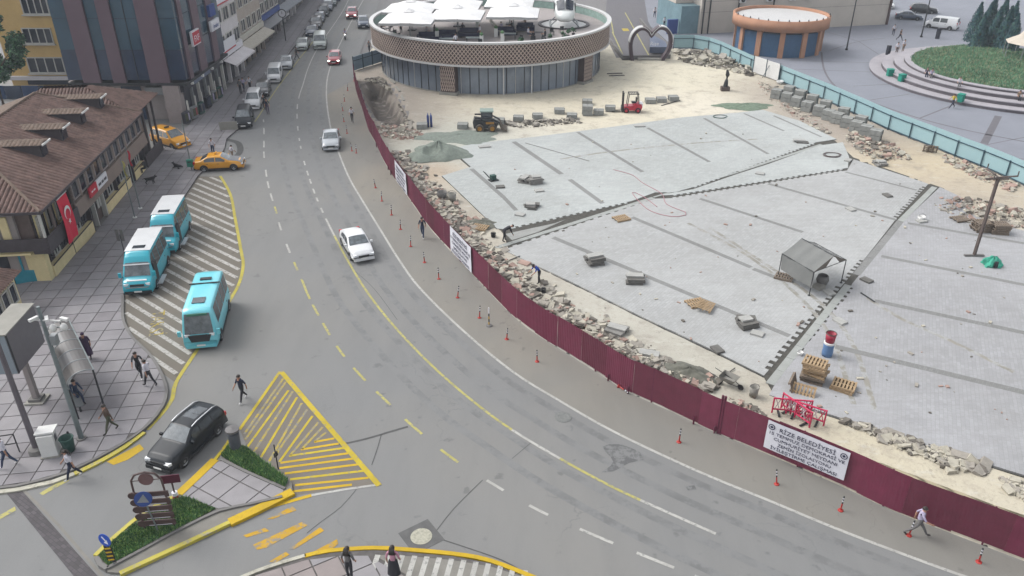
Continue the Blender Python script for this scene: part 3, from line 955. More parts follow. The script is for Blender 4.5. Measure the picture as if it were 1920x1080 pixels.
# darker bands
for a, b, w in [((963, 267), (1053, 328), .5), ((1068, 338), (1130, 383), .45), ((884, 318), (945, 372), .42), ((945, 372), (968, 396), .38), ((1083, 249), (1205, 324), .4), ((1214, 241), (1330, 305), .38), ((1320, 223), (1440, 290), .36), ((1395, 214), (1470, 247), .3), ((1450, 218), (1540, 258), .3), ((1037, 447), (1170, 502), .45), ((1170, 502), (1480, 632), .42), ((1185, 409), (1408, 503), .42), ((1412, 506), (1470, 528), .42), ((1312, 374), (1505, 437), .4), ((1440, 346), (1500, 363), .4), ((1500, 363), (1680, 414), .4), ((1585, 324), (1718, 358), .3), ((1702, 420), (1925, 459), .4), ((1652, 482), (1925, 537), .42), ((1640, 566), (1925, 627), .45), ((1566, 652), (1925, 739), .5)]:
    A, B = at(*a), at(*b)
    mb = MB(); strip(mb, [xy(A), xy((A + B) / 2), xy(B)], w, ZP + 0.004); mb.build('dark_band', M_band, square)
M_trk = worn('dusty_track', S(176, 172, 162), S(196, 198, 198), .5, 1.3)
for pts in ([(1600, 760), (1560, 640), (1500, 560), (1400, 480), (1290, 420)], [(1640, 772), (1600, 650), (1540, 572), (1440, 500), (1330, 428)], [(1900, 700), (1780, 640), (1690, 600), (1625, 560)], [(1050, 300), (1150, 285), (1300, 270), (1420, 262)]):
    mb = MB(); strip(mb, curve([xy(p) for p in W(pts)], 1), .3, ZP + .0025); mb.build('tyre_track', M_trk, square)
# dark lip of the paved field towards the hoarding
for pts in ([(829, 331), (880, 379), (932, 430)], [(990, 494), (1075, 534), (1200, 596), (1330, 657), (1432, 707)], [(1470, 754), (1562, 783), (1700, 828), (1920, 895)], [(846, 281), (864, 297), (883, 314)]):
    mb = MB(); strip(mb, curve([xy(p) for p in W(pts)], 2), 0.10, -.03, z1=0.06); mb.build('edge_restraint', mat('edge_steel', S(92, 92, 90), .8, var=.3, worldco=True), square)

# ------------------------------------------------------------------ maroon corrugated hoarding
M_mars = [mat('maroon_sheet_%d' % k, S(*c, 1.3), 0.6, var=.16, scale=1.6, spec=.4, worldco=True) for k, c in enumerate([(108, 40, 64), (102, 38, 62), (112, 46, 68), (98, 40, 58)])]
M_marr = mat('maroon_post', S(92, 36, 58, 1.25), 0.6, var=0.15)
fence = thing('site_hoarding', 'long curved hoarding of maroon corrugated sheets between the road and the square', 'fence', (FEN[0][0], FEN[0][1], 0))
f0 = Vector((FEN[0][0], FEN[0][1], 0))
FH = 2.15
samples = along(FEN, 0.035)
per = 57
xflat = at(1140, 712).x
for k in range(0, len(samples) - 1, per):
    part = samples[k:k + per + 1]
    if len(part) < 8: break
    if part[0][1] < 21: break
    mb = MB()
    prev = None
    base = 0.10 + random.uniform(-.03, .05)
    ht = FH + random.uniform(-.03, .03)
    prof = [0, 0, .02, .02] if part[0][0] < xflat else [0, 0, .002, .002]
    off = random.uniform(-.02, .02)
    for j, (x, y, a) in enumerate(part):
        nx_, ny_ = math.sin(a), -math.cos(a)
        q = prof[j % 4] + off
        p = (x + nx_ * q - f0.x, y + ny_ * q - f0.y)
        if prev:
            mb.face([(prev[0], prev[1], base), (p[0], p[1], base), (p[0], p[1], ht), (prev[0], prev[1], ht)])
        prev = p
    mb.build('sheet_panel', random.choice(M_mars), fence)
for x, y, a in along(FEN, 4.0, 1.0):
    if y < 21: continue
    mb = MB(); mb.cbox((x - f0.x + .05 * -math.sin(a) * 1, y - f0.y + .05 * math.cos(a), 1.05), (.07, .07, 2.2), a)
    mb.build('post', M_marr, fence)
for px, py in [(1140, 714), (1177, 738), (1300, 795), (1339, 812), (706, 276), (728, 318), (733, 328)]:
    c = at(px, py)
    mb = MB(); mb.box(-.04, .04, -.04, .04, 0, .45); mb.build('foot_post', M_marr, fence, loc=(c.x - f0.x, c.y - f0.y, 0))
# tall gate post pair at the bend
for px, py in [(1345, 812), (1350, 814)]:
    c = at(px, py)
    mb = MB(); mb.box(-.05, .05, -.05, .05, 0, 2.35); mb.build('gate_post', M_marr, fence, loc=(c.x - f0.x, c.y - f0.y, 0))
# three white banners
M_ban = mat('banner_white', S(214, 214, 222, 1.3), .6, var=.04)
M_ink = mat('banner_ink', S(36, 38, 80, 2), .6, var=.1)
def banner(pa, pb, z0, z1, label, lines, big):
    A, B = at(*pa), at(*pb)
    n = Vector((B.y - A.y, -(B.x - A.x), 0)).normalized()
    if n.y > 0: n = -n
    A, B = A + n * .09, B + n * .09
    L = (B - A).length
    t = thing('banner', label, 'banner', (A + B) / 2 + Vector((0, 0, z0)), math.atan2((B - A).y, (B - A).x))
    h = z1 - z0
    def fn(u, v):
        return ((u - .5) * L, -.02 - .015 * math.sin(u * 9) - .012 * math.sin(v * 5 + u * 4), v * h)
    mb = MB(); mb.grid(fn, 16, 4); mb.grid(lambda u, v: Vector(fn(u, v)) + Vector((0, .008, 0)), 16, 4, flip=True)
    mb.build('banner_cloth', M_ban, t, True)
    for s_, sz, zz, w in lines:
        lettering(s_, sz * h, M_ink, t, (0, -.066, zz * h), (R(90), 0, 0), width=w * L)
    if big:
        for sx in (-.44, .44):
            mb = MB(); mb.lathe([(.10 * h, 0), (.10 * h, .004), (.075 * h, .004), (.075 * h, 0)], 20)
            o = mb.build('round_emblem', M_ink, t, loc=(sx * L, -.064, .82 * h)); o.rotation_euler = (R(90), 0, 0)
            mb = MB(); mb.cbox((0, 0, 0), (.07 * h, .07 * h, .004), R(45)); o = mb.build('emblem_mark', M_ink, t, loc=(sx * L, -.064, .82 * h)); o.rotation_euler = (R(90), 0, 0)
LN = [('RİZE BELEDİYESİ', .2, .74, .68), ('15 TEMMUZ DEMOKRASİ VE', .15, .57, .92), ('CUMHURİYET MEYDANI', .15, .40, .78), ('ZEMİN İZOLASYONU', .15, .23, .66), ('İYİLEŞTİRME ÇALIŞMASI', .15, .06, .82)]
banner((1430, 850), (1579, 914), .5, 2.13, 'white banner with five lines of lettering on the near right of the hoarding', LN, True)
banner((848, 474), (887, 517), .25, 2.2, 'white banner with small lettering on the hoarding behind the walking man', LN, False)
banner((745, 343), (766, 372), .3, 2.15, 'small far white banner on the hoarding near the gravel heap', LN, False)
# ------------------------------------------------------------------ buildings on the left
M_cream = mat('cream_render', S(222, 206, 160, 1.3), .9, var=.10, scale=1.5, bump=.1)
M_timber = mat('brown_timber', S(104, 90, 86, 1.35), .85, var=.15, scale=2.5)
M_timberd = mat('dark_timber', S(74, 68, 72, 1.4), .85, var=.18, scale=2.5)
M_awn = mat('grey_brown_cladding', S(128, 114, 106, 1.3), .8, var=.08, scale=1.0)
M_tile = mat('red_roof_tile', S(122, 98, 91, 2.0), .9, var=.45, scale=1.6, bump=.2, bscale=20)
M_tileo = mat('weathered_roof_tile', S(128, 110, 98, 2.0), .9, var=.3, scale=2.2, bump=.2)
M_pane = mat('dark_window_glass', S(44, 52, 66, 1.6), .12, var=.25, scale=1.0, spec=.6)
M_frame = mat('pale_window_frame', S(196, 194, 188, 1.4), .6, var=.08)
M_glassb = mat('blue_curtain_glass', S(50, 80, 98, 1.5), .16, var=.22, scale=.35, spec=.7)
M_glassd = mat('night_blue_glass', S(46, 62, 86, 1.5), .16, var=.25, scale=.4, spec=.7)
M_mauve = mat('mauve_cladding', S(106, 88, 98, 1.5), .6, var=.08, scale=.6)
M_grayw = mat('grey_wall', S(150, 142, 140, 1.3), .85, var=.08, scale=.8)
M_yelw = mat('ochre_render', S(206, 174, 116, 1.25), .9, var=.08, scale=.7)
M_whitew = mat('white_render', S(214, 210, 212, 1.4), .85, var=.08, scale=.8)
M_redp = mat('red_panel', S(186, 40, 60, 1.4), .6, var=.08)
M_bluep = mat('blue_panel', S(50, 76, 140, 1.4), .6, var=.08)
M_signw = mat('white_sign', S(226, 226, 232, 1.4), .5, var=.04)
M_sha = mat('dark_shopfront', S(52, 54, 64, 1.4), .35, var=.3, scale=.8)
M_steel = mat('grey_steel', S(150, 154, 156, 1.5), .45, metal=.3, var=.1)
M_galv = mat('galvanised_pole', S(128, 138, 140, 1.5), .5, metal=.2, var=.12)
M_whitep = mat('white_plastic', S(228, 228, 226, 1.5), .5, var=.05)

def bar(name, parent, m, x0, x1, y0, y1, z0, z1):
    mb = MB(); mb.box(x0, x1, y0, y1, z0, z1)
    return mb.build(name, m, parent)
def window(parent, m_pane, m_frame, org, ux, w, h, depth=.12, fr=.07, bars=1, name='window', out=None, transom=False):
    """window in a wall: org = bottom-left corner (local), ux = unit along the wall; out = outward unit."""
    ux = Vector(ux); out = Vector(out); org = Vector(org)
    up = Vector((0, 0, 1))
    mb = MB()
    def bx(a0, a1, b0, b1, d0, d1):
        q = [org + ux * a + up * b_ + out * d_ for d_ in (d0, d1) for (a, b_) in ((a0, b0), (a1, b0), (a1, b1), (a0, b1))]
        ids = [mb.pt(p) for p in q]
        for f in ((0, 1, 2, 3), (7, 6, 5, 4), (0, 4, 5, 1), (1, 5, 6, 2), (2, 6, 7, 3), (3, 7, 4, 0)):
            mb.f.append([ids[k] for k in f]); mb.m.append(0)
    bx(0, w, 0, fr, -.02, depth); bx(0, w, h - fr, h, -.02, depth)
    bx(0, fr, fr, h - fr, -.02, depth); bx(w - fr, w, fr, h - fr, -.02, depth)
    for k in range(bars):
        c = w * (k + 1) / (bars + 1)
        bx(c - fr / 2, c + fr / 2, fr, h - fr, -.02, depth * .8)
    if transom:
        bx(fr, w - fr, h * .7, h * .7 + fr * .8, -.02, depth * .7)
    f = mb.build(name, m_frame, parent)
    for k in range(bars + 1):
        a0 = w * k / (bars + 1) + fr * .5; a1 = w * (k + 1) / (bars + 1) - fr * .5
        mb = MB()
        q = [org + ux * a + up * b_ + out * .03 for (a, b_) in ((a0, fr * .5), (a1, fr * .5), (a1, h - fr * .5), (a0, h - fr * .5))]
        n = (q[1] - q[0]).cross(q[2] - q[0])
        mb.face(q if n.dot(out) > 0 else q[::-1])
        mb.build('pane', m_pane, f)
    return f

# ---- low timber building with a tiled roof
WA = at(98, 529)
WRZ = R(96)
wood = thing('timber_building', 'low brown timber building with red tiled hip roof and cream plinth', 'building', WA, WRZ)
wM = Matrix.Translation(WA) @ Matrix.Rotation(WRZ, 4, 'Z')
wI = wM.inverted()
def wl_(px, py, z):
    return wI @ at(px, py, z)
LF = 21.5
DEP = 12.0
bar('wall', wood, M_timber, 0.25, LF, .3, DEP, 0, 5.3)
# near gable end: cream corner block and teal door lean-to
bar('corner_pier', wood, M_cream, -.02, .55, -.02, 1.2, 0, 2.3)
bar('side_wall', wood, M_grayw, -.0, .24, 1.21, DEP, 0, 5.2)
# plinth segments along the front (cream, 0.95 m) with gaps for the doors
for a, b in [(.56, 4.1), (4.25, 8.1), (11.3, 17.3), (18.6, 21.4)]:
    bar('plinth', wood, M_cream, a, b, -.12, .28, 0, .95)
    mb = MB(); mb.box(a, b, -.16, -.12, .93, 1.0); mb.build('sill', M_timberd, wood)
# ground-floor posts and windows
x = .7
k = 0
for a, b in [(.7, 4.0), (4.4, 8.0), (11.4, 14.2), (14.4, 17.2), (18.7, 21.3)]:
    n = 3 if b - a > 3 else 2
    for i in range(n):
        w = (b - a) / n
        window(wood, M_pane, M_frame if i % 2 else M_timberd, (a + i * w + .08, .28, 1.02), (1, 0, 0), w - .16, 1.45, out=(0, -1, 0), bars=1)
for xx in (4.18, 8.2, 9.2, 11.2, 14.3, 17.4, 18.5):
    mb = MB(); mb.box(xx - .07, xx + .07, -.1, .26, 0, 2.5); mb.build('post', M_frame if xx in (9.2, 11.2, 17.4) else M_timberd, wood)
for xx in (8.35, 9.35, 17.55):
    mb = MB(); mb.box(xx, xx + .75, .2, .27, 0.02, 2.15); dd = mb.build('door', M_timberd, wood)
    mb = MB(); mb.box(xx + .12, xx + .63, .17, .2, 1.1, 1.95); mb.build('door_pane', M_pane, dd)
# menu boards by the door
for xx in (10.3, 10.75):
    mb = MB(); mb.box(xx, xx + .3, .14, .2, 1.0, 1.9); mb.build('notice_board', M_frame, wood)
# jettied upper floor: sloping cladding band then a row of windows
mb = MB()
mb.prism([(0, 0), (1, 0), (1, 1), (0, 1)], 0, 0)
mb = MB()
for xa, xb in ((5.0, 21.6),):
    q = [(-.12, 2.45), (-.75, 2.55), (-.62, 3.55), (.3, 3.6), (.3, 2.45)]
    lo = [mb.pt((xa, y, z)) for y, z in q]; hi = [mb.pt((xb, y, z)) for y, z in q]
    for i in range(5):
        j = (i + 1) % 5
        mb.f.append([lo[i], lo[j], hi[j], hi[i]]); mb.m.append(0)
    mb.f.append(lo[::-1]); mb.m.append(0); mb.f.append(hi); mb.m.append(0)
mb.build('cladding_band', M_awn, wood)
bar('upper_wall', wood, M_timberd, 5.0, 21.6, -.45, .29, 3.62, 5.28)
for i in range(11):
    xx = 5.25 + i * 1.48
    window(wood, M_pane, M_grayw, (xx, -.45, 3.75), (1, 0, 0), 1.15, 1.35, out=(0, -1, 0), bars=0, fr=.08)
    mb = MB(); mb.box(xx + 1.2, xx + 1.42, -.58, -.46, 3.62, 5.2); mb.build('pilaster', M_awn, wood)
# corner balcony over the near end
mb = MB(); mb.box(-.55, 4.8, -.8, .28, 2.38, 2.6); mb.build('balcony_floor', M_timberd, wood)
for q in ((-.55, 4.8, -.82, -.72, 2.62, 3.5), (-.57, -.47, -.71, 3.0, 2.62, 3.5)):
    bar('balcony_rail', wood, M_timberd, *q)
for xx, m in ((-.45, M_frame), (1.2, M_timber), (2.9, M_cream), (4.7, M_timber)):
    bar('balcony_post', wood, m, xx, xx + .16, -.7, -.56, 2.62, 5.25)
for xx in (.5, 2.0, 3.5):
    bar('cream_panel', wood, M_cream, xx, xx + .9, .18, .29, 2.7, 4.9)
    window(wood, M_pane, M_frame, (xx + .15, .17, 3.0), (1, 0, 0), .6, 1.5, out=(0, -1, 0), bars=0)
bar('dark_infill', wood, M_timberd, .3, 4.9, .22, .26, 2.62, 5.25)
for yy in (1.6, 3.6, 5.6):
    bar('cream_panel', wood, M_cream, -.12, -.005, yy, yy + .5, 2.7, 4.9)
    window(wood, M_pane, M_frame, (-.0, yy + .7, 2.9), (0, 1, 0), .9, 1.7, out=(-1, 0, 0), bars=0)
# board panelling of the gable end
for i in range(26):
    yy = 4.0 + i * .3
    bar('wall_board', wood, M_timber if i % 3 else M_timberd, -.06, -.003, yy, yy + .27, .1, 5.1)
# soffit and hip roof with ribbed tiles
EZ, RZ_, EY0, EY1, EX0, EX1 = 5.55, 8.25, -1.15, DEP + .8, -1.1, 20.8
RY = (EY0 + EY1) / 2
RXA, RXB = EX0 + (RY - EY0), EX1 - 3.2
bar('soffit', wood, M_timber, EX0 + .05, EX1, EY0 + .05, EY1 - .05, EZ - .14, EZ - .02)
def roof_plane(name, quad, nrib, m, parent, rib=.1):
    """ribbed plane: quad = eave-left, eave-right, ridge-right, ridge-left"""
    a, b, c, d_ = [Vector(q) for q in quad]
    nrm = (b - a).cross(d_ - a) if (d_ - a).length > .01 else (b - a).cross(c - a)
    nrm.normalize()
    if nrm.z < 0: nrm = -nrm
    mb = MB()
    el = (b - a).length
    e = (b - a) / el
    up = (nrm.cross(e)).normalized()
    if up.z < 0: up = -up
    def trange(s_):
        # height of the plane above the eave at distance s_ along it
        def edge(p, q, s__):
            pp, qq = (p - a).dot(e), (q - a).dot(e)
            hp, hq = (p - a).dot(up), (q - a).dot(up)
            if abs(qq - pp) < 1e-6: return None
            t = (s__ - pp) / (qq - pp)
            return hp + (hq - hp) * t if -1e-6 <= t <= 1 + 1e-6 else None
        c_ = [v for v in (edge(b, c, s_), edge(c, d_, s_), edge(d_, a, s_)) if v is not None]
        return max(c_) if c_ else 0
    n = nrib * 4
    pr = None
    for i in range(n + 1):
        s_ = el * i / n
        o = (0, rib * .8, rib, rib * .8)[i % 4]
        t = max(0, trange(min(max(s_, 1e-4), el - 1e-4)))
        p0 = a + e * s_ + nrm * o; 
        row = [p0 + up * (t * k / 6) + nrm * (.02 if k % 2 else 0) for k in range(7)]
        if pr:
            for k in range(6):
                mb.face([pr[k], row[k], row[k + 1], pr[k + 1]])
        pr = row
    return mb.build(name, m, parent)
A_ = (EX0, EY0, EZ); B_ = (EX1, EY0, EZ); C_ = (EX1, EY1, EZ); D_ = (EX0, EY1, EZ)
Ra = (RXA, RY, RZ_); Rb = (RXB, RY, RZ_)
rf = roof_plane('roof_slope', (A_, B_, Rb, Ra), 50, M_tile, wood)
roof_plane('roof_slope', (D_, A_, Ra, Ra), 46, M_tile, wood)
roof_plane('roof_slope', (C_, D_, Ra, Rb), 40, M_tileo, wood)
roof_plane('roof_slope', (B_, C_, Rb, Rb), 46, M_tile, wood)
mb = MB()
for p, q in ((A_, Ra), (Ra, Rb), (B_, Rb), (D_, Ra)):
    mb.tube([Vector(p) + Vector((0, 0, .06)), (Vector(p) + Vector(q)) / 2 + Vector((0, 0, .08)), Vector(q) + Vector((0, 0, .08))], .11, 6)
o = mb.build('ridge_tiles', M_tileo, wood); o['kind'] = 'stuff'
mb = MB(); mb.box(EX0 - .03, EX1 + .02, EY0 - .06, EY0 - .005, EZ - .12, EZ + .06); mb.build('fascia', M_timberd, wood)
mb = MB(); mb.box(EX0 - .06, EX0 - .005, EY0, EY1, EZ - .12, EZ + .06); mb.build('fascia', M_timberd, wood)
# wing at the far end
bar('wing_wall', wood, M_timber, LF + .05, 27.0, 1.2, DEP - 2, 0, 5.2)
bar('wing_soffit', wood, M_timberd, 20.85, 27.4, -.4, DEP - 1, 5.2, 5.3)
roof_plane('wing_roof', ((20.6, -.6, 5.36), (27.6, -.6, 5.36), (24.4, 4.2, 7.1), (23.6, 4.2, 7.1)), 24, M_tile, wood)
roof_plane('wing_roof', ((27.6, -.6, 5.36), (27.6, DEP - 1, 5.36), (24.4, DEP - 4, 7.1), (24.4, 4.2, 7.1)), 40, M_tile, wood)
roof_plane('wing_roof', ((20.6, DEP - 1, 5.36), (20.6, -.6, 5.36), (23.6, 4.2, 7.1), (23.6, DEP - 4, 7.1)), 40, M_tile, wood)
for xx in (22.0, 23.6, 25.2, 26.6):
    bar('wing_post', wood, M_timberd, xx, xx + .16, -.1, .06, 0, 5.2)
bar('wing_rail', wood, M_timberd, 21.8, 26.9, -.22, -.12, .1, 1.2)
bar('wing_screen', wood, M_sha, 21.7, 26.8, .9, 1.0, 0, 4.9)
# four long dormers
for i, (px, py) in enumerate([(78, 300), (122, 268), (160, 238), (194, 209)]):
    p = wl_(px, py, 6.25)
    yf = 1.35
    xd = p.x
    zf = EZ + (yf - EY0) * (RZ_ - EZ) / (RY - EY0)
    top = zf + 1.0
    dm = MB()
    dm.box(xd - .55, xd + .55, yf, yf + 3.6, zf - .2, top - .05)
    d_o = dm.build('dormer', M_timberd, wood)
    roof_plane('dormer_roof', ((xd - .75, yf + 3.9, top + .02), (xd - .75, yf - .25, top + .02), (xd, yf - .25, top + .22), (xd, yf + 3.9, top + .22)), 14, M_tileo, d_o, .04)
    roof_plane('dormer_roof', ((xd + .75, yf - .25, top + .02), (xd + .75, yf + 3.9, top + .02), (xd, yf + 3.9, top + .22), (xd, yf - .25, top + .22)), 14, M_tileo, d_o, .04)
    mb = MB(); mb.box(xd - .7, xd + .7, yf - .34, yf - .26, top - .02, top + .1); mb.build('dormer_fascia', M_whitep, d_o)
    mb = MB(); mb.box(xd - .4, xd + .4, yf - .05, yf - .003, zf + .1, top - .15); mb.build('dormer_window', M_pane, d_o)
# flag on the facade
M_flag = mat('flag_red', S(206, 30, 62, 1.35), .7, var=.07)
fl = thing('national_flag', 'red flag with white crescent and star hanging on the timber building', 'flag', wM @ Vector((2.55, -.98, 1.95)), WRZ)
def ff(u, v):
    return ((u - .5) * 1.65, -.05 * math.sin(v * 4) - .05 * math.sin(u * 7 + v * 2), v * 3.25)
mb = MB(); mb.grid(ff, 10, 14); mb.grid(lambda u, v: Vector(ff(u, v)) + Vector((0, .01, 0)), 10, 14, flip=True)
mb.build('flag_cloth', M_flag, fl, True)
mb = MB(); mb.tube([(-.85, -.03, 3.27), (.85, -.03, 3.27)], .03, 6); mb.build('flag_rod', M_whitep, fl)
def disc_ring(mb, cx, cz, r, n=28):
    return [(cx + r * math.cos(k * 2 * math.pi / n), cz + r * math.sin(k * 2 * math.pi / n)) for k in range(n)]
mb = MB()
n = 36
# crescent opening downwards: outer circle minus a smaller one shifted towards the star
oc, ocr, ic, icr = (0, 2.05), .48, (0, 1.93), .38
outer, inner = [], []
a0 = R(-50); 
for k in range(n + 1):
    a = R(-58) + (R(238) - R(-58)) * k / n
    outer.append((oc[0] + ocr * math.cos(a), oc[1] + ocr * math.sin(a)))
    inner.append((ic[0] + icr * math.cos(a), ic[1] + icr * math.sin(a)))
for k in range(n):
    q = [outer[k], outer[k + 1], inner[k + 1], inner[k]]
    mb.face([(p[0], -.125, p[1]) for p in q])
mb.build('crescent', M_whitep, fl)
mb = MB()
st5 = [((.24 if k % 2 == 0 else .095) * math.cos(R(90 + 36 * k) + R(12)), 1.42 + (.24 if k % 2 == 0 else .095) * math.sin(R(90 + 36 * k) + R(12))) for k in range(10)]
for k in range(10):
    mb.face([(0, -.125, 1.42), (st5[k - 1][0], -.125, st5[k - 1][1]), (st5[k][0], -.125, st5[k][1])])
mb.build('star', M_whitep, fl)
# red and white name board
sb = thing('name_board', 'red and white name board on the front of the timber building', 'sign', wM @ Vector((8.6, -.86, 3.15)), WRZ)
bar('red_half', sb, M_redp, -1.5, 0, -.06, .06, 0, .75)
bar('white_half', sb, M_signw, 0.003, 2.2, -.06, .06, 0, .75)
for k, (xx, w) in enumerate([(.3, .5), (.95, .4), (1.5, .5)]):
    bar('dark_mark', sb, M_sha, xx, xx + w, -.075, -.063, .22, .42)
for xx, w in [(-1.2, .3), (-.8, .35)]:
    bar('pale_mark', sb, M_signw, xx, xx + w, -.075, -.063, .3, .4)
# teal lean-to with a lamp at the near corner
kb = thing('teal_kiosk', 'small teal kiosk under a pale canopy at the corner of the timber building', 'kiosk', at(58, 530), R(96))
bar('teal_wall', kb, mat('teal_panel', S(46, 140, 160, 1.3), .6, var=.15), -.1, 1.2, -.5, .9, 0, 1.0)
bar('dark_upper', kb, mat('dark_teal', S(40, 70, 100, 1.4), .5, var=.2), -.05, 1.15, -.45, .85, 1.003, 2.3)
bar('teal_post', kb, MATS['teal_panel'], -.14, .02, .1, .22, 1.0, 2.3)
bar('dark_side', kb, M_sha, -.1, 1.3, .91, 2.4, 0, 2.3)
mb = MB(); mb.box(-.6, 1.6, -.9, 3.2, 2.32, 2.44); mb.build('canopy', M_cream, kb)
mb = MB(); mb.tube([(-.1, 1.2, 2.6), (-.1, .2, 2.68), (-.1, -.1, 2.62)], [.12, .18, .1], 8); mb.build('lamp_head', M_whitep, kb, True)
# small tiled roof at the frame edge
kr = thing('tiled_kiosk', 'small kiosk with a red tiled roof at the left edge', 'kiosk', at(5, 625), R(96))
bar('wall', kr, M_cream, -.2, 3.2, .1, 3.5, 0, 2.4)
roof_plane('roof_slope', ((-.5, -.3, 2.35), (3.6, -.3, 2.35), (3.0, 2.2, 3.3), (.5, 2.2, 3.3)), 16, M_tile, kr)
roof_plane('roof_slope', ((-.5, 4.4, 2.35), (-.5, -.3, 2.35), (.5, 2.2, 3.3), (.5, 2.2, 3.3)), 16, M_tile, kr)
roof_plane('roof_slope', ((3.6, -.3, 2.35), (3.6, 4.4, 2.35), (3.0, 2.2, 3.3), (3.0, 2.2, 3.3)), 16, M_tile, kr)
for i in range(3):
    window(kr, M_pane, M_frame, (.1 + i, .1, .7), (1, 0, 0), .8, 1.3, out=(0, -1, 0), bars=0)

# ---- tall glass and mauve corner building
DX, DY = -34.0, 83.2
tall = thing('glass_office_building', 'tall corner building with mauve columns between bands of dark blue glass', 'building', (DX, DY, 0))
TH = 26.0
def tx(px): return atY(px, 160, DY).x - DX
zb = 4.55
bar('core', tall, M_glassd, tx(130), -.12, .14, 13.6, zb, TH)
edges = [(130, 'g'), (160, 'm'), (193, 'g'), (216, 'm'), (240, 'g'), (285, 'm'), (322, 'g'), (352, 'e')]
for k in range(len(edges) - 1):
    a, b = tx(edges[k][0]), tx(edges[k + 1][0])
    if edges[k][1] == 'm':
        mb = MB(); mb.box(a, b, -.22, .13, zb - .2, TH); mb.build('mauve_column', M_mauve, tall)
    else:
        for f in range(7):
            z0 = zb + f * 3.1
            mb = MB(); mb.box(a + .03, b - .03, .02, .12, z0 + .04, min(TH, z0 + 3.06)); mb.build('glass_panel', M_glassb if f > 0 else M_glassd, tall)
            if b - a > 2:
                mb = MB(); mb.box((a + b) / 2 - .03, (a + b) / 2 + .03, -.03, .018, z0, z0 + 3.1); mb.build('mullion', M_dark, tall)
# street side
yy = [0.0, 1.2, 2.2, 4.6, 6.6, 9.2, 10.9, 13.2]
for k in range(7):
    a, b = yy[k], yy[k + 1]
    if k % 2:
        mb = MB(); mb.box(-.11, .18, a, b, zb - .2, TH); mb.build('mauve_column', M_mauve, tall)
    else:
        for f in range(7):
            z0 = zb + f * 3.1
            mb = MB(); mb.box(-.11, .02, a + .03, b - .03, z0 + .04, min(TH, z0 + 3.06)); mb.build('glass_panel', M_glassb if f > 0 else M_glassd, tall)
bar('overhang_soffit', tall, M_dark, tx(130), .2, -.2, 13.5, zb - .5, zb - .22)
bar('ground_wall', tall, M_grayw, -13.0, -.9, 1.4, 13.5, 0, zb - .5)
bar('grey_pier', tall, mat('taupe_pier', S(146, 136, 134, 1.25), .8, var=.08), tx(304), tx(333) + .05, -.15, 1.35, 0, zb - .52)
bar('shop_entry', tall, M_glassd, -7.5, -5.4, 1.3, 1.38, 0, 3.6)
bar('vent_box', tall, M_steel, -4.6, -2.1, .4, 1.39, 2.9, 3.7)
# shops under the overhang on the street side
for k in range(6):
    y0 = .9 + k * 2.05
    bar('shop_window', tall, M_sha, -.9, -.80, y0, y0 + 1.75, .1, 3.1)
    bar('shop_pier', tall, M_frame if k % 2 else M_steel, -.95, -.5, y0 + 1.78, y0 + 2.02, 0, 3.2)
bar('shop_fascia', tall, M_sha, -.9, -.4, .3, 13.2, 3.2, 3.95)
bar('shop_sign', tall, mat('grey_sign', S(120, 130, 150, 1.4), .5, var=.2, scale=3), -.39, -.33, 3.2, 8.4, 3.3, 3.85)
for k in range(4):
    bar('soffit_lamp', tall, M_whitep, .05, .3, 1.2 + k * 3.2, 1.5 + k * 3.2, zb - .75, zb - .51)
# signs hung on the street side
def side_sign(px0, py0, m_bg, m_ink, s_, label, w, h):
    c = atX(px0, py0, DX + .45)
    t = thing('hanging_sign', label, 'sign', c, R(90))
    bar('sign_panel', t, M_signw, -w / 2, w / 2, -.12, .12, -h / 2, h / 2)
    bar('sign_face', t, m_bg, -w / 2 + .12, w / 2 - .12, -.16, -.123, -h / 2 + .12, h / 2 - .12)
    lettering(s_, h * .62, m_ink, t, (0, -.18, -h * .24), (R(90), 0, 0), width=w * .66)
side_sign(366, 70, M_redp, M_signw, 'FXF', 'red sign with white letters on the street side of the glass building', 2.2, 1.5)
side_sign(402, 46, M_signw, M_bluep, '(enabur', 'white sign with blue letters high on the glass building', 2.8, 1.1)
bar('blue_canopy', tall, M_bluep, .2, .5, 9.2, 11.0, 9.2, 10.4)
bar('window_poster', tall, M_whitew, .19, .24, 9.3, 10.9, 13.0, 17.0)

# ---- ochre apartment block behind
YB = 96.0
xa, xb = atY(22, 150, YB).x, atY(142, 150, YB).x
ochre = thing('ochre_building', 'ochre apartment block with white framed windows behind the tree', 'building', (xa, YB, 0))
def oz(py, px=80): return atY(px, py, YB).z
wd = xb - xa
bar('wall', ochre, M_yelw, 0, wd, 0, 9, 0, 24)
for (pa, pb, p0, p1) in [(48, 103, 82, 52), (57, 125, 137, 107), (45, 95, 27, -3)]:
    a = atY(pa, p0, YB).x - xa; b = atY(pb, p0, YB).x - xa
    z0, z1 = oz(p0), oz(p1)
    f = window(ochre, M_pane, M_frame, (a, 0, z0), (1, 0, 0), b - a, z1 - z0, out=(0, -1, 0), bars=3, fr=.12)
    bar('sill', f, M_frame, a - .15, b + .15, -.3, -.002, z0 - .14, z0 - .01)
bar('string_course', ochre, M_whitew, -.1, wd + .1, -.35, -.01, oz(146) - .2, oz(146) + .25)
bar('shop_fascia', ochre, M_sha, 2.0, wd - .4, -.25, -.02, oz(158), oz(150))
bar('downpipe', ochre, M_steel, wd - .15, wd, -.16, -.02, 0, 24)
bar('green_box', ochre, mat('green_lamp_box', S(150, 214, 190, 1.4), .5), wd - .2, wd + .6, -.5, -.05, oz(80), oz(64))
bh = thing('blue_hoarding', 'dark blue panel fence behind the tiled roof', 'fence', (xa - 5, YB - 3.5, 0))
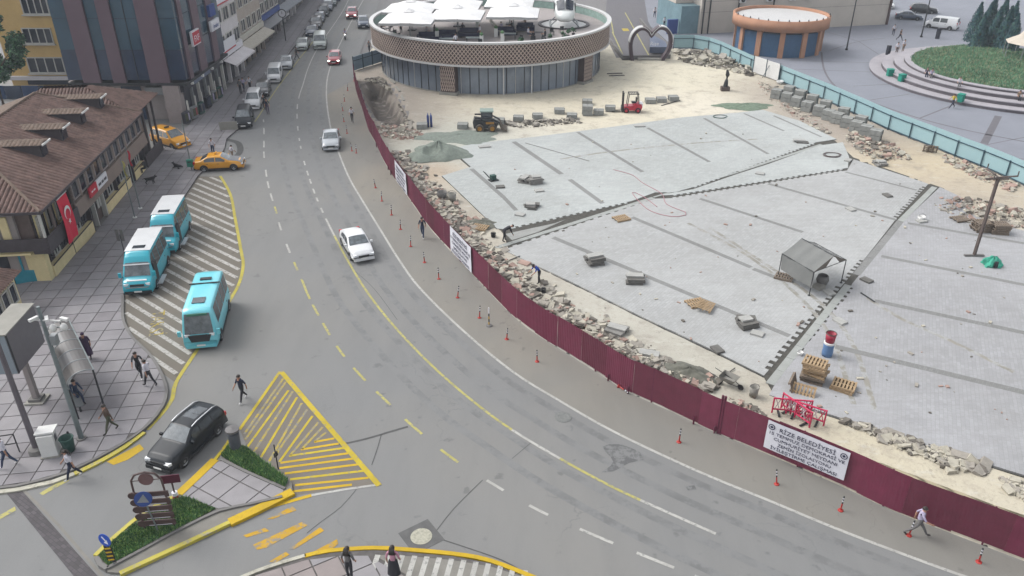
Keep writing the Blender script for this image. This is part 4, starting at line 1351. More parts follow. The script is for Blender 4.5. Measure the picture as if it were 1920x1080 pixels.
for k in range(8):
    mb = MB(); mb.box(k * 2.0, k * 2.0 + 1.93, 0, .1, 0, oz(162) + 1.0); mb.build('panel', M_glassd if k % 2 else mat('blue_board', S(44, 68, 104, 1.3), .6, var=.2), bh)
ac = thing('satellite_dish', 'white satellite dish between the ochre building and the tiled roof', 'dish', atY(127, 176, YB - 4))
mb = MB(); mb.lathe([(.02, 0), (.25, .05), (.42, .18)], 14); mb.lathe([(.42, .2), (.25, .08), (.02, .03)], 14); o = mb.build('dish', M_whitep, ac); o.rotation_euler = (R(60), 0, 0)
mb = MB(); mb.tube([(0, .1, -2.5), (0, .1, 0)], .04, 6); mb.build('stand', M_steel, ac)

# ---- row of shop buildings along the street
def street_block(y0, y1, xw, h, wall, label, sign_m, storeys, awn_m, seed):
    rnd = random.Random(seed)
    t = thing('shop_building', label, 'building', (xw, y0, 0))
    L = y1 - y0
    bar('wall', t, wall, -10, 0, 0, L, 3.4, h)
    bar('ground_wall', t, M_sha, -10, -.5, 0, L, 0, 3.38)
    n = max(2, int(L / 2.4))
    for f in range(storeys):
        z0 = 4.3 + f * 3.0
        if z0 + 1.7 > h: break
        for k in range(n):
            w = L / n
            window(t, M_pane, M_frame, (0, k * w + .35, z0), (0, 1, 0), w - .7, 1.6, out=(1, 0, 0), bars=1, fr=.1)
    for k in range(n + 1):
        bar('pier', t, wall, -.5, -.02, min(L - .3, k * L / n), min(L, k * L / n + .3), 0, 3.38)
    for k in range(n):
        bar('shop_window', t, M_pane, -.49, -.42, k * L / n + .35, (k + 1) * L / n - .05, .3, 2.7)
    bar('fascia_sign', t, sign_m, .003, .25, .15, L - .15, 3.4, 4.15)
    mb = MB()
    mb.face([(.26, .2, 3.3), (1.7, .2, 2.75), (1.7, L - .2, 2.75), (.26, L - .2, 3.3)])
    mb.face([(.26, .2, 3.26), (.26, L - .2, 3.26), (1.7, L - .2, 2.71), (1.7, .2, 2.71)])
    mb.face([(1.7, .2, 2.75), (1.7, .2, 2.55), (1.7, L - .2, 2.55), (1.7, L - .2, 2.75)])
    mb.build('awning', awn_m, t)
    return t
M_beige = mat('beige_render', S(176, 166, 156, 1.4), .85, var=.1, scale=.8)
b1 = street_block(97.0, 105.5, -34.9, 15, M_whitew, 'white shop building with red trimmed panels beside the glass building', M_signw, 4, M_whitew, 1)
for k, (z0, z1) in enumerate([(4.2, 5.4), (9.6, 10.9)]):
    bar('white_panel', b1, M_signw, .26, .42, .3, 5.2, z0, z1)
    bar('red_trim', b1, M_redp, .24, .4, .25, 5.25, z0 - .18, z0 - .01)
bar('red_panel', b1, M_redp, .26, .4, 5.6, 8.0, 10.0, 11.2)
b2 = street_block(105.6, 118, -35.6, 14, M_beige, 'beige shop building with a long pale canopy on the street', mat('beige_sign', S(190, 186, 176, 1.4), .6), 3, mat('pale_canopy', S(186, 180, 168, 1.4), .8), 2)
b3 = street_block(118.1, 131, -36.6, 16, M_grayw, 'grey shop building with a blue fascia further up the street', M_bluep, 4, M_sha, 3)
b4 = street_block(131.1, 146, -37.8, 15, M_whitew, 'pale shop building near the top of the street', M_sha, 3, mat('grey_canopy', S(140, 144, 150, 1.4), .8), 4)
b5 = street_block(146.1, 170, -39.2, 17, M_beige, 'farthest beige building on the left of the street', M_redp, 4, M_bluep, 5)
rs = thing('round_clock_sign', 'round white sign on a dark post by the parked cars', 'sign', at(536, 78))
mb = MB(); mb.tube([(0, 0, 0), (0, 0, 3.6)], .08, 8); mb.build('post', M_dark, rs)
mb = MB(); mb.cyl((0, 0, 0), .62, .14, 24); o = mb.build('dial_rim', M_dark, rs, loc=(0, .07, 4.1)); o.rotation_euler = (R(90), 0, 0)
mb = MB(); mb.cyl((0, 0, 0), .5, .02, 24); o = mb.build('dial', M_signw, rs, loc=(0, -.072, 4.1)); o.rotation_euler = (R(90), 0, 0)
bar('clock_hand', rs, M_black, -.03, .03, -.115, -.095, 4.0, 4.4)
# ------------------------------------------------------------------ round cafe
CX, CY, CR = -2.8, 108.6, 15.6
M_lat = mat('brown_lattice', S(166, 150, 140, 1.05), .8, var=.1, scale=1.0)
M_latd = mat('dark_lattice_back', S(72, 60, 58, 1.3), .9, var=.15)
M_rim = mat('white_rim', S(218, 218, 218, 1.6), .5, var=.06)
M_deck = mat('deck_floor', S(190, 182, 180, 2.0), .8, var=.1, scale=.6)
M_drum = mat('blue_grey_glass', S(112, 122, 134, 1.2), .14, var=.25, scale=.25, spec=.6)
cafe = thing('round_cafe', 'round cafe with latticed parapet, glass ground floor and roof terrace', 'building', (CX, CY, 0))
ZD, ZB, ZT = 5.15, 3.62, 6.2
mb = MB(); mb.lathe([(.01, ZD), (CR - .25, ZD)], 96); mb.build('terrace_floor', M_deck, cafe)
mb = MB(); mb.lathe([(CR - 1.4, ZB), (CR - .1, ZB), (CR - .1, ZT - .1), (CR - .32, ZT - .1), (CR - .32, ZD - .02)], 120); mb.build('parapet', M_latd, cafe, True)
mb = MB(); mb.lathe([(CR - .42, ZT - .12), (CR - .42, ZT + .1), (CR + .12, ZT + .1), (CR + .12, ZT - .12)], 120); mb.build('top_rim', M_rim, cafe)
mb = MB(); mb.lathe([(CR - .1, ZB - .12), (CR + .08, ZB - .12), (CR + .08, ZB + .08), (CR - .1, ZB + .08)], 120); mb.build('lower_rim', M_rim, cafe)
mb = MB(); mb.lathe([(CR - .4, ZT - .15), (CR - .4, ZD)], 96); mb.build('parapet_lining', mat('parapet_lining', S(150, 176, 168, 1.5), .7, var=.2), cafe)
# lattice: crossing slats in front of the dark backing (a band of rhombs)
mb = MB()
nl = 108
for k in range(nl):
    a = math.pi + (k / nl) * math.pi * 1.0 - .0
    for sgn in (1, -1):
        da = sgn * math.pi / nl * 4.5
        r_ = CR + (.0 if sgn > 0 else .012)
        w = .0042
        segs = 5
        for j in range(segs):
            z0 = ZB + .08 + (ZT - ZB - .22) * j / segs; z1 = ZB + .08 + (ZT - ZB - .22) * (j + 1) / segs
            a0, a1 = a + da * j / segs * 1.0, a + da * (j + 1) / segs
            q = [(a0 - w, z0), (a0 + w, z0), (a1 + w, z1), (a1 - w, z1)]
            mb.face([(r_ * math.cos(p[0]), r_ * math.sin(p[0]), p[1]) for p in q])
lt = mb.build('lattice_slats', M_lat, cafe); lt['kind'] = 'stuff'
# drum: glass panes between mullions, soffit
DR = CR - 1.15
mb = MB(); mb.lathe([(DR - .15, 0), (DR - .15, ZB)], 96); mb.build('inner_wall', M_glassd, cafe)
npan = 84
for k in range(npan):
    a0, a1 = 2 * math.pi * k / npan, 2 * math.pi * (k + 1) / npan
    if math.sin((a0 + a1) / 2) > .25: continue
    mb = MB()
    q = [(DR * math.cos(a0 + .004), DR * math.sin(a0 + .004)), (DR * math.cos(a1 - .004), DR * math.sin(a1 - .004))]
    mb.face([(q[0][0], q[0][1], .12), (q[1][0], q[1][1], .12), (q[1][0], q[1][1], ZB - .1), (q[0][0], q[0][1], ZB - .1)])
    mb.build('glass_pane', M_drum, cafe)
    mb = MB(); mb.cbox((DR * math.cos(a0), DR * math.sin(a0), ZB / 2), (.1, .05, ZB - .1), a0); mb.build('mullion', M_dark if k % 6 else M_rim, cafe)
mb = MB(); mb.lathe([(DR - .2, .12), (DR + .12, .12), (DR + .12, 0)], 96); mb.build('base_kerb', M_conc, cafe)
# lattice-clad columns
for px, py in [(833, 184), (1093, 155)]:
    c = at(px, py)
    l = c - Vector((CX, CY, 0))
    a = math.atan2(l.y, l.x)
    rr = DR + .35
    cl = MB(); cl.cbox((rr * math.cos(a), rr * math.sin(a), ZB / 2 + .2), (1.0, 1.9, ZB - .4), a); col_o = cl.build('lattice_column', M_latd, cafe)
    mb = MB()
    M_ = Matrix.Translation((rr * math.cos(a), rr * math.sin(a), 0)) @ Matrix.Rotation(a, 4, 'Z')
    mb.M = M_
    for i in range(-4, 13):
        for sgn in (1, -1):
            for seg_ in range(7):
                y_ = -.95 + i * .24
                z0 = .45 + seg_ * .44; z1 = z0 + .44
                ya, yb = y_ + sgn * seg_ * .12 - (0 if sgn > 0 else 0), y_ + sgn * (seg_ + 1) * .12
                if -.95 <= ya <= .92 and -.95 <= yb <= .92:
                    mb.face([(.52, ya - .035, z0), (.52, ya + .035, z0), (.52, yb + .035, z1), (.52, yb - .035, z1)])
    o = mb.build('lattice_slats', M_lat, col_o); o['kind'] = 'stuff'
    mb = MB(); mb.cbox((rr * math.cos(a), rr * math.sin(a), .17), (1.3, 2.2, .36), a); mb.build('column_base', M_conc, cafe)
for px, py in [(848, 176), (944, 178), (995, 174)]:
    c = at(px, py); l = c - Vector((CX, CY, 0)); a = math.atan2(l.y, l.x)
    mb = MB(); mb.tube([((DR + .25) * math.cos(a), (DR + .25) * math.sin(a), 0), ((DR + .25) * math.cos(a), (DR + .25) * math.sin(a), ZB)], .09, 8); mb.build('round_post', M_rim, cafe)
def deck(px, py): return at(px, py, ZD)
# large square parasols
M_par = mat('white_canopy', S(240, 240, 240, 1.5), .8, var=.03)
def parasol(cx, cy, half, zt, label):
    t = thing('parasol', label, 'parasol', (cx, cy, ZD), R(-4))
    n = 10
    def fn(u, v):
        x, y = (u * 2 - 1), (v * 2 - 1)
        r_ = max(abs(x), abs(y))
        return (x * half, y * half, zt + .25 - 1.0 * r_ ** 1.1 - .06 * math.sin(u * 9) * math.cos(v * 8))
    mb = MB(); mb.grid(fn, n, n); mb.grid(lambda u, v: Vector(fn(u, v)) - Vector((0, 0, .02)), n, n, flip=True)
    for s0, s1 in (((-1, -1), (1, -1)), ((1, -1), (1, 1)), ((1, 1), (-1, 1)), ((-1, 1), (-1, -1))):
        p = [Vector((s0[0] * half, s0[1] * half, zt - .76)), Vector((s1[0] * half, s1[1] * half, zt - .76))]
        mb.face([p[0], p[1], p[1] - Vector((0, 0, .28)), p[0] - Vector((0, 0, .28))])
        mb.face([p[1], p[0], p[0] - Vector((0, 0, .28)), p[1] - Vector((0, 0, .28))])
    mb.build('canopy', M_par, t)
    def f2(u, v):
        x, y = (u * 2 - 1), (v * 2 - 1)
        return (x * .62, y * .62, zt + .5 - .42 * max(abs(x), abs(y)))
    mb = MB(); mb.grid(f2, 4, 4); mb.grid(lambda u, v: Vector(f2(u, v)) - Vector((0, 0, .02)), 4, 4, flip=True); mb.build('vent_cap', M_par, t)
    mb = MB(); mb.tube([(0, 0, 0), (0, 0, zt)], .07, 8); mb.build('pole', M_steel, t)
    mb = MB(); mb.box(-.5, .5, -.5, .5, 0, .12); mb.build('base', M_dark, t)
    for sx in (-1, 1):
        for sy in (-1, 1):
            mb = MB(); mb.tube([(0, 0, zt - .1), (sx * half * .97, sy * half * .97, zt - .84)], .025, 5); mb.build('rib', M_steel, t)
PZ = 3.35
for (px, py, lab) in [(767, 29, 'white square parasol at the left end of the cafe terrace'), (858, 22, 'white square parasol beside the open walkway of the cafe terrace'), (963, 18, 'white square parasol next to the helicopter on the terrace')]:
    c = at(px, py, ZD + PZ - .4)
    parasol(c.x, c.y, 3.12, PZ, lab)
for (px, py, lab) in [(767, 29, 'rear white parasol at the left of the terrace'), (858, 22, 'rear white parasol in the middle of the terrace'), (963, 18, 'rear white parasol right of the walkway')]:
    c = at(px, py, ZD + PZ - .4)
    parasol(c.x - .5, c.y + 6.35, 3.1, PZ + .1, lab)
# terrace furniture
M_sofa = mat('navy_fabric', S(52, 56, 84, 1.6), .9, var=.15)
M_tabl = mat('dark_table', S(78, 72, 76, 1.5), .6, var=.15)
def sofa(px, py, rz, L=1.9, label='navy sofa', m=None):
    t = thing('sofa', label, 'sofa', deck(px, py), rz, None)
    bar('seat', t, M_sofa, -L / 2, L / 2, -.4, .35, .08, .45)
    bar('backrest', t, M_sofa, -L / 2, L / 2, .353, .55, .08, .95)
    for s_ in (-1, 1):
        bar('armrest', t, M_sofa, s_ * (L / 2 + .09) - .085, s_ * (L / 2 + .09) + .085, -.4, .55, .08, .65)
    return t
def dtable(px, py, label, m=M_tabl, L=1.5):
    t = thing('terrace_table', label, 'table', deck(px, py), R(random.uniform(-8, 8)))
    bar('tabletop', t, m, -L / 2, L / 2, -.4, .4, .7, .75)
    for sx in (-1, 1):
        for sy in (-1, 1):
            bar('leg', t, M_dark, sx * (L / 2 - .1) - .03, sx * (L / 2 - .1) + .03, sy * .3 - .03, sy * .3 + .03, 0, .698)
    return t
def chair(px, py, rz, label, group):
    t = thing('terrace_chair', label, 'chair', deck(px, py), rz, group)
    bar('seat', t, M_dark, -.24, .24, -.24, .24, .42, .47)
    bar('backrest', t, M_dark, -.24, .24, .2, .25, .48, .88)
    for sx in (-1, 1):
        for sy in (-1, 1):
            bar('leg', t, M_dark, sx * .2 - .02, sx * .2 + .02, sy * .2 - .02, sy * .2 + .02, 0, .418)
    return t
sofa(805, 76, 0, 2.6, 'navy sofa under the second parasol on the terrace')
sofa(838, 72, 0, 2.2, 'navy sofa behind the standing waiter')
sofa(880, 68, 0, 2.4, 'navy sofa left of the terrace walkway')
sofa(948, 66, 0, 2.2, 'navy sofa right of the terrace walkway')
sofa(985, 58, 0, 2.0, 'navy sofa under the right-hand parasol')
dtable(838, 84, 'table with pale top in front of the waiter', M_galv, 1.8)
dtable(888, 82, 'dark table beside the white column on the terrace', M_galv, 1.8)
dtable(955, 74, 'table right of the walkway on the terrace', M_galv, 1.6)
dtable(1007, 72, 'table where guests sit near the helicopter', M_tabl, 1.4)
for i, (px, py) in enumerate([(735, 66), (742, 70), (752, 76), (727, 60), (768, 80), (790, 84), (1035, 66), (1052, 62), (824, 88), (900, 88), (975, 80), (1000, 82), (1020, 78)]):
    chair(px, py, R(random.uniform(0, 360)), 'dark chair along the terrace parapet', 'dark chairs round the terrace edge')
for i, (px, py) in enumerate([(820, 75), (895, 60), (903, 84), (930, 70), (942, 80)]):
    t = thing('white_planter', 'white upright planter box on the cafe terrace', 'planter', deck(px, py), 0, 'white planters beside the terrace walkway')
    bar('box', t, M_whitep, -.22, .22, -.2, .2, 0, 1.05)
    mb = MB(); mb.lathe([(.02, 0), (.2, .05), (.22, .25), (.02, .4)], 8); mb.build('plant', M_g[1], t, loc=(0, 0, 1.06))
rw = thing('walkway_runner', 'pale walkway with kerbs crossing the cafe terrace', 'walkway', deck(912, 60), R(0))
mb = MB(); mb.prism([xy(deck(p, q) - deck(912, 60)) for p, q in ((896, 40), (918, 40), (945, 78), (910, 86))], 0.003, .05); mb.build('paving', M_deck, rw)
for a, b in (((918, 40), (945, 78)),):
    mb = MB(); strip(mb, [xy(deck(*a) - deck(912, 60)), xy((deck(*a) + deck(*b)) / 2 - deck(912, 60)), xy(deck(*b) - deck(912, 60))], .2, .05, z1=.55); mb.build('side_wall', M_conc, rw)
M_leaf = [mat('leaf_green', S(66, 104, 74, 1.25), .7, var=.35, scale=1.0, worldco=True), mat('leaf_dark', S(40, 70, 56, 1.25), .7, var=.3, scale=1.0, worldco=True), mat('leaf_pale', S(98, 136, 100, 1.25), .7, var=.3, scale=1.0, worldco=True)]
M_bark = mat('bark', S(92, 78, 66, 1.4), .95, var=.3, scale=6)
def foliage(rnd, blobs, n, size, mb):
    for _ in range(n):
        c, r_ = rnd.choice(blobs)
        d_ = Vector((rnd.gauss(0, 1), rnd.gauss(0, 1), rnd.gauss(0, 1))).normalized() * r_ * rnd.uniform(.35, 1.05)
        p = Vector(c) + Vector((d_.x, d_.y, d_.z * .85))
        s_ = size * rnd.uniform(.5, 1.3)
        a = Vector((rnd.gauss(0, 1), rnd.gauss(0, 1), rnd.gauss(0, .6))).normalized() * s_
        b = a.cross(Vector((rnd.gauss(0, 1), rnd.gauss(0, 1), rnd.gauss(0, 1))).normalized()) * .55
        mb.face([p - a, p - b * .9, p + a, p + b], rnd.choice((0, 0, 1, 1, 2)))
def bush(name, label, cat, loc, r_, n, group=None, seed=1, size=.12, pot=None):
    t = thing(name, label, cat, loc, 0, group)
    rnd = random.Random(seed)
    z = 0
    if pot:
        mb = MB(); mb.lathe([(.01, 0), (pot * .75, 0), (pot, pot * 1.3), (pot * .85, pot * 1.3), (.01, pot * 1.2)], 12); mb.build('pot', M_tabl, t); z = pot * 1.2
    mb = MB(); mb.tube([(0, 0, z), (0, 0, z + r_)], .03, 5); mb.build('stem', M_bark, t)
    bl = [((rnd.uniform(-.4, .4) * r_, rnd.uniform(-.4, .4) * r_, z + r_ * rnd.uniform(.6, 1.2)), r_ * rnd.uniform(.45, .7)) for _ in range(5)]
    mb = MB(); foliage(rnd, bl, n, size, mb); mb.build('foliage', M_leaf, t)
    return t
for i, (px, py) in enumerate([(1065, 70), (1075, 66), (1030, 78), (1055, 74), (760, 84), (738, 76), (978, 85), (1060, 78)]):
    bush('potted_plant', 'small potted shrub along the terrace parapet', 'plant', deck(px, py), .45, 130, 'potted shrubs along the terrace parapet', i, .12, .22)
# helicopter standing on the terrace
M_heli = mat('helicopter_white', S(236, 240, 238, 1.5), .35, var=.04, spec=.5, coat=.3)
hp = deck(1057, 46)
heli = thing('display_helicopter', 'white helicopter parked nose first on the cafe terrace', 'helicopter', hp, R(-91))
heli.scale = (1.3,) * 3
mb = MB()
st_h = [(3.2, .1, 1.1, 1.15), (3.0, .55, .85, 1.5), (2.5, .85, .7, 1.75), (1.7, 1.0, .62, 2.2), (.9, 1.05, .6, 2.75), (0, 1.05, .6, 2.85), (-1.2, .95, .7, 2.85), (-2.2, .6, 1.2, 2.6), (-3.0, .3, 1.7, 2.4), (-5.5, .18, 1.95, 2.3), (-7.0, .14, 2.1, 2.35)]
rings = []
for x, w, z0, z1 in st_h:
    zc_ = (z0 + z1) / 2; hh = (z1 - z0) / 2
    rings.append([mb.pt((x, w * math.copysign(abs(math.cos(t)) ** .75, math.cos(t)), zc_ + hh * math.copysign(abs(math.sin(t)) ** .75, math.sin(t)))) for t in [k * 2 * math.pi / 16 for k in range(16)]])
for i in range(len(rings) - 1):
    for k in range(16):
        l = (k + 1) % 16
        mb.f.append([rings[i][k], rings[i + 1][k], rings[i + 1][l], rings[i][l]]); mb.m.append(0)
mb.f.append(rings[0]); mb.m.append(0)
mb.build('fuselage', M_heli, heli, True)
for s_ in (-1, 1):
    mb = MB(); mb.face([(2.36, s_ * .07, 1.86), (2.20, s_ * .78, 1.72), (1.12, s_ * .86, 2.44), (1.2, s_ * .07, 2.70)] if s_ > 0 else [(1.2, s_ * .07, 2.70), (1.12, s_ * .86, 2.44), (2.20, s_ * .78, 1.72), (2.36, s_ * .07, 1.86)])
    o = mb.build('windscreen_pane', M_pane, heli); o.location = (.10, 0, .06)
    mb = MB(); mb.box(.2, 1.2, s_ * 1.06 - .02, s_ * 1.06 + .02, 1.5, 2.3); mb.build('side_window', M_pane, heli)
    mb = MB(); mb.tube([(2.2, s_ * 1.35, .25), (1.9, s_ * 1.4, .08), (-1.6, s_ * 1.4, .08)], .09, 8); mb.build('skid', M_steel, heli)
    for x in (1.2, -.9):
        mb = MB(); mb.tube([(x, s_ * .7, .75), (x, s_ * 1.4, .1)], .06, 6); mb.build('skid_strut', M_steel, heli)
mb = MB(); mb.cyl((0, 0, 2.8), .3, .45, 12); mb.build('rotor_mast', M_steel, heli)
for k in range(4):
    mb = MB(); mb.cbox((2.9 * math.cos(k * math.pi / 2 + .5), 2.9 * math.sin(k * math.pi / 2 + .5), 3.3), (5.6, .28, .04), k * math.pi / 2 + .5); mb.build('rotor_blade', M_dark, heli)
mb = MB(); mb.box(-7.2, -6.4, -.05, .05, 2.1, 3.4); mb.build('tail_fin', M_heli, heli)
pl = thing('helicopter_plinth', 'round dark plinth edge under the helicopter', 'plinth', hp)
mb = MB(); mb.lathe([(3.4, .01), (3.4, .14), (3.0, .14), (3.0, .01)], 40); mb.build('ring', M_tabl, pl)
mb = MB(); mb.lathe([(.01, .03), (3.0, .03)], 40); mb.build('pad', M_rim, pl)

# ------------------------------------------------------------------ ramp, heart arch and the square on the right
M_rsq = mat('right_square_slab', S(156, 160, 171), .8, var=.08, scale=.25, worldco=True, bump=.05)
RS = [(p[0] + .15, p[1] + .15) for p in TUR] + [(95, 60), (140, 150), (100, 190), (22, 190)] + [xy(p) for p in W([(1210, 40), (1262, 88)])]
rsq = sheet('right_square', RS, 0.03, M_rsq, z0=-.05)
M_rline = mat('dark_stone_band', S(122, 120, 126), .8, var=.1, worldco=True)
for pts, w in [([(1540, 98), (1545, 130), (1562, 158), (1590, 175), (1700, 215), (1800, 242), (1930, 268)], .25), ([(1600, 162), (1675, 158)], .15), ([(1632, 188), (1705, 177)], .15), ([(1725, 222), (1790, 196)], .2), ([(1845, 270), (1872, 218)], .7), ([(1490, 130), (1650, 136)], .14), ([(1480, 114), (1640, 118)], .14), ([(1556, 95), (1610, 78), (1660, 72)], .14), ([(1610, 78), (1650, 104)], .12), ([(1845, 273), (1930, 256)], .12), ([(1900, 297), (1990, 305)], .12), ([(1550, 60), (1610, 78)], .12)]:
    mb = MB(); strip(mb, curve([xy(p) for p in W(pts)], 1.0), w, .034); mb.build('stone_band', M_rline, rsq)
ramp = sheet('ramp_road', [xy(p) for p in W([(1132, 60), (1140, -20), (1205, -20), (1215, 40), (1250, 108), (1168, 112)])], 0.034, asphalt('ramp_asphalt', S(118, 116, 122), S(126, 124, 124), .4, .3))
for a, b in (((1148, 60), (1170, 108)), ((1172, 24), (1217, 105)), ((1146, 40), (1150, 62))):
    A, B = at(*a), at(*b); mb = MB(); strip(mb, [xy(A), xy(B)], .18, .04); mb.build('yellow_line', M_yelpale, ramp)
A = at(1172, 55); mb = MB(); mb.face([(A.x - .5, A.y - 1.5, .04), (A.x + .5, A.y - 1.5, .04), (A.x + .5, A.y + .5, .04), (A.x - .5, A.y + .5, .04)]); mb.build('yellow_mark', M_yellow, ramp)
rw_ = thing('ramp_wall', 'low dark parapet wall round the ramp behind the heart arch', 'wall', at(1168, 112))
o_ = at(1168, 112)
mb = MB(); strip(mb, [xy(at(*p) - o_) for p in ((1143, 78), (1168, 112), (1255, 110), (1235, 84), (1200, 40))], .3, 0, z1=.55); mb.build('parapet', M_concd, rw_)
mb = MB(); mb.prism([xy(at(*p) - o_) for p in ((1218, 80), (1246, 95), (1250, 106), (1217, 106))], .5, 1.3); mb.build('cover_panel', mat('slate_panel', S(92, 104, 128, 1.6), .5, var=.1), rw_)
M_heart = mat('heart_maroon', S(84, 66, 74, 1.8), .5, var=.12)
hc = at(1217, 113)
heart = thing('heart_arch', 'maroon heart shaped photo arch at the edge of the ramp', 'arch', hc)
hw, hh = 2.75, 4.35
hp_ = [(-2.35, 0), (-2.6, 1.2), (-2.7, 2.4), (-2.4, 3.5), (-1.7, 4.2), (-.9, 4.25), (-.25, 3.75), (0, 3.3), (.25, 3.75), (.95, 4.35), (1.8, 4.25), (2.5, 3.5), (2.75, 2.5), (2.5, 1.3), (1.95, .4), (1.75, 0)]
hpts = curve(hp_, .25)
def ribbon(mb, pts, wn_, y0, y1):
    n = len(pts)
    for i in range(n - 1):
        a, b = Vector(pts[i]), Vector(pts[i + 1])
        def nr(k):
            t = (Vector(pts[min(k + 1, n - 1)]) - Vector(pts[max(k - 1, 0)])).normalized()
            return Vector((-t.y, t.x)) * wn_
        na, nb = nr(i), nr(i + 1)
        q = [(a - na, y0), (a + na, y0), (a + na, y1), (a - na, y1)]
        r_ = [(b - nb, y0), (b + nb, y0), (b + nb, y1), (b - nb, y1)]
        for k in range(4):
            l = (k + 1) % 4
            mb.face([(q[k][0].x, q[k][1], q[k][0].y), (q[l][0].x, q[l][1], q[l][0].y), (r_[l][0].x, r_[l][1], r_[l][0].y), (r_[k][0].x, r_[k][1], r_[k][0].y)])
mb = MB(); ribbon(mb, hpts, .22, -.5, .6); mb.build('heart_frame', M_heart, heart)
mb = MB(); ribbon(mb, [(p[0] * 1.08, p[1] * 1.035 + .03) for p in hpts if p[1] > 2.2], .05, -.54, .64); mb.build('white_edge', M_rim, heart)
hb = MB(); hb.box(-1.6, 1.7, -.3, .2, 0, .3); hb.build('base_beam', M_conc, heart)
lettering('Rize', .7, M_signw, heart, (.5, -.4, 2.1), (R(90), 0, 0))
# turquoise hoarding round the right of the site
M_tur = mat('turquoise_sheet', S(158, 190, 196, 1.45), .45, var=.06, scale=.4, spec=.4)
M_turp = mat('dark_teal_rail', S(52, 78, 92, 1.4), .5, var=.12)
tf = thing('turquoise_fence', 'turquoise sheet fence with dark rails along the right of the site', 'fence', (TUR[0][0], TUR[0][1], 0))
t0 = Vector((TUR[0][0], TUR[0][1], 0))
pts = along(TUR, 2.9)
wa, wb_ = at(1413, 136), at(1461, 153)
for k in range(len(pts) - 1):
    a = Vector((pts[k][0], pts[k][1], 0)); b = Vector((pts[k + 1][0], pts[k + 1][1], 0))
    L = (b - a).length; ang = math.atan2(b.y - a.y, b.x - a.x); c = (a + b) / 2 - t0
    if wa.x - 1.2 < (a + b).x / 2 < wb_.x + .4:
        pass
    mb = MB(); mb.box(-L / 2 + .01, L / 2 - .01, .05, .08, .08, 2.0)
    o = mb.build('sheet_panel', M_tur, tf, loc=c); o.rotation_euler = (0, 0, ang)
    for z in (.12, 1.45):
        mb = MB(); mb.box(-L / 2, L / 2, -.02, .04, z, z + .08); o = mb.build('rail', M_turp, tf, loc=c); o.rotation_euler = (0, 0, ang)
    mb = MB(); mb.box(-.045, .045, -.09, -.022, 0, 1.62); o = mb.build('post', M_turp, tf, loc=a - t0); o.rotation_euler = (0, 0, ang)
wg = thing('white_site_gate', 'two white panels forming a gate in the turquoise fence', 'gate', wa, 0)
ang = math.atan2((wb_ - wa).y, (wb_ - wa).x); L = (wb_ - wa).length
for k in range(2):
    mb = MB(); mb.box(k * L / 2 + .02, (k + 1) * L / 2 - .02, -.18, -.13, .1, 2.15); o = mb.build('gate_leaf', M_whitep, wg); o.rotation_euler = (0, 0, ang)
for k in range(3):
    mb = MB(); mb.box(k * L / 2 - .04, k * L / 2 + .04, -.24, -.185, 0, 2.3); o = mb.build('gate_post', M_turp, wg); o.rotation_euler = (0, 0, ang)
mb = MB(); mb.tube([(.2, -.8, 0), (.5, -.2, 1.6)], .04, 5); o = mb.build('brace', M_turp, wg); o.rotation_euler = (0, 0, ang); o.location = (L * .5 * math.cos(ang), L * .5 * math.sin(ang), 0)
# short blue panels left of the cafe
bf = thing('glass_barrier', 'grey blue panel barrier closing the pavement left of the cafe', 'barrier', at(663, 134))
A, B = at(663, 134), at(716, 117)
ang = math.atan2((B - A).y, (B - A).x); L = (B - A).length
for k in range(3):
    mb = MB(); mb.box(k * L / 3 + .03, (k + 1) * L / 3 - .03, 0, .05, .1, 1.85); o = mb.build('panel', mat('grey_blue_sheet', S(134, 156, 172, 1.4), .5, var=.1), bf); o.rotation_euler = (0, 0, ang)
for k in range(4):
    mb = MB(); mb.box(k * L / 3 - .05, k * L / 3 + .05, -.08, -.005, 0, 1.95); o = mb.build('post', M_turp, bf); o.rotation_euler = (0, 0, ang)
mb = MB(); mb.box(0, L, -.05, -.004, 1.3, 1.38); o = mb.build('rail', M_turp, bf); o.rotation_euler = (0, 0, ang)
# round kiosk building with an orange fascia
M_orang = mat('terracotta_fascia', S(190, 142, 114, 1.6), .8, var=.1, scale=.8)
kx, ky, kr_ = 38.4, 118.6, 6.7
ki = thing('round_kiosk', 'round kiosk with terracotta fascia and blue shutters', 'building', (kx, ky, 0))
mb = MB(); mb.lathe([(kr_ - .9, 3.55), (kr_, 3.55), (kr_, 5.0), (kr_ - .35, 5.0), (kr_ - .35, 4.6)], 64); mb.build('fascia', M_orang, ki, True)
mb = MB(); mb.lathe([(.01, 4.75), (kr_ - .34, 4.62)], 64); mb.build('roof_membrane', M_rim, ki)
mb = MB(); mb.lathe([(kr_ - 1.0, 0), (kr_ - 1.0, 3.6)], 64); mb.build('inner_wall', M_sha, ki)
for k in range(8):
    a = R(168 + k * 30)
    mb = MB(); mb.cbox(((kr_ - .75) * math.cos(a), (kr_ - .75) * math.sin(a), 1.78), (.5, .7, 3.54), a); mb.build('column', M_orang, ki)
    a2 = a + R(15)
    mb = MB(); mb.cbox(((kr_ - .95) * math.cos(a2), (kr_ - .95) * math.sin(a2), 1.6), (.1, 2.5, 3.1), a2); mb.build('blue_shutter', mat('blue_shutter', S(58, 92, 124, 1.4), .5, var=.12), ki)
for k in range(14):
    a = R(190 + k * 12)
    bd = thing('pigeon', 'small dark pigeon perched on the kiosk roof edge', 'bird', (kx + (kr_ - .15) * math.cos(a), ky + (kr_ - .15) * math.sin(a), 5.0), random.uniform(0, 6), 'pigeons on the kiosk roof')
    mb = MB(); mb.lathe([(.005, 0), (.07, .05), (.09, .12), (.05, .2), (.045, .25), (.005, .3)], 7); mb.build('body', M_dark, bd)
    mb = MB(); mb.cbox((-.14, 0, .07), (.16, .06, .02), 0, .3); mb.build('tail', M_dark, bd)
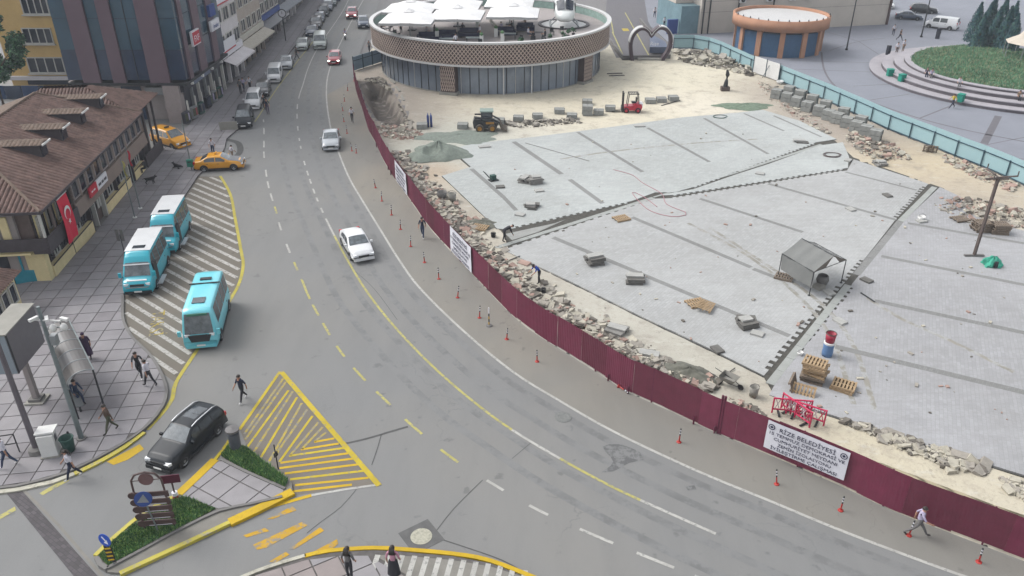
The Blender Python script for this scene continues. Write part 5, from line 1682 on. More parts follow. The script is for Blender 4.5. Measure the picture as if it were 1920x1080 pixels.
# cream building behind
c0_, c1_ = at(1310, 64), at(1662, 46)
cang = math.atan2((c1_ - c0_).y, (c1_ - c0_).x); CL_ = (c1_ - c0_).length
cb = thing('cream_building', 'cream walled building with pipes and wall units behind the kiosk', 'building', c0_, cang)
M_cw = mat('pale_cream_wall', S(208, 200, 190, 1.5), .85, var=.07, scale=.4)
bar('wall', cb, M_cw, 0, CL_, 0, 12, 0, 14)
bar('corner_pipe', cb, mat('brown_pipe', S(92, 74, 72, 1.5), .7), CL_ - .25, CL_ + .06, -.25, -.003, 0, 14)
for xx in (.4, 1.4, 6.2, 12.2):
    mb = MB(); mb.tube([(xx, -.14, 0), (xx, -.14, 13)], .11, 6); mb.build('downpipe', M_dark, cb)
for k in range(7):
    bar('wall_seam', cb, M_concd, 0.02, CL_, -.012, -.003, 3.2 + k * 1.6, 3.24 + k * 1.6) if k < 5 else None
for px, py in [(1380, 6), (1428, 4), (1500, 8), (1470, 6)]:
    p = cb.matrix_world
    xx = (px - 1310) / 352 * CL_
    t = bar('air_conditioner', cb, M_whitep, xx - .5, xx + .5, -.5, -.02, 4.5, 5.4)
    mb = MB(); mb.lathe([(.05, 0), (.36, 0), (.36, .03), (.05, .03)], 16); o = mb.build('fan_grille', M_dark, t, loc=(xx, -.505, 4.95)); o.rotation_euler = (R(90), 0, 0)
bar('window_frame', cb, M_dark, 15.3, 17.4, -.06, -.003, 5.6, 8.2)
bar('window_pane', cb, M_pane, 15.5, 17.2, -.075, -.062, 5.8, 8.0)
bar('white_poster', cb, M_signw, 19.3, 24.5, -.05, -.003, 5.1, 9.0)
bar('pink_poster', cb, mat('magenta_poster', S(190, 80, 140, 1.4), .6, var=.3, scale=.5), 24.6, 33, -.05, -.003, 5.2, 9.0)
bar('west_wing', cb, mat('teal_glass_shop', S(120, 150, 160, 1.4), .25, var=.2, scale=.4), -3.0, -.02, .6, 10, 0, 4.2)
bar('west_sign', cb, M_bluep, -4.9, -3.2, 1.0, 1.3, 0, 2.2)
bar('west_upper', cb, M_cw, -3.0, -.02, 3, 12, 4.25, 14)
sh = thing('side_shop', 'far shop front with people beside the blue panel', 'building', (at(1180, -10).x + 4, 165, 0))
bar('wall', sh, M_beige, 0, 16, 0, 6, 0, 8)
for k in range(5):
    window(sh, M_pane, M_frame, (.6 + k * 3, 0, .6), (1, 0, 0), 2.2, 2.2, out=(0, -1, 0), bars=1)
# stepped round terrace with its planted mound
SCX, SCY = 63.2, 101.5
M_step = mat('pale_step_stone', S(188, 184, 190, 1.9), .8, var=.1, scale=.5)
M_riser = mat('step_riser', S(112, 106, 112, 1.5), .85, var=.12, scale=.5)
ter = thing('stepped_terrace', 'round stepped stone seating with a planted mound inside', 'terrace', (SCX, SCY, 0))
for k, (r0, z) in enumerate([(16.7, .42), (15.2, .84), (13.8, 1.26), (12.6, 1.55)]):
    rin = [15.3, 13.9, 12.7, 11.9][k]
    mb = MB(); mb.lathe([(r0, -.02), (r0, z - .07)], 110); mb.build('riser', M_riser, ter)
    mb = MB(); mb.lathe([(r0 + .1, z - .1), (r0 + .1, z), (rin, z)], 110); mb.build('tread', M_step, ter)
def dome(x, y):
    r_ = math.hypot(x - SCX, y - SCY) / 12.2
    return 1.35 + 1.1 * max(0, 1 - r_ * r_) + .12 * hnoise(x * .8, y * .8)
mb = MB()
mb.lathe([(12.2, 1.2)] + [(12.2 * (1 - k / 10), 1.3 + 1.1 * (1 - (1 - k / 10) ** 2)) for k in range(10)] + [(.01, 2.4)], 64)
mb.build('mound', mat('mound_soil', S(92, 112, 84, 1.2), .95, var=.35, scale=.5), ter, True)
circ_ = [(SCX + 12.0 * math.cos(k * math.pi / 32), SCY + 12.0 * math.sin(k * math.pi / 32)) for k in range(64)]
grass('shrub_cover', circ_, 34000, 0.0, .32, [mat('mound_green', S(84, 120, 92, .85), .8, var=.3, scale=.4, worldco=True), mat('mound_dark', S(70, 104, 78, .85), .8, var=.3, scale=.4, worldco=True), mat('mound_brown', S(128, 130, 104, .85), .8, var=.3, worldco=True)], 'low green ground cover on the round planted mound', dome, 9)
# cypresses, tent at the right edge
M_cyp = [mat('cypress_teal', S(52, 88, 96, 1.25), .8, var=.25, scale=.6, worldco=True), mat('cypress_dark', S(40, 70, 80, 1.25), .8, var=.25, scale=.6, worldco=True), mat('cypress_green', S(64, 100, 90, 1.25), .8, var=.25, scale=.6, worldco=True)]
for i, (px, py, h) in enumerate([(1822, 78, 5.2), (1838, 86, 5.6), (1856, 92, 5.4), (1874, 98, 5.8), (1888, 104, 5.2), (1846, 76, 6.0), (1866, 82, 6.2), (1884, 90, 6.0), (1830, 94, 4.6)]):
    t = thing('cypress_tree', 'tall blue green cypress in the clump behind the planted mound', 'tree', at(px, py, 1.6), 0, 'clump of cypresses behind the mound')
    rnd = random.Random(40 + i)
    mb = MB(); mb.tube([(0, 0, 0), (0, 0, h * .9)], [.12, .03], 6); mb.build('trunk', M_bark, t)
    mb = MB()
    for k in range(2000):
        z = h * rnd.random() ** 1.15; a = rnd.uniform(0, 6.28)
        rr = 1.3 * (1 - (z / h) ** 1.8) * rnd.uniform(.6, 1.05)
        q = Vector((rr * math.cos(a), rr * math.sin(a), z)); u = Vector((rnd.gauss(0, .4), rnd.gauss(0, .4), 1)).normalized() * rnd.uniform(.12, .3); w = Vector((-math.sin(a), math.cos(a), rnd.uniform(-.3, .3))) * .09
        mb.face([q - w, q + w, q + w * .4 + u, q - w * .4 + u], rnd.randrange(3))
    mb.build('crown', M_cyp, t)
tn = thing('beige_tent', 'beige peaked tent at the right edge of the planted mound', 'tent', at(1925, 112, 2.2))
mb = MB()
n = 8
for k in range(n):
    a, b = 2 * math.pi * k / n, 2 * math.pi * (k + 1) / n
    pr = [(3.0, 2.1), (1.6, 2.9), (.7, 4.2), (.15, 5.4)]
    for i in range(3):
        (r0, z0), (r1, z1) = pr[i], pr[i + 1]
        q = [(r0 * math.cos(a), r0 * math.sin(a), z0), (r0 * math.cos(b), r0 * math.sin(b), z0), (r1 * math.cos(b), r1 * math.sin(b), z1), (r1 * math.cos(a), r1 * math.sin(a), z1)]
        mb.face(q)
mb.build('canopy', mat('beige_canvas', S(206, 196, 182, 1.6), .85, var=.1), tn)
for k in range(8):
    a = 2 * math.pi * k / 8
    mb = MB(); mb.tube([(2.9 * math.cos(a), 2.9 * math.sin(a), -1.2), (2.9 * math.cos(a), 2.9 * math.sin(a), 2.1)], .05, 5); mb.build('pole', M_steel, tn)
for px, py, h, lab in [(1587, 94, 8.5, 'dark lamp post near the cream wall'), (1727, 70, 9, 'dark lamp post in front of the white van')]:
    c = at(px, py)
    t = thing('lamp_post', lab, 'lamp post', c)
    mb = MB(); mb.tube([(0, 0, 0), (0, 0, h)], [.11, .07], 8); mb.build('post', M_dark, t)
    mb = MB(); mb.cyl((0, 0, 0), .2, .25, 10); mb.build('base', M_dark, t)
    mb = MB(); mb.tube([(0, 0, h), (.6, 0, h + .2), (1.1, 0, h + .2)], .06, 6); mb.build('arm', M_dark, t)
for px, py, lab in [(1663, 108, 'dark upright column bin at the left of the steps'), (1757, 73, 'dark twin column behind the planted mound')]:
    c = at(px, py); t = thing('dark_column', lab, 'column', c)
    mb = MB(); mb.lathe([(.01, 0), (.32, 0), (.32, 1.6), (.26, 1.7), (.01, 1.72)], 14); mb.build('body', M_sha, t); mb = MB(); mb.cyl((0, 0, .9), .34, .12, 14); mb.build('band', M_dark, t)
# ------------------------------------------------------------------ vehicles
def paintm(name, rgb, k=1.7, rough=.3):
    return mat('paint_' + name, S(*rgb, k), rough, var=.05, scale=1.5, spec=.5, coat=.5)
PW = paintm('white', (232, 234, 236), 1.6)
PSIL = paintm('silver', (188, 194, 200), 1.7)
PRED = paintm('red', (168, 38, 58), 1.5)
PDK = mat('paint_graphite', (.009, .012, .016), .4, var=.1, spec=.28, coat=.04)
PBLK = paintm('black', (40, 42, 50), 2.2)
PBLUE = paintm('slate_blue', (74, 88, 110), 1.7)
PTAXI = paintm('taxi_yellow', (238, 166, 24), 1.6)
PTEAL = paintm('teal', (36, 176, 196), 1.5)
PAQUA = paintm('aqua', (120, 220, 234), 1.6)
PGRN = paintm('green_grey', (70, 92, 96), 1.8)
PPALE = paintm('pale_green', (196, 206, 202), 1.8)
M_glass = mat('vehicle_glass', (0.03, 0.038, 0.045), .08, var=.5, scale=2.0, spec=.8)
M_wind = mat('windscreen_glass', (0.085, 0.1, 0.11), .08, var=.55, scale=2.6, spec=.8)
M_rimm = mat('wheel_rim', (.28, .29, .30), .4, metal=.6, var=.1)
M_trim = mat('black_trim', (.02, .021, .023), .6, var=.2)
M_chrome = mat('bright_trim', (.5, .51, .52), .25, metal=.7, var=.05)
M_head = mat('headlamp_glass', (.62, .64, .66), .12, var=.08, spec=.7)
M_headon = mat('lit_headlamp', (1, .96, .88), .3, emit=2.5)
M_tail = mat('tail_lamp', (.35, .015, .02), .2, var=.1, spec=.6)
M_plate = mat('number_plate', (.62, .62, .6), .5, var=.05)
def lerp(pts, x):
    if x <= pts[0][0]: return pts[0][1]
    for (a, b), (c, d_) in zip(pts, pts[1:]):
        if x <= c: return b + (d_ - b) * (x - a) / (c - a)
    return pts[-1][1]
KINDS = {
 'sedan': dict(L=4.5, W=1.78, top=[(-2.25, .72), (-2.2, .98), (-1.65, 1.05), (-.95, 1.40), (-.3, 1.45), (.25, 1.42), (1.0, .98), (1.9, .84), (2.2, .68), (2.25, .5)], belt=[(-2.25, .7), (-1.7, .93), (1.0, .88), (2.25, .5)], side=[(-1.25, -.28), (-.2, .72)], ws=(.28, .98), rw=(-1.60, -1.0), wh=.32, ax=(-1.35, 1.38)),
 'hatch': dict(L=4.1, W=1.74, top=[(-2.05, .7), (-2.0, 1.1), (-1.55, 1.42), (-.5, 1.5), (.25, 1.47), (1.0, 1.0), (1.75, .86), (2.0, .68), (2.05, .5)], belt=[(-2.05, .7), (-1.9, .96), (1.0, .9), (2.05, .5)], side=[(-1.35, -.3), (-.22, .72)], ws=(.28, .98), rw=(-1.98, -1.6), wh=.32, ax=(-1.25, 1.27)),
 'suv': dict(L=4.65, W=1.88, top=[(-2.32, .8), (-2.28, 1.15), (-1.95, 1.58), (-.8, 1.70), (.2, 1.66), (.95, 1.14), (1.95, 1.0), (2.25, .82), (2.32, .55)], belt=[(-2.32, .8), (-2.1, 1.08), (.95, 1.03), (2.32, .6)], side=[(-2.0, -1.2), (-1.12, -.25), (-.17, .68)], ws=(.24, .93), rw=(-2.24, -1.98), wh=.36, ax=(-1.38, 1.4)),
 'mpv': dict(L=4.4, W=1.82, top=[(-2.2, .7), (-2.17, 1.2), (-2.0, 1.72), (-.6, 1.80), (.55, 1.74), (1.35, 1.12), (1.95, .92), (2.15, .7), (2.2, .5)], belt=[(-2.2, .75), (-2.1, 1.05), (1.35, 1.0), (2.2, .55)], side=[(-1.95, -1.0), (-.9, .05), (.13, .95)], ws=(.58, 1.32), rw=(-2.15, -2.02), wh=.32, ax=(-1.35, 1.4)),
 'van': dict(L=5.2, W=1.95, top=[(-2.6, .6), (-2.57, 1.2), (-2.5, 1.95), (-1, 2.0), (1.0, 1.95), (1.75, 1.15), (2.35, 1.0), (2.55, .75), (2.6, .5)], belt=[(-2.6, .7), (-2.5, 1.08), (1.75, 1.08), (2.6, .55)], side=[(.25, 1.25), (-1.0, .1)], ws=(1.05, 1.72), rw=(-2.56, -2.5), wh=.35, ax=(-1.6, 1.7)),
 'minibus': dict(L=5.7, W=2.05, top=[(-2.85, .5), (-2.82, 1.4), (-2.72, 2.6), (-2.0, 2.68), (1.2, 2.68), (1.55, 2.42), (1.75, 2.1), (2.3, 1.25), (2.75, 1.05), (2.85, .7)], belt=[(-2.85, .7), (-2.7, 1.25), (2.3, 1.15), (2.85, .6)], side=[(-2.6, -1.5), (-1.42, -.35), (-.27, .8), (.9, 1.75)], ws=(1.76, 2.28), rw=(-2.82, -2.74), wh=.36, ax=(-1.75, 1.85)),
 'smallbus': dict(L=5.9, W=2.1, top=[(-2.95, .5), (-2.93, 1.4), (-2.85, 2.5), (-2.5, 2.62), (2.2, 2.62), (2.5, 2.45), (2.9, 1.05), (2.95, .7)], belt=[(-2.95, .7), (-2.85, 1.2), (2.85, 1.08), (2.95, .7)], side=[(-2.7, -1.6), (-1.52, -.4), (-.32, .8), (.88, 1.9)], ws=(2.52, 2.88), rw=(-2.92, -2.87), wh=.38, ax=(-1.8, 1.9)),
}
VC = {}
def vparts(kind):
    if kind in VC: return VC[kind]
    K = KINDS[kind]
    L, W2 = K['L'], K['W'] / 2
    box = kind in ('van', 'minibus', 'smallbus')
    def wid(x):
        e = max(0, (abs(x) - .36 * L) / (.14 * L))
        return W2 * (1 - (.05 if box else .13) * e * e)
    def sec(x):
        zt = lerp(K['top'], x); zb_ = min(lerp(K['belt'], x), zt - .015)
        w = wid(x)
        inn = (.14 if box else .34) * max(0, zt - zb_ - .05)
        wr = w - inn
        cr = .03
        return [(0, .22), (w * .86, .22), (w * .97, .34), (w, .58), (w * .985, zb_ - .06), (w * .965, zb_), (wr * .985, zt - .05), (wr * .9, zt - .005), (wr * .5, zt + cr * .7), (0, zt + cr)]
    xs = sorted(set([round(-L / 2 + L * i / 30, 3) for i in range(31)] + [p[0] for p in K['top']]))
    mb = MB()
    rows = []
    for x in xs:
        s_ = sec(x)
        full = [(x, -y, z) for y, z in s_[1:-1]][::1]
        ring = [(x, y, z) for y, z in s_] + [(x, -y, z) for y, z in s_[-2:0:-1]]
        rows.append([mb.pt(p) for p in ring])
    n = len(rows[0])
    for i in range(len(rows) - 1):
        for k in range(n):
            l = (k + 1) % n
            mb.f.append([rows[i][k], rows[i + 1][k], rows[i + 1][l], rows[i][l]]); mb.m.append(0)
    mb.f.append(rows[0]); mb.m.append(0)
    mb.f.append(rows[-1][::-1]); mb.m.append(0)
    P_ = {'body': [(mb.mesh(kind + '_body', True), 'body')]}
    # glass laid on the body surface
    def surf_side(x, t, s_):
        q = sec(x); (y0, z0), (y1, z1) = q[5], q[6]
        return (x, s_ * (y0 + (y1 - y0) * t + .012), z0 + (z1 - z0) * t + .004)
    def surf_top(x, u):
        q = sec(x); zt = lerp(K['top'], x); wr = q[6][0] * .9
        return (x, u * wr, zt + .03 * (1 - u * u))
    sw = []
    for a, b in K['side']:
        a, b = min(a, b), max(a, b)
        for s_ in (-1, 1):
            m2 = MB()
            xa_top = max(a, K['rw'][1] + .02) if a < K['rw'][1] + .3 else a
            m2.grid(lambda u, v: surf_side(a + (b - a) * u, .12 + .76 * v, s_), 6, 2, flip=(s_ < 0))
            sw.append(m2.mesh(kind + '_side_window'))
    P_['side_window'] = [(m_, 'glass') for m_ in sw]
    def off(p, d_): return (p[0] + d_[0], p[1], p[2] + d_[1])
    m2 = MB(); a, b = K['ws']
    m2.grid(lambda u, v: off(surf_top(a + (b - a) * u, -.96 + 1.92 * v), (.012, .016)), 4, 6)
    P_['windscreen'] = [(m2.mesh(kind + '_windscreen', True), 'wind')]
    m2 = MB(); a, b = K['rw']
    m2.grid(lambda u, v: off(surf_top(a + (b - a) * u, -.92 + 1.84 * v), (-.014, .014)), 4, 6)
    P_['rear_window'] = [(m2.mesh(kind + '_rear_window', True), 'glass')]
    # lamps, bumpers, grille, mirrors, handles
    zh = lerp(K['top'], L / 2 - .08)
    hl = []
    for s_ in (-1, 1):
        m2 = MB(); m2.cbox((L / 2 - .12, s_ * W2 * .68, zh - .06), (.2, .36, .15), -s_ * .35); hl.append((m2.mesh(kind + '_headlamp'), 'head'))
    P_['headlamp'] = hl
    tl = []
    for s_ in (-1, 1):
        m2 = MB(); m2.cbox((-L / 2 + .07, s_ * W2 * .78, .88 if not box else 1.1), (.16, .24, .22 if not box else .5), s_ * .2); tl.append((m2.mesh(kind + '_tail'), 'tail'))
    P_['tail_lamp'] = tl
    m2 = MB(); m2.cbox((L / 2 - .02, 0, .33), (.16, W2 * 1.72, .2)); P_['front_bumper'] = [(m2.mesh(kind + '_bumper'), 'trim' if kind in ('minibus', 'suv') else 'lower')]
    m2 = MB(); m2.cbox((-L / 2 + .02, 0, .36), (.16, W2 * 1.7, .22)); P_['rear_bumper'] = [(m2.mesh(kind + '_rbumper'), 'trim')]
    m2 = MB(); m2.cbox((L / 2 - .03, 0, zh - .12), (.12, W2 * .9, .14)); P_['grille'] = [(m2.mesh(kind + '_grille'), 'trim')]
    m2 = MB(); m2.cbox((L / 2 + .07, 0, .42), (.02, .5, .11)); P_['number_plate'] = [(m2.mesh(kind + '_plate'), 'plate')]
    zm = lerp(K['belt'], K['ws'][1]) + .1
    mm = []
    for s_ in (-1, 1):
        m2 = MB(); m2.cbox((K['ws'][1] - (.25 if not box else -.02), s_ * (W2 + .10), zm + (.2 if box else 0)), (.12, .2, .15 if not box else .34)); mm.append((m2.mesh(kind + '_mirror'), 'mirror'))
    P_['mirror'] = mm
    dh = []
    for x in ((K['side'][0][0] + .25, K['side'][1][0] + .2)):
        for s_ in (-1, 1):
            m2 = MB(); m2.cbox((x, s_ * (W2 * .985), lerp(K['belt'], x) - .14), (.2, .05, .035)); dh.append((m2.mesh(kind + '_handle'), 'trim'))
    P_['door_handle'] = dh
    ss = []
    for s_ in (-1, 1):
        m2 = MB(); m2.cbox((0, s_ * W2 * .975, .27), ((K['ax'][1] - K['ax'][0]) - 2 * K['wh'] - .1, .06, .12)); ss.append((m2.mesh(kind + '_sill'), 'trim'))
    P_['side_sill'] = ss
    ar = []
    wh = K['wh']
    for ax in K['ax']:
        for s_ in (-1, 1):
            m2 = MB()
            n_ = 18
            c_ = (ax, s_ * (W2 * 1.0 + .004), wh)
            pts_ = [(ax + (wh + .07) * math.cos(k * 2 * math.pi / n_), s_ * (W2 + .004), max(.24, wh + (wh + .07) * math.sin(k * 2 * math.pi / n_))) for k in range(n_)]
            m2.face(pts_ if s_ < 0 else pts_[::-1]); ar.append((m2.mesh(kind + '_arch'), 'trim'))
    P_['wheel_arch'] = ar
    tm = MB(); tm.lathe([(.01, -.10), (wh * .62, -.10), (wh * .95, -.10), (wh, -.06), (wh, .06), (wh * .95, .11), (wh * .66, .115)], 22)
    rm = MB(); rm.lathe([(wh * .66, .105), (wh * .58, .085), (wh * .2, .10), (.01, .12)], 10)
    P_['_tyre'] = tm.mesh(kind + '_tyre', True); P_['_rim'] = rm.mesh(kind + '_rim')
    if kind in ('suv',):
        rr = []
        for s_ in (-1, 1):
            m2 = MB(); m2.tube([(-1.9, s_ * .62, 1.62), (-1.6, s_ * .64, 1.74), (-.3, s_ * .66, 1.77), (.15, s_ * .66, 1.70)], .03, 6); rr.append((m2.mesh('roof_rail'), 'chrome'))
        P_['roof_rail'] = rr
        m2 = MB(); m2.grid(lambda u, v: off(surf_top(-1.5 + 1.1 * u, -.62 + 1.24 * v), (0, .008)), 4, 4); P_['glass_roof'] = [(m2.mesh('glass_roof', True), 'glass')]
        m2 = MB(); m2.cbox((2.27, 0, .72), (.14, 1.35, .05)); P_['grille_bar'] = [(m2.mesh('grille_bar'), 'chrome')]
    for mlist in P_.values():
        if isinstance(mlist, list):
            for me_, _ in mlist:
                me_.materials.append(None)
        else:
            mlist.materials.append(None)
    VC[kind] = P_
    return P_
VS = 0.95
def vehicle(kind, name, label, cat, front_px, heading, paint_m, group=None, lit=False, lower=None, extra=None, z=0.0, scale=VS, roofm=None):
    """front_px: ground point under the middle of the front bumper; heading in degrees (world)."""
    K = KINDS[kind]
    f = at(*front_px, z)
    h = R(heading)
    c = f - Vector((math.cos(h), math.sin(h), 0)) * (K['L'] / 2 * scale)
    t = thing(name, label, cat, c, h, group)
    t.scale = (scale,) * 3
    M_ = {'body': paint_m, 'glass': M_glass, 'wind': M_wind, 'head': M_headon if lit else M_head, 'tail': M_tail, 'trim': M_trim, 'lower': lower or paint_m, 'plate': M_plate, 'mirror': paint_m, 'chrome': M_chrome}
    P_ = vparts(kind)
    for pn, lst in P_.items():
        if pn[0] == '_': continue
        for me_, slot in lst:
            link(pn, me_, t, mats=[M_[slot]])
    for ax in K['ax']:
        for s_ in (-1, 1):
            w = link('wheel', P_['_tyre'], t, (ax, s_ * (K['W'] / 2 - .095), K['wh']), mats=[M_black])
            w.rotation_euler = (R(-90) if s_ > 0 else R(90), 0, 0)
            r_ = link('rim', P_['_rim'], w, mats=[M_rimm])
    return t
def roof_patch(t, x0, x1, w, z, m, name, zz=.012):
    mb = MB(); mb.box(x0, x1, -w, w, z, z + zz); return mb.build(name, m, t)
# traffic
vehicle('sedan', 'sedan_car', 'white sedan driving past the yellow line on the bend', 'car', (684, 493), -66, PW)
vehicle('sedan', 'sedan_car', 'silver sedan driving up the lane beside the hoarding', 'car', (621, 285), -80, PSIL)
vehicle('hatch', 'hatchback_car', 'red hatchback with lit headlamps above the silver sedan', 'car', (626, 123), -84, PRED, lit=True)
vehicle('suv', 'suv_car', 'far red car with lit headlamps at the top of the street', 'car', (659, 37), -84, PRED, lit=True)
vehicle('suv', 'suv_car', 'grey blue car pulled up beside the cafe', 'car', (682, 55), -80, PBLUE, lit=False)
vehicle('van', 'service_minibus', 'white minibus with dark glass driving behind the pale parked car', 'minibus', (600, 94), -80, PPALE)
# parked row on the left of the street
vehicle('mpv', 'parked_car', 'dark people carrier at the near end of the parked row', 'car', (457, 243), -78, PDK, 'cars parked along the street')
vehicle('mpv', 'parked_car', 'white people carrier behind the dark one in the parked row', 'car', (474, 208), -80, PW, 'cars parked along the street')
vehicle('hatch', 'parked_car', 'dark hatchback between the white people carrier and the white van', 'car', (491, 184), -80, PBLK, 'cars parked along the street')
vehicle('van', 'parked_car', 'small white van in the parked row beyond the dark hatchback', 'van', (514, 157), -80, PW, 'cars parked along the street', scale=.85)
vehicle('sedan', 'parked_car', 'white sedan behind the small white van', 'car', (536, 132), -80, PSIL, 'cars parked along the street')
vehicle('sedan', 'parked_car', 'pale car parked beside the white minibus', 'car', (566, 96), -82, PPALE, 'cars parked along the street')
for i, (px, py, k, m, lab) in enumerate([(583, 70, 'sedan', PBLUE, 'slate blue sedan parked beyond the pale car'), (591, 56, 'suv', PBLK, 'black car parked fifth from the top of the street'), (598, 44, 'hatch', PBLUE, 'slate blue hatchback parked beside the upper shops'), (606, 33, 'mpv', PDK, 'dark people carrier parked in the upper half of the row'), (613, 23, 'suv', PBLUE, 'blue grey car parked near the top of the street'), (622, 13, 'hatch', PGRN, 'greenish car parked second from the top edge'), (629, 4, 'mpv', PBLUE, 'topmost parked car cut by the edge of the picture')]):
    vehicle(k, 'parked_car', lab, 'car', (px, py), -83, m, 'cars parked along the street')
# taxis
tx1 = vehicle('sedan', 'taxi', 'yellow taxi seen from the side at the end of the barred zone', 'taxi', (459, 313), 9, PTAXI)
mb = MB(); mb.grid(lambda u, v: (.98 + 1.22 * u, -.72 + 1.44 * v, lerp(KINDS['sedan']['top'], .98 + 1.22 * u) + .034), 6, 4); mb.build('dark_bonnet', PBLK, tx1)
mb = MB(); mb.cbox((-.2, 0, 1.56), (.16, .5, .14)); mb.build('roof_sign', PTAXI, tx1)
tx2 = vehicle('mpv', 'taxi', 'yellow taxi van turning by the corner of the timber building', 'taxi', (347, 279), -33, PTAXI)
mb = MB(); mb.cbox((-.2, 0, 1.88), (.16, .5, .14)); mb.build('roof_sign', M_trim, tx2)
# blue minibuses
def dolmus(front, hd, label, doors=True):
    t = vehicle('minibus', 'teal_minibus', label, 'minibus', front, hd, PTEAL, 'teal minibuses waiting on the barred zone')
    mb = MB(); mb.grid(lambda u, v: (-2.7 + 3.85 * u, (-.86 + 1.72 * v), 2.725 + .02 * math.sin(u * 3.1) - (.02 if v in (0, 1) else 0)), 8, 4); mb.build('white_roof', PW, t)
    mb = MB(); mb.grid(lambda u, v: (.35 + .45 * u, -.42 + .84 * v, 2.752), 2, 2); mb.build('roof_hatch', M_glass, t)
    mb = MB(); mb.cbox((1.93, 0, 2.02), (.08, 1.72, .12), 0, .9); mb.build('white_visor', PW, t)
    mb = MB(); mb.cbox((2.62, 0, 1.13), (.10, 1.3, .09), 0, .3); mb.build('white_strip', PW, t)
    mb = MB(); mb.cbox((2.86, 0, .72), (.06, 1.5, .06)); mb.build('chrome_strip', M_chrome, t)
    if doors:
        dr = MB(); dr.M = Matrix.Translation((1.75, 1.02, 0)) @ Matrix.Rotation(R(58), 4, 'Z') @ Matrix.Translation((-.98, 0, 0))
        dr.box(0, .98, -.04, .04, .45, 1.25); dd = dr.build('open_door', PTEAL, t)
        for q in ((0, .98, -.035, .035, 1.96, 2.02), (0, .06, -.035, .035, 1.253, 1.955), (.92, .98, -.035, .035, 1.253, 1.955)):
            m2 = MB(); m2.M = dr.M; m2.box(*q); m2.build('door_frame', M_trim, dd)
        m2 = MB(); m2.M = dr.M; m2.box(.06, .92, -.012, .012, 1.253, 1.955); m2.build('door_glass', M_glass, dd)
        m2 = MB(); m2.box(1.0, 1.72, .9, 1.033, .5, 1.9); m2.build('door_opening', M_trim, t)
        m2 = MB(); m2.box(.4, 1.75, 1.04, 1.35, .3, .38); m2.build('side_step', PSIL, t)
    return t
dolmus((262, 556), -81, 'nearer teal minibus with white roof and open driver door')
dolmus((308, 480), -82, 'farther teal minibus parked behind the first one')
sbus = vehicle('smallbus', 'aqua_bus', 'light aqua small bus driving off the barred zone', 'bus', (380, 657), -80, PAQUA)
mb = MB(); mb.box(1.0, 1.7, -.38, .38, 2.66, 2.70); mb.build('roof_hatch', M_glass, sbus)
mb = MB(); mb.box(-.95, -.85, -.95, .95, 2.645, 2.70); mb.build('roof_seam', M_trim, sbus)
mb = MB(); mb.cbox((-1.5, 0, 2.69), (.3, .7, .06)); mb.build('roof_vent', M_trim, sbus)
mb = MB(); mb.grid(lambda u, v: (2.87 + .07 * u + .055, -.7 * (1 - .25 * u) + 1.4 * (1 - .25 * u) * v, 1.1 - .45 * u), 2, 4); mb.build('black_front_panel', M_trim, sbus)
mb = MB(); mb.box(2.55, 2.62, -.6, .6, 2.28, 2.42); mb.build('destination_board', mat('green_board', S(70, 130, 110, 1.6), .5), sbus)
vehicle('suv', 'dark_suv', 'dark estate car with chrome roof rails turning by the traffic island', 'car', (300, 888), -110, PDK, scale=.89)
# right-hand side of the square
v = vehicle('van', 'white_van', 'white van parked behind the planted mound', 'van', (1733, 50), 140, PW)
for q in ((-1.6, -.6, -1.0, -.985, 1.2, 1.34), (-1.4, -.3, -1.0, -.985, .95, 1.05)):
    bar('dark_lettering', v, M_trim, *q)
vehicle('sedan', 'dark_saloon', 'dark saloon parked beside the lamp post behind the square', 'car', (1729, 38), -22, PBLUE)
vehicle('suv', 'dark_offroader', 'dark off-roader behind the white van', 'car', (1756, 26), -20, PBLK)
vehicle('hatch', 'white_hatchback', 'white hatchback half hidden by the cream wall', 'car', (1668, 18), -100, PW)
vehicle('hatch', 'green_hatchback', 'dark green car driving up the ramp road', 'car', (1160, -12), 92, PGRN)

# ------------------------------------------------------------------ site machines
M_yelm = mat('machine_yellow', S(190, 140, 60, 1.6), .6, var=.15)
M_mud = mat('dusty_rubber', S(110, 102, 92, 1.7), .9, var=.25, scale=4)
ld = thing('skid_steer_loader', 'dark skid steer loader with raised bucket beside the gravel', 'loader', at(913, 244), R(2))
mb = MB(); mb.prism([(-1.35, .35), (1.0, .35), (1.15, .75), (.75, 1.1), (-.2, 1.15), (-1.3, 1.35), (-1.45, 1.0)], -.55, .55)
bdy = mb.build('chassis', PBLK, ld); bdy.rotation_euler = (R(90), 0, 0)
cabm = MB()
for sx in (-.55, .55):
    for sy in (-.5, .5):
        cabm.box(sx - .05, sx + .05, sy - .05, sy + .05, 1.1, 2.05)
c_ = cabm.build('cab_frame', M_trim, ld); c_['kind'] = 'stuff'
bar('cab_roof', ld, mat('pale_green_roof', S(150, 168, 160, 1.7), .6), -.7, .7, -.6, .6, 2.052, 2.16)
for q in ((-.5, .5, -.5, -.49, 1.15, 2.0), (-.5, .5, .49, .5, 1.15, 2.0), (.54, .55, -.45, .45, 1.15, 2.0), (-.55, -.54, -.45, .45, 1.15, 2.0)):
    bar('cab_glass', ld, M_glass, *q)
bar('orange_plate', ld, M_yelm, -.1, .75, -.57, -.553, .8, 1.02)
for x in (-.75, .55):
    for s_ in (-1, 1):
        mb = MB(); mb.lathe([(.01, -.16), (.3, -.16), (.42, -.12), (.42, .12), (.3, .16)], 18); w = mb.build('wheel', M_mud, ld, loc=(x, s_ * .74, .42)); w.rotation_euler = (R(-90) * s_, 0, 0)
        mb = MB(); mb.lathe([(.24, .15), (.2, .1), (.01, .12)], 12); mb.build('rim', M_yelm, w)
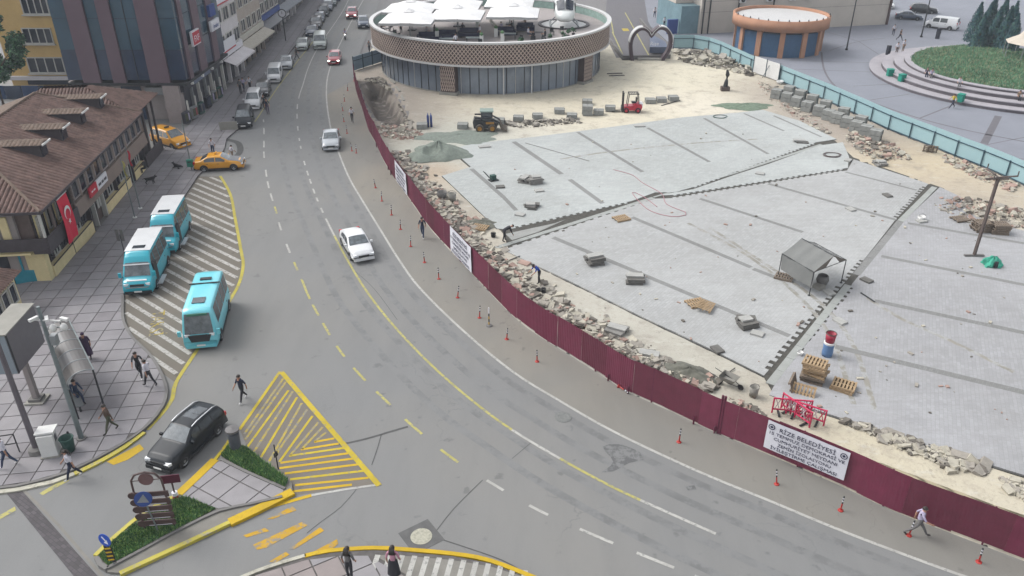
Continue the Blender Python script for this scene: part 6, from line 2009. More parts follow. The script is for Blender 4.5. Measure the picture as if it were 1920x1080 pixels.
for s_ in (-1, 1):
    mb = MB(); mb.tube([(-1.25, s_ * .66, 1.5), (.3, s_ * .68, 1.5), (1.35, s_ * .6, .95)], .09, 6); mb.build('lift_arm', PBLK, ld)
mb = MB()
pr = [(1.25, .9), (1.5, .25), (2.05, .12), (2.1, .2), (1.62, .34), (1.4, .92)]
for y0, y1 in ((-.9, .9),):
    mb.M = Matrix.Rotation(R(90), 4, 'X')
    mb.prism(pr, -.9, .9)
mb.build('bucket', M_mud, ld)
fk = thing('forklift', 'red forklift with raised mast beside the stone pallets', 'forklift', at(1182, 210), R(180))
M_fkr = mat('forklift_red', S(186, 30, 60, 1.5), .45, var=.08, coat=.3)
mb = MB(); mb.M = Matrix.Rotation(R(90), 4, 'X'); mb.prism([(-1.1, .3), (.75, .3), (.75, .75), (.35, .8), (-.2, .8), (-.3, 1.05), (-1.1, 1.0), (-1.2, .7)], -.5, .5); mb.build('body', M_fkr, fk)
bar('counterweight', fk, M_signw, -1.26, -.9, -.46, .46, .72, 1.08)
for sx, sx2 in ((-.85, -.7), (.45, .3)):
    for sy in (-.45, .45):
        mb = MB(); mb.tube([(sx, sy, .8), (sx2, sy, 2.1)], .045, 6); mb.build('guard_post', M_trim, fk)
mb = MB()
for k in range(6):
    mb.box(-.75 + k * .2, -.69 + k * .2, -.48, .48, 2.1, 2.15)
mb.box(-.78, .36, -.5, -.44, 2.08, 2.16); mb.box(-.78, .36, .44, .5, 2.08, 2.16)
o = mb.build('overhead_guard', M_trim, fk); o['kind'] = 'stuff'
bar('seat', fk, M_trim, -.55, -.05, -.25, .25, 1.06, 1.2); bar('seat_back', fk, M_trim, -.62, -.5, -.25, .25, 1.2, 1.65)
for s_ in (-1, 1):
    bar('mast_rail', fk, M_trim, .84, .98, s_ * .34 - .06, s_ * .34 + .06, .1, 2.25)
    bar('fork', fk, M_dark, .99, 2.1, s_ * .25 - .06, s_ * .25 + .06, .12, .17)
for z in (.4, 1.2, 2.1):
    bar('mast_cross', fk, M_trim, .86, .96, -.27, .27, z, z + .1)
bar('carriage', fk, M_trim, .985, 1.05, -.45, .45, .2, .7)
for x in (-.75, .55):
    for s_ in (-1, 1):
        mb = MB(); mb.lathe([(.01, -.11), (.2, -.11), (.3, -.08), (.3, .08), (.2, .11), (.01, .08)], 16); w = mb.build('wheel', M_black, fk, loc=(x, s_ * .47, .3)); w.rotation_euler = (R(-90) * s_, 0, 0)
        mb = MB(); mb.lathe([(.17, .105), (.01, .115)], 10); mb.build('rim', M_fkr, w)
# scooter with rider further up the street is built with the people below
# ------------------------------------------------------------------ people
PM = {}
def cloth(name, rgb, k=1.7):
    return mat('cloth_' + name, S(*rgb, k), .9, var=.12, scale=6)
C_white = cloth('white', (228, 226, 236)); C_black = cloth('black', (56, 56, 62)); C_navy = cloth('navy', (48, 54, 76)); C_grey = cloth('grey', (118, 116, 116)); C_jean = cloth('denim', (62, 76, 104)); C_green = cloth('olive', (92, 96, 78)); C_blue = cloth('blue', (40, 84, 190)); C_yel = cloth('yellow', (214, 190, 60)); C_pink = cloth('pink', (206, 150, 170)); C_tan = cloth('khaki', (150, 130, 110)); C_plum = cloth('plum', (74, 56, 84)); C_brown = cloth('brown', (104, 86, 76)); C_lav = cloth('lavender', (186, 178, 206)); C_teal = cloth('teal', (30, 150, 130))
M_skin = mat('skin', S(196, 150, 126, 1.8), .6, var=.08, scale=8)
M_hair = mat('dark_hair', (.02, .016, .014), .6, var=.2)
M_shoe = mat('shoe', S(60, 56, 58, 1.8), .7, var=.1); M_shoew = mat('white_shoe', S(220, 220, 220, 1.7), .7, var=.05)
def pose_pts(p):
    """joint positions, facing +x"""
    J = {'pel': (0, 0, .93), 'bel': (0, 0, 1.08), 'che': (.01, 0, 1.30), 'nec': (.02, 0, 1.46), 'nek': (.035, 0, 1.53), 'hed': (.05, 0, 1.615), 'top': (.045, 0, 1.69)}
    for s_, n in ((1, 'l'), (-1, 'r')):
        J.update({n + 'sh': (0, s_ * .18, 1.42), n + 'el': (-.03, s_ * .235, 1.15), n + 'wr': (.05, s_ * .245, .91), n + 'ha': (.075, s_ * .24, .83),
                  n + 'hp': (0, s_ * .09, .88), n + 'kn': (.03, s_ * .095, .49), n + 'an': (0, s_ * .095, .09), n + 'to': (.17, s_ * .11, .035)})
    def leg(n, s_, th, kn):
        hx, hz = 0, .88
        kx, kz = hx + .40 * math.sin(th), hz - .40 * math.cos(th)
        a = th - kn
        ax, az = kx + .41 * math.sin(a), kz - .41 * math.cos(a)
        J[n + 'kn'] = (kx, s_ * .095, kz); J[n + 'an'] = (ax, s_ * .095, az)
        J[n + 'to'] = (ax + .17 * math.cos(a * .6), s_ * .11, az - .055 + .17 * math.sin(a * .6))
    def arm(n, s_, sh, el, ab=.0):
        x0, z0 = J[n + 'sh'][0], J[n + 'sh'][2]
        ex, ez = x0 + .28 * math.sin(sh), z0 - .28 * math.cos(sh)
        b = sh + el
        wx, wz = ex + .25 * math.sin(b), ez - .25 * math.cos(b)
        J[n + 'el'] = (ex, s_ * (.235 + ab), ez); J[n + 'wr'] = (wx, s_ * (.24 + ab * .5), wz); J[n + 'ha'] = (wx + .085 * math.sin(b), s_ * (.235 + ab * .5), wz - .085 * math.cos(b))
    if p == 'walk':
        leg('l', 1, .42, .12); leg('r', -1, -.32, .3); arm('l', 1, -.4, .25); arm('r', -1, .4, .35)
    elif p == 'stride':
        leg('l', 1, .62, .1); leg('r', -1, -.5, .35); arm('l', 1, -.55, .5, .05); arm('r', -1, .6, .6, .05)
    elif p == 'stand':
        leg('l', 1, .05, .04); leg('r', -1, -.03, .03); arm('l', 1, -.05, .25, .02); arm('r', -1, .05, .5, .02)
    elif p == 'phone':
        leg('l', 1, .3, .1); leg('r', -1, -.25, .2); arm('l', 1, .2, .3); arm('r', -1, .6, 1.9, .03)
    elif p == 'sit':
        leg('l', 1, 1.45, 1.4); leg('r', -1, 1.45, 1.5); arm('l', 1, .5, .8); arm('r', -1, .5, .8)
    elif p in ('bend', 'dig'):
        b = 1.15 if p == 'bend' else .7
        leg('l', 1, .3, .35); leg('r', -1, -.05, .2)
        for k in ('bel', 'che', 'nec', 'nek', 'hed', 'top', 'lsh', 'rsh'):
            x, y, z = J[k]; dz = z - .93
            J[k] = (x * math.cos(b) + dz * math.sin(b), y, .93 + dz * math.cos(b) - x * math.sin(b))
        for n, s_ in (('l', 1), ('r', -1)):
            arm(n, s_, .25 if p == 'bend' else .5, .15 if p == 'bend' else .5)
    lo = min(J['lto'][2], J['rto'][2])
    for k in J:
        x, y, z = J[k]
        J[k] = (x, y, z - lo + .035)
    return J
BONES = [('pel', 'bel', 1), ('bel', 'che', 0), ('che', 'nec', 0), ('nec', 'nek', 2), ('nek', 'hed', 2), ('hed', 'top', 2)]
for n in 'lr':
    BONES += [('nec', n + 'sh', 0), (n + 'sh', n + 'el', 0), (n + 'el', n + 'wr', 4), (n + 'wr', n + 'ha', 2), ('pel', n + 'hp', 1), (n + 'hp', n + 'kn', 1), (n + 'kn', n + 'an', 1), (n + 'an', n + 'to', 3)]
RAD = {'pel': (.15, .115), 'bel': (.15, .11), 'che': (.165, .12), 'nec': (.085, .07), 'nek': (.055, .055), 'hed': (.085, .1), 'top': (.065, .075), 'sh': (.062, .062), 'el': (.046, .046), 'wr': (.034, .034), 'ha': (.042, .026), 'hp': (.095, .095), 'kn': (.064, .064), 'an': (.045, .045), 'to': (.045, .035)}
PERS = {}
def person_mesh(p):
    if p in PERS: return PERS[p]
    J = pose_pts(p)
    keys = list(J)
    ix = {k: i for i, k in enumerate(keys)}
    me = bpy.data.meshes.new('sk')
    me.from_pydata([J[k] for k in keys], [(ix[a], ix[b]) for a, b, _ in BONES], [])
    o = bpy.data.objects.new('sk', me)
    COL.objects.link(o)
    md = o.modifiers.new('s', 'SKIN')
    md.use_smooth_shade = True
    sk = me.skin_vertices[0].data if me.skin_vertices else None
    if sk is None:
        bm = bmesh.new(); bm.from_mesh(me); bm.verts.layers.skin.verify(); bm.to_mesh(me); bm.free(); sk = me.skin_vertices[0].data
    for k in keys:
        r_ = RAD.get(k) or RAD[k[1:]]
        sk[ix[k]].radius = r_
        sk[ix[k]].use_root = (k == 'pel')
    sb_ = o.modifiers.new('d', 'SUBSURF'); sb_.levels = 1; sb_.render_levels = 1
    bpy.context.view_layer.update()
    dg = bpy.context.evaluated_depsgraph_get()
    src = bpy.data.meshes.new_from_object(o.evaluated_get(dg))
    bpy.data.objects.remove(o)
    V = [tuple(v.co) for v in src.vertices]; Fc = [list(f.vertices) for f in src.polygons]
    segs = [(Vector(J[a]), Vector(J[b]), m) for a, b, m in BONES]
    ms = []
    for f in src.polygons:
        c = f.center; best = (9, 0)
        for a, b, m in segs:
            t = (b - a); tt = max(0, min(1, (c - a).dot(t) / max(1e-9, t.dot(t))))
            dd = (a + t * tt - c).length
            if m == 2 or m == 3: dd *= .98
            if dd < best[0]: best = (dd, m)
        ms.append(best[1])
    mb = MB(); mb.v = V; mb.f = Fc; mb.m = ms
    hd = Vector(J['hed']); fw = (hd - Vector(J['nek'])).normalized(); fx = Vector((fw.z, 0, -fw.x))
    mb.tube([hd + fx * .08 - fw * .01, hd + fx * .125 - fw * .025], [.022, .012], 5, 2)        # nose
    for s_ in (-1, 1):
        mb.cbox(hd + Vector((0, s_ * .095, 0)), (.04, .018, .055), mi=2)                        # ears
        n = 'l' if s_ > 0 else 'r'
        a, b = Vector(J[n + 'wr']), Vector(J[n + 'ha']); d_ = (b - a).normalized()
        sd_ = d_.cross(Vector((0, 1, 0))).normalized()
        for k in range(4):
            r0 = b + sd_ * (-.024 + .016 * k) - d_ * .01
            ln_ = (.062, .074, .078, .064)[k]
            mb.tube([r0, r0 + d_ * ln_ * .55, r0 + d_ * ln_ + Vector((0, -s_ * .018, 0))], [.0095, .009, .007], 5, 2)
        r0 = a + (b - a) * .35 + sd_ * .025
        mb.tube([r0, r0 + sd_ * .025 + d_ * .025, r0 + sd_ * .03 + d_ * .055], [.011, .01, .008], 5, 2)
    body = mb.mesh('person_' + p, True)
    for _ in range(5): body.materials.append(None)
    hm = MB()
    up = fw
    old = Matrix(((fx.x, 0, fw.x, hd.x), (fx.y, 1, fw.y, hd.y), (fx.z, 0, fw.z, hd.z), (0, 0, 0, 1)))
    hm.M = old
    def hf(u, v):
        th = v * R(105); ph = u * 2 * math.pi
        r_ = 1.0
        x = -.012 + .118 * math.sin(th) * math.cos(ph); y = .104 * math.sin(th) * math.sin(ph); z = .028 + .112 * math.cos(th)
        if x > .03 and z < .055: z = .055
        return (x, y, z)
    hm.grid(hf, 14, 6, flip=True)
    hair = hm.mesh('hair_' + p, True); hair.materials.append(None)
    lm = MB(); lm.M = old
    lm.grid(lambda u, v: (-.06 - .045 * math.sin(v * 3), (-.1 + .2 * u) * (1 + .2 * v), .08 - .34 * v), 6, 5); lm.grid(lambda u, v: (-.085 - .06 * math.sin(v * 3) - .03 * math.cos((u - .5) * 2), (-.1 + .2 * u) * (1 + .2 * v), .08 - .34 * v), 6, 5, flip=True)
    longh = lm.mesh('long_hair_' + p, True); longh.materials.append(None)
    PERS[p] = (body, hair, longh, J)
    return PERS[p]
def person(px, py, face, shirt, trousers, pose, label, z=0.0, hair=None, shoes=None, sleeves=False, long=False, coat=None, h=1.0, loc=None, group=None, skirt=None):
    body, hr, lh, J = person_mesh(pose)
    p = Vector(loc) if loc is not None else at(px, py, z)
    t = thing('person', label, 'person', p, R(face), group)
    t.scale = (h, h, h)
    link('body', body, t, mats=[shirt, trousers, M_skin, shoes or M_shoe, shirt if sleeves else M_skin])
    if hair is not False:
        link('hair', hr, t, mats=[hair or M_hair])
    if long:
        link('long_hair', lh, t, mats=[hair or M_hair])
    if coat or skirt:
        m_ = coat or skirt
        z1 = 1.38 if coat else 1.0
        mb = MB()
        prof = [(.27, .28), (.245, .6), (.21, .95), (.19, 1.1), (.205, 1.3), (.12, 1.44)] if coat else [(.27, .3), (.24, .6), (.19, .95), (.165, 1.03)]
        mb.lathe(prof, 16)
        o = mb.build('coat' if coat else 'skirt', m_, t, True)
        o.scale = (.72, 1.0, 1.0)
    return t
ZPV = 0.14
person(457, 752, -118, C_navy, C_black, 'walk', 'man in dark shirt and trousers crossing the road by the hatched triangle', shoes=M_shoew)
person(265, 708, -75, C_black, C_black, 'walk', 'person in black carrying a bag on the pavement near the barred zone', z=ZPV, shoes=M_shoew)
person(283, 724, 160, C_white, C_black, 'walk', 'person in white shirt and black trousers beside the one in black', z=ZPV)
person(168, 672, -70, C_plum, C_plum, 'stand', 'woman in a long dark plum coat beside the bus shelter', z=ZPV, coat=C_plum, hair=C_plum)
person(210, 810, -140, C_brown, C_green, 'walk', 'man in a brown jacket on the pavement looking at his phone', z=ZPV, sleeves=True)
person(140, 897, -150, C_white, C_navy, 'walk', 'woman in a white top stepping off the kerb', z=.05, long=True, shoes=M_shoew)
person(18, 875, -160, C_white, C_jean, 'walk', 'person in a white shirt at the left edge beside the railing', z=ZPV, shoes=M_shoew)
person(148, 752, -40, C_jean, C_jean, 'sit', 'person in blue sitting in the bus shelter', z=ZPV, sleeves=True)
person(793, 446, -95, C_navy, C_jean, 'walk', 'man in a dark top walking along the hoarding', shoes=M_shoew)
person(661, 230, -85, C_white, C_black, 'walk', 'man in a white shirt walking in the closed lane')
person(1716, 1004, -20, C_lav, C_grey, 'stride', 'man in a pale shirt striding past the near end of the hoarding')
person(657, 1086, 75, C_grey, C_black, 'stand', 'long haired woman standing at the corner kerb', z=.12, long=True)
person(740, 1084, 85, C_pink, C_black, 'stand', 'woman with a dark bag next to the corner kerb', z=.12, long=True, skirt=C_black)
person(945, 453, 15, C_black, C_black, 'bend', 'worker in black bending over the channel slabs', z=.06, sleeves=True)
person(1011, 531, -150, C_blue, C_black, 'dig', 'worker in a blue shirt bending over a tool at the paving edge', z=.03)
# street people
person(693, 99, -95, C_grey, C_black, 'walk', 'man in a grey shirt on the pavement left of the cafe', z=.03)
person(503, 214, -80, C_navy, C_plum, 'stand', 'person beside the white people carrier in the parked row', z=.02)
person(497, 206, -100, C_black, C_black, 'stand', 'person in black between the parked cars', z=.02)
person(470, 170, -90, C_white, C_black, 'walk', 'person in white on the far pavement near the shops', z=ZPV)
person(458, 172, -90, C_lav, C_navy, 'walk', 'person in lavender beside the shop fronts', z=ZPV)
person(452, 176, 80, C_grey, C_black, 'stand', 'person in grey by the shop windows', z=ZPV)
person(557, 112, 20, C_grey, C_black, 'walk', 'pedestrian crossing by the pale parked car')
person(401, 292, -80, C_white, C_jean, 'stand', 'person in a white shirt behind the yellow taxi', z=.02)
person(437, 300, 60, C_white, C_tan, 'walk', 'small person in white by the bonnet of the yellow taxi', h=.85)
person(275, 326, 180, C_black, C_black, 'sit', 'person in black sitting against the end of the timber building', z=ZPV)
person(1245, 52, -100, C_white, C_black, 'walk', 'left one of two people in white behind the heart arch', z=.05)
person(1255, 48, -80, C_white, C_grey, 'walk', 'right one of two people in white behind the heart arch', z=.05)
person(1227, 33, -90, C_white, C_jean, 'walk', 'farther person in white on the pavement above the heart arch', z=.05)
person(1674, 67, -110, C_white, C_navy, 'walk', 'person in white walking with a pushchair on the right square', z=.05)
person(1686, 76, -60, C_brown, C_black, 'stride', 'person in brown striding across the right square', z=.05)
person(1680, 103, -110, C_white, C_brown, 'stand', 'person in white standing on the steps, left of two', z=.45)
person(1692, 98, -70, C_white, C_tan, 'stand', 'person in white standing on the steps, right of two', z=.85)
person(1784, 203, 200, C_yel, C_navy, 'stride', 'person in a yellow shirt walking below the steps', z=.05)
person(1796, 166, -110, C_white, C_grey, 'sit', 'person in white sitting on the upper step', z=.95)
person(1735, 148, -110, C_plum, C_navy, 'sit', 'left one of a pair sitting on the upper step', z=.95)
person(1744, 150, -110, C_lav, C_grey, 'sit', 'right one of a pair sitting on the upper step', z=.95)
person(1907, 192, -100, C_tan, C_black, 'sit', 'person in khaki sitting on the step at the right edge', z=.55)
for i, (px, py, lab) in enumerate([(1668, 142, 'teal plastic crate on the lower step, leftmost'), (1690, 152, 'teal plastic crate on the lower step, second from left'), (1800, 190, 'teal plastic crate beside the person in yellow')]):
    t = thing('teal_crate', lab, 'crate', at(px, py, .45), R(20 * i))
    bar('box', t, C_teal, -.35, .35, -.3, .3, 0, .8); bar('rim', t, C_teal, -.4, .4, -.35, .35, .802, .86)
# cafe guests and staff
def dperson(px, py, *a, **k):
    return person(0, 0, *a, loc=deck(px, py), **k)
dperson(855, 92, 90, C_white, C_black, 'stand', 'waiter in a white shirt seen from behind on the terrace')
dperson(1000, 80, 120, C_black, C_black, 'sit', 'guest in black at the table near the helicopter')
dperson(990, 72, 0, C_white, C_navy, 'sit', 'guest in white at the table near the helicopter')
dperson(1022, 76, 180, C_black, C_black, 'sit', 'guest in black across the table near the helicopter')
dperson(900, 74, 200, C_white, C_black, 'stand', 'person in white beside the terrace walkway')
for i_, (px, py, m_) in enumerate([(800, 70, C_white), (815, 68, C_grey), (868, 64, C_navy), (940, 62, C_lav), (960, 60, C_black), (985, 52, C_tan), (735, 58, C_white), (752, 62, C_black)]):
    dperson(px, py, 40 * i_, m_, C_black, 'sit', 'guest sitting in the shade of the terrace parasols', group='guests under the parasols')
dperson(716, 62, 30, C_brown, C_black, 'sit', 'guest at the left end of the terrace')
# scooter rider
sct = thing('scooter', 'scooter ridden up the street between the red cars', 'scooter', at(648, 74), R(-84))
mb = MB(); mb.tube([(-.5, 0, .55), (-.1, 0, .6), (.1, 0, .35), (.4, 0, .4), (.52, 0, .9)], [.16, .17, .12, .1, .06], 8); mb.build('body', PW, sct, True)
for x in (-.55, .6):
    mb = MB(); mb.lathe([(.01, -.05), (.2, -.05), (.25, 0), (.2, .05), (.01, .05)], 14); w = mb.build('wheel', M_black, sct, loc=(x, 0, .25)); w.rotation_euler = (R(90), 0, 0)
mb = MB(); mb.tube([(.5, -.32, 1.0), (.52, 0, .98), (.5, .32, 1.0)], .025, 6); mb.build('handlebar', M_trim, sct)
mb = MB(); mb.cbox((.58, 0, .85), (.05, .16, .12)); mb.build('headlamp', M_headon, sct)
person(0, 0, -84, C_lav, C_jean, 'sit', 'rider in a pale shirt on the scooter', loc=at(648, 74) + Vector((0, 0, .22)))
# dogs on the pavement
def dog(px, py, rz, label, m, lying=False):
    t = thing('dog', label, 'dog', at(px, py, ZPV), R(rz))
    mb = MB()
    zz = -.25 if lying else 0
    J = {'rump': (-.32, 0, .5), 'mid': (0, 0, .48), 'chest': (.25, 0, .5), 'neck': (.4, 0, .62), 'head': (.5, 0, .7), 'muz': (.64, 0, .66), 'tail': (-.45, 0, .55), 'tip': (-.62, 0, .42)}
    B = [('rump', 'mid'), ('mid', 'chest'), ('chest', 'neck'), ('neck', 'head'), ('head', 'muz'), ('rump', 'tail'), ('tail', 'tip')]
    rad = {'rump': .12, 'mid': .12, 'chest': .15, 'neck': .09, 'head': .085, 'muz': .04, 'tail': .03, 'tip': .015}
    for s_, n in ((1, 'l'), (-1, 'r')):
        if lying:
            J.update({n + 'e': (.3, s_ * .12, .36), n + 'p': (.52, s_ * .13, .29), n + 'k': (-.12, s_ * .2, .36), n + 'h': (-.36, s_ * .22, .3), n + 'f': (-.16, s_ * .23, .28)})
        else:
            J.update({n + 'e': (.24, s_ * .1, .3), n + 'p': (.27 + .05 * s_, s_ * .1, .03), n + 'k': (-.2, s_ * .1, .33), n + 'h': (-.4, s_ * .1, .2), n + 'f': (-.33 - .05 * s_, s_ * .1, .03)})
        B += [('chest', n + 'e'), (n + 'e', n + 'p'), ('rump', n + 'k'), (n + 'k', n + 'h'), (n + 'h', n + 'f')]
        for k in 'epkhf': rad[n + k] = {'e': .05, 'p': .03, 'k': .06, 'h': .032, 'f': .03}[k]
    keys = list(J); ix = {k: i for i, k in enumerate(keys)}
    me = bpy.data.meshes.new('dg'); me.from_pydata([(J[k][0], J[k][1], J[k][2] + zz) for k in keys], [(ix[a], ix[b]) for a, b in B], [])
    o = bpy.data.objects.new('dg', me); COL.objects.link(o)
    o.modifiers.new('s', 'SKIN').use_smooth_shade = True
    bm = bmesh.new(); bm.from_mesh(me); bm.verts.layers.skin.verify(); bm.to_mesh(me); bm.free()
    for k in keys:
        me.skin_vertices[0].data[ix[k]].radius = (rad[k], rad[k]); me.skin_vertices[0].data[ix[k]].use_root = k == 'mid'
    o.modifiers.new('d', 'SUBSURF').levels = 1
    bpy.context.view_layer.update()
    src = bpy.data.meshes.new_from_object(o.evaluated_get(bpy.context.evaluated_depsgraph_get()))
    bpy.data.objects.remove(o)
    src.materials.clear(); src.materials.append(m)
    link('body', src, t)
    for s_ in (-1, 1):
        mb = MB(); mb.cbox((.46, s_ * .07, .76 + zz), (.05, .03, .09)); mb.build('ear', m, t)
M_fur = mat('black_fur', (.018, .018, .02), .9, var=.3)
dog(283, 345, 10, 'black dog standing on the pavement in front of the timber building', M_fur)
dog(334, 315, 160, 'black dog lying on the pavement behind the taxi', M_fur, True)
# ------------------------------------------------------------------ street furniture on the left
bx_ = at(88, 750, ZPV)
bb = thing('billboard', 'large grey box billboard on a single column by the bus shelter', 'billboard', bx_, R(4))
bar('display_case', bb, mat('case_grey', S(112, 108, 112, 1.4), .6, var=.08), -1.0, .02, -1.5, 1.5, 2.75, 5.0)
bar('end_panel', bb, mat('case_end', S(138, 148, 156, 1.3), .6, var=.06), -.97, -.01, -1.53, -1.503, 2.78, 4.97)
bar('top_cover', bb, M_conc, -1.06, .08, -1.56, 1.56, 5.003, 5.07)
bar('dark_edge', bb, M_dark, .022, .05, -1.5, -1.42, 2.75, 5.0)
bar('column', bb, M_grayw, -.62, -.36, -.14, .14, .2, 2.748)
bar('footing', bb, M_conc, -.95, -.0, -.45, .45, 0, .1); bar('foot_block', bb, M_concd, -.8, -.18, -.3, .3, .102, .24)
# bus shelter with a barrel roof
A, B = at(112, 612, 2.5), at(157, 708, 2.4)
A.z = B.z = 0
ax_ = (B - A); SL = ax_.length; sang = math.atan2(ax_.y, ax_.x)
bs = thing('bus_shelter', 'bus shelter with a curved smoked roof on pale ribs', 'shelter', A + Vector((0, 0, ZPV)), sang)
M_smoke = mat('smoked_sheet', S(104, 100, 98, 2.2), .45, var=.15, scale=1.0, spec=.6)
M_smoke2 = mat('smoked_sheet_light', S(128, 128, 130, 2.2), .45, var=.15, scale=1.0, spec=.6)
def arc(v): 
    a = R(200) - v * R(150)
    return (.78 * math.cos(a) * 1.05, 2.05 + .62 * math.sin(a) + .0)
nseg = 5
for i in range(nseg):
    for j in range(3):
        mb = MB()
        def fn(u, v):
            y, z = arc((j + v) / 3)
            return (SL * (i + .02 + .96 * u) / nseg, y, z)
        mb.grid(fn, 1, 4); mb.grid(lambda u, v: Vector(fn(u, v)) + Vector((0, 0, -.012)), 1, 4, flip=True)
        mb.build('roof_sheet', M_smoke2 if j == 1 and i % 2 else M_smoke, bs)
for i in range(nseg + 1):
    mb = MB(); mb.tube([(SL * i / nseg, *arc(k / 10)) for k in range(11)], .035, 6); mb.build('roof_rib', M_steel, bs)
for v in (0, 1):
    mb = MB(); y, z = arc(v); mb.tube([(0, y, z), (SL, y, z)], .04, 6); mb.build('edge_rail', M_galv, bs)
for i in (0, nseg):
    for v in (.02, .98):
        y, z = arc(v); mb = MB(); mb.tube([(SL * i / nseg, y, 0), (SL * i / nseg, y, z)], .045, 6); mb.build('post', M_dark, bs)
bar('back_glass', bs, mat('shelter_glass', S(120, 130, 136, 1.6), .1, var=.1, alpha=.35), .1, SL - .1, -.83, -.81, .3, 1.8)
bar('bench', bs, M_steel, .4, SL - .4, -.72, -.35, .42, .47)
for x in (.6, SL - .6):
    bar('bench_leg', bs, M_dark, x - .04, x + .04, -.6, -.5, 0, .418)
# poles
c = at(153, 822, ZPV)
cp_ = thing('camera_pole', 'galvanised pole carrying white security cameras above the bus shelter', 'pole', c)
mb = MB(); mb.tube([(0, 0, 0), (0, 0, 7.6)], [.13, .08], 10); mb.build('post', M_galv, cp_)
mb = MB(); mb.cyl((0, 0, 0), .24, .06, 12); mb.build('flange', M_concd, cp_)
mb = MB(); mb.tube([(-.3, 0, 6.9), (.9, -.1, 6.9)], .045, 6); mb.build('camera_arm', M_whitep, cp_)
mb = MB(); mb.tube([(.1, 0, 6.4), (.85, -.1, 6.6), (.85, -.1, 6.9)], .03, 6); mb.build('arm_brace', M_galv, cp_)
for x, z in ((.95, 6.55), (.45, 6.5)):
    mb = MB(); mb.lathe([(.01, -.16), (.1, -.14), (.16, -.04), (.16, .08), (.1, .18), (.01, .2)], 12); mb.build('dome_camera', M_whitep, cp_, True, loc=(x, -.1, z))
for x, rz in ((.3, -60), (1.1, -20), (-.3, -120)):
    mb = MB(); mb.cbox((0, 0, 0), (.42, .14, .13), R(rz)); mb.build('bullet_camera', M_whitep, cp_, loc=(x, -.12, 7.02))
bar('control_box', cp_, M_steel, .13, .4, -.15, .15, 5.6, 6.1)
c = at(70, 846, ZPV)
p2 = thing('tall_pole', 'thick grey pole standing beside the white cabinet', 'pole', c)
mb = MB(); mb.tube([(0, 0, 0), (0, 0, 8.5)], [.15, .1], 10); mb.build('post', mat('mauve_grey_pole', S(104, 98, 104, 1.4), .6, var=.1), p2)
mb = MB(); mb.lathe([(.01, 0), (.4, 0), (.36, .22), (.16, .3)], 12); mb.build('base', M_concd, p2)
wc = thing('white_cabinet', 'white utility cabinet with a sloping lid beside the green bin', 'cabinet', at(98, 850, ZPV), R(14))
bar('body', wc, M_whitep, -.36, .36, -.32, .32, 0, 1.25)
mb = MB(); mb.M = Matrix.Rotation(R(-8), 4, 'X'); mb.box(-.42, .42, -.4, .4, 1.27, 1.35); mb.build('lid', M_whitep, wc)
bar('dark_panel', wc, M_sha, .362, .37, -.12, .16, .75, 1.1)
bar('plinth', wc, M_conc, -.42, .42, -.38, .38, -.03, .06)
gb = thing('green_bin', 'dark green litter bin beside the white cabinet', 'bin', at(132, 846, ZPV), R(10))
M_gbin = mat('bin_green', S(44, 84, 76, 1.6), .6, var=.15)
mb = MB(); mb.lathe([(.01, .08), (.24, .08), (.31, .8), (.31, .84), (.27, .84), (.24, .3), (.01, .3)], 14); mb.build('bucket', M_gbin, gb, True)
mb = MB(); mb.lathe([(.33, .78), (.345, .82), (.33, .86), (.30, .86)], 14); mb.build('rim', M_gbin, gb)
bar('stand', gb, M_dark, -.04, .04, .3, .36, 0, .95)
gt = thing('green_litter_box', 'green litter box on a pole behind the yellow taxi', 'bin', at(359, 319, ZPV))
bar('box', gt, mat('bin_teal_green', S(40, 130, 110, 1.5), .5), -.25, .25, -.18, .18, .35, 1.0)
mb = MB(); mb.tube([(-.05, .22, 0), (-.05, .22, 4.6)], .05, 8); mb.build('pole', M_galv, gt); bar('slot', gt, M_trim, -.15, .15, -.19, -.183, .78, .88)
rl = thing('pavement_railing', 'black tubular railing in front of the kerb at the left edge', 'railing', at(20, 850, ZPV), R(15))
for x in (-2.2, -.9, .4):
    mb = MB(); mb.tube([(x, 0, 0), (x, 0, 1.1)], .03, 6); mb.build('post', M_trim, rl)
for z in (.55, 1.1):
    mb = MB(); mb.tube([(-2.2, 0, z), (.4, 0, z)], .03, 6); mb.build('rail', M_trim, rl)
for px, py, hgt, pl_, lab in [(253, 408, 5.0, 1, 'left one of two thin flagpoles in front of the timber building'), (263, 391, 5.2, 0, 'right one of two thin flagpoles in front of the timber building')]:
    t = thing('flagpole', lab, 'flagpole', at(px, py, ZPV))
    mb = MB(); mb.tube([(0, 0, 0), (0, 0, hgt)], [.05, .03], 8); mb.build('pole', M_galv, t)
    mb = MB(); mb.cyl((0, 0, 0), .17, .07, 12); mb.build('foot', M_whitep, t)
    mb = MB(); mb.grid(lambda u, v: (.04 + .16 * u + .05 * math.sin(v * 7), .03 * math.sin(u * 5 + v * 9), hgt - .3 - 1.25 * v), 3, 8); mb.grid(lambda u, v: (.04 + .16 * u + .05 * math.sin(v * 7), .012 + .03 * math.sin(u * 5 + v * 9), hgt - .3 - 1.25 * v), 3, 8, flip=True); mb.build('furled_flag', M_yelpale if pl_ else M_redp, t)
ns = thing('twin_sign_post', 'thin post with two narrow grey plates beside the nearer minibus', 'sign', at(235, 480, ZPV))
mb = MB(); mb.tube([(0, 0, 0), (0, 0, 1.7)], .03, 6); mb.build('post', M_dark, ns)
for x in (-.16, .16):
    bar('plate', ns, M_concd, x - .11, x + .11, -.04, -.02, 1.2, 2.1)
an = thing('fold_out_board', 'pale folding board leaning by the dark people carrier', 'board', at(430, 246, ZPV), R(10))
bar('board', an, M_conc, -.9, .9, -.03, .03, .15, 1.0)
for x in (-.8, .8):
    bar('leg', an, M_dark, x - .03, x + .03, .04, .09, 0, 1.0)
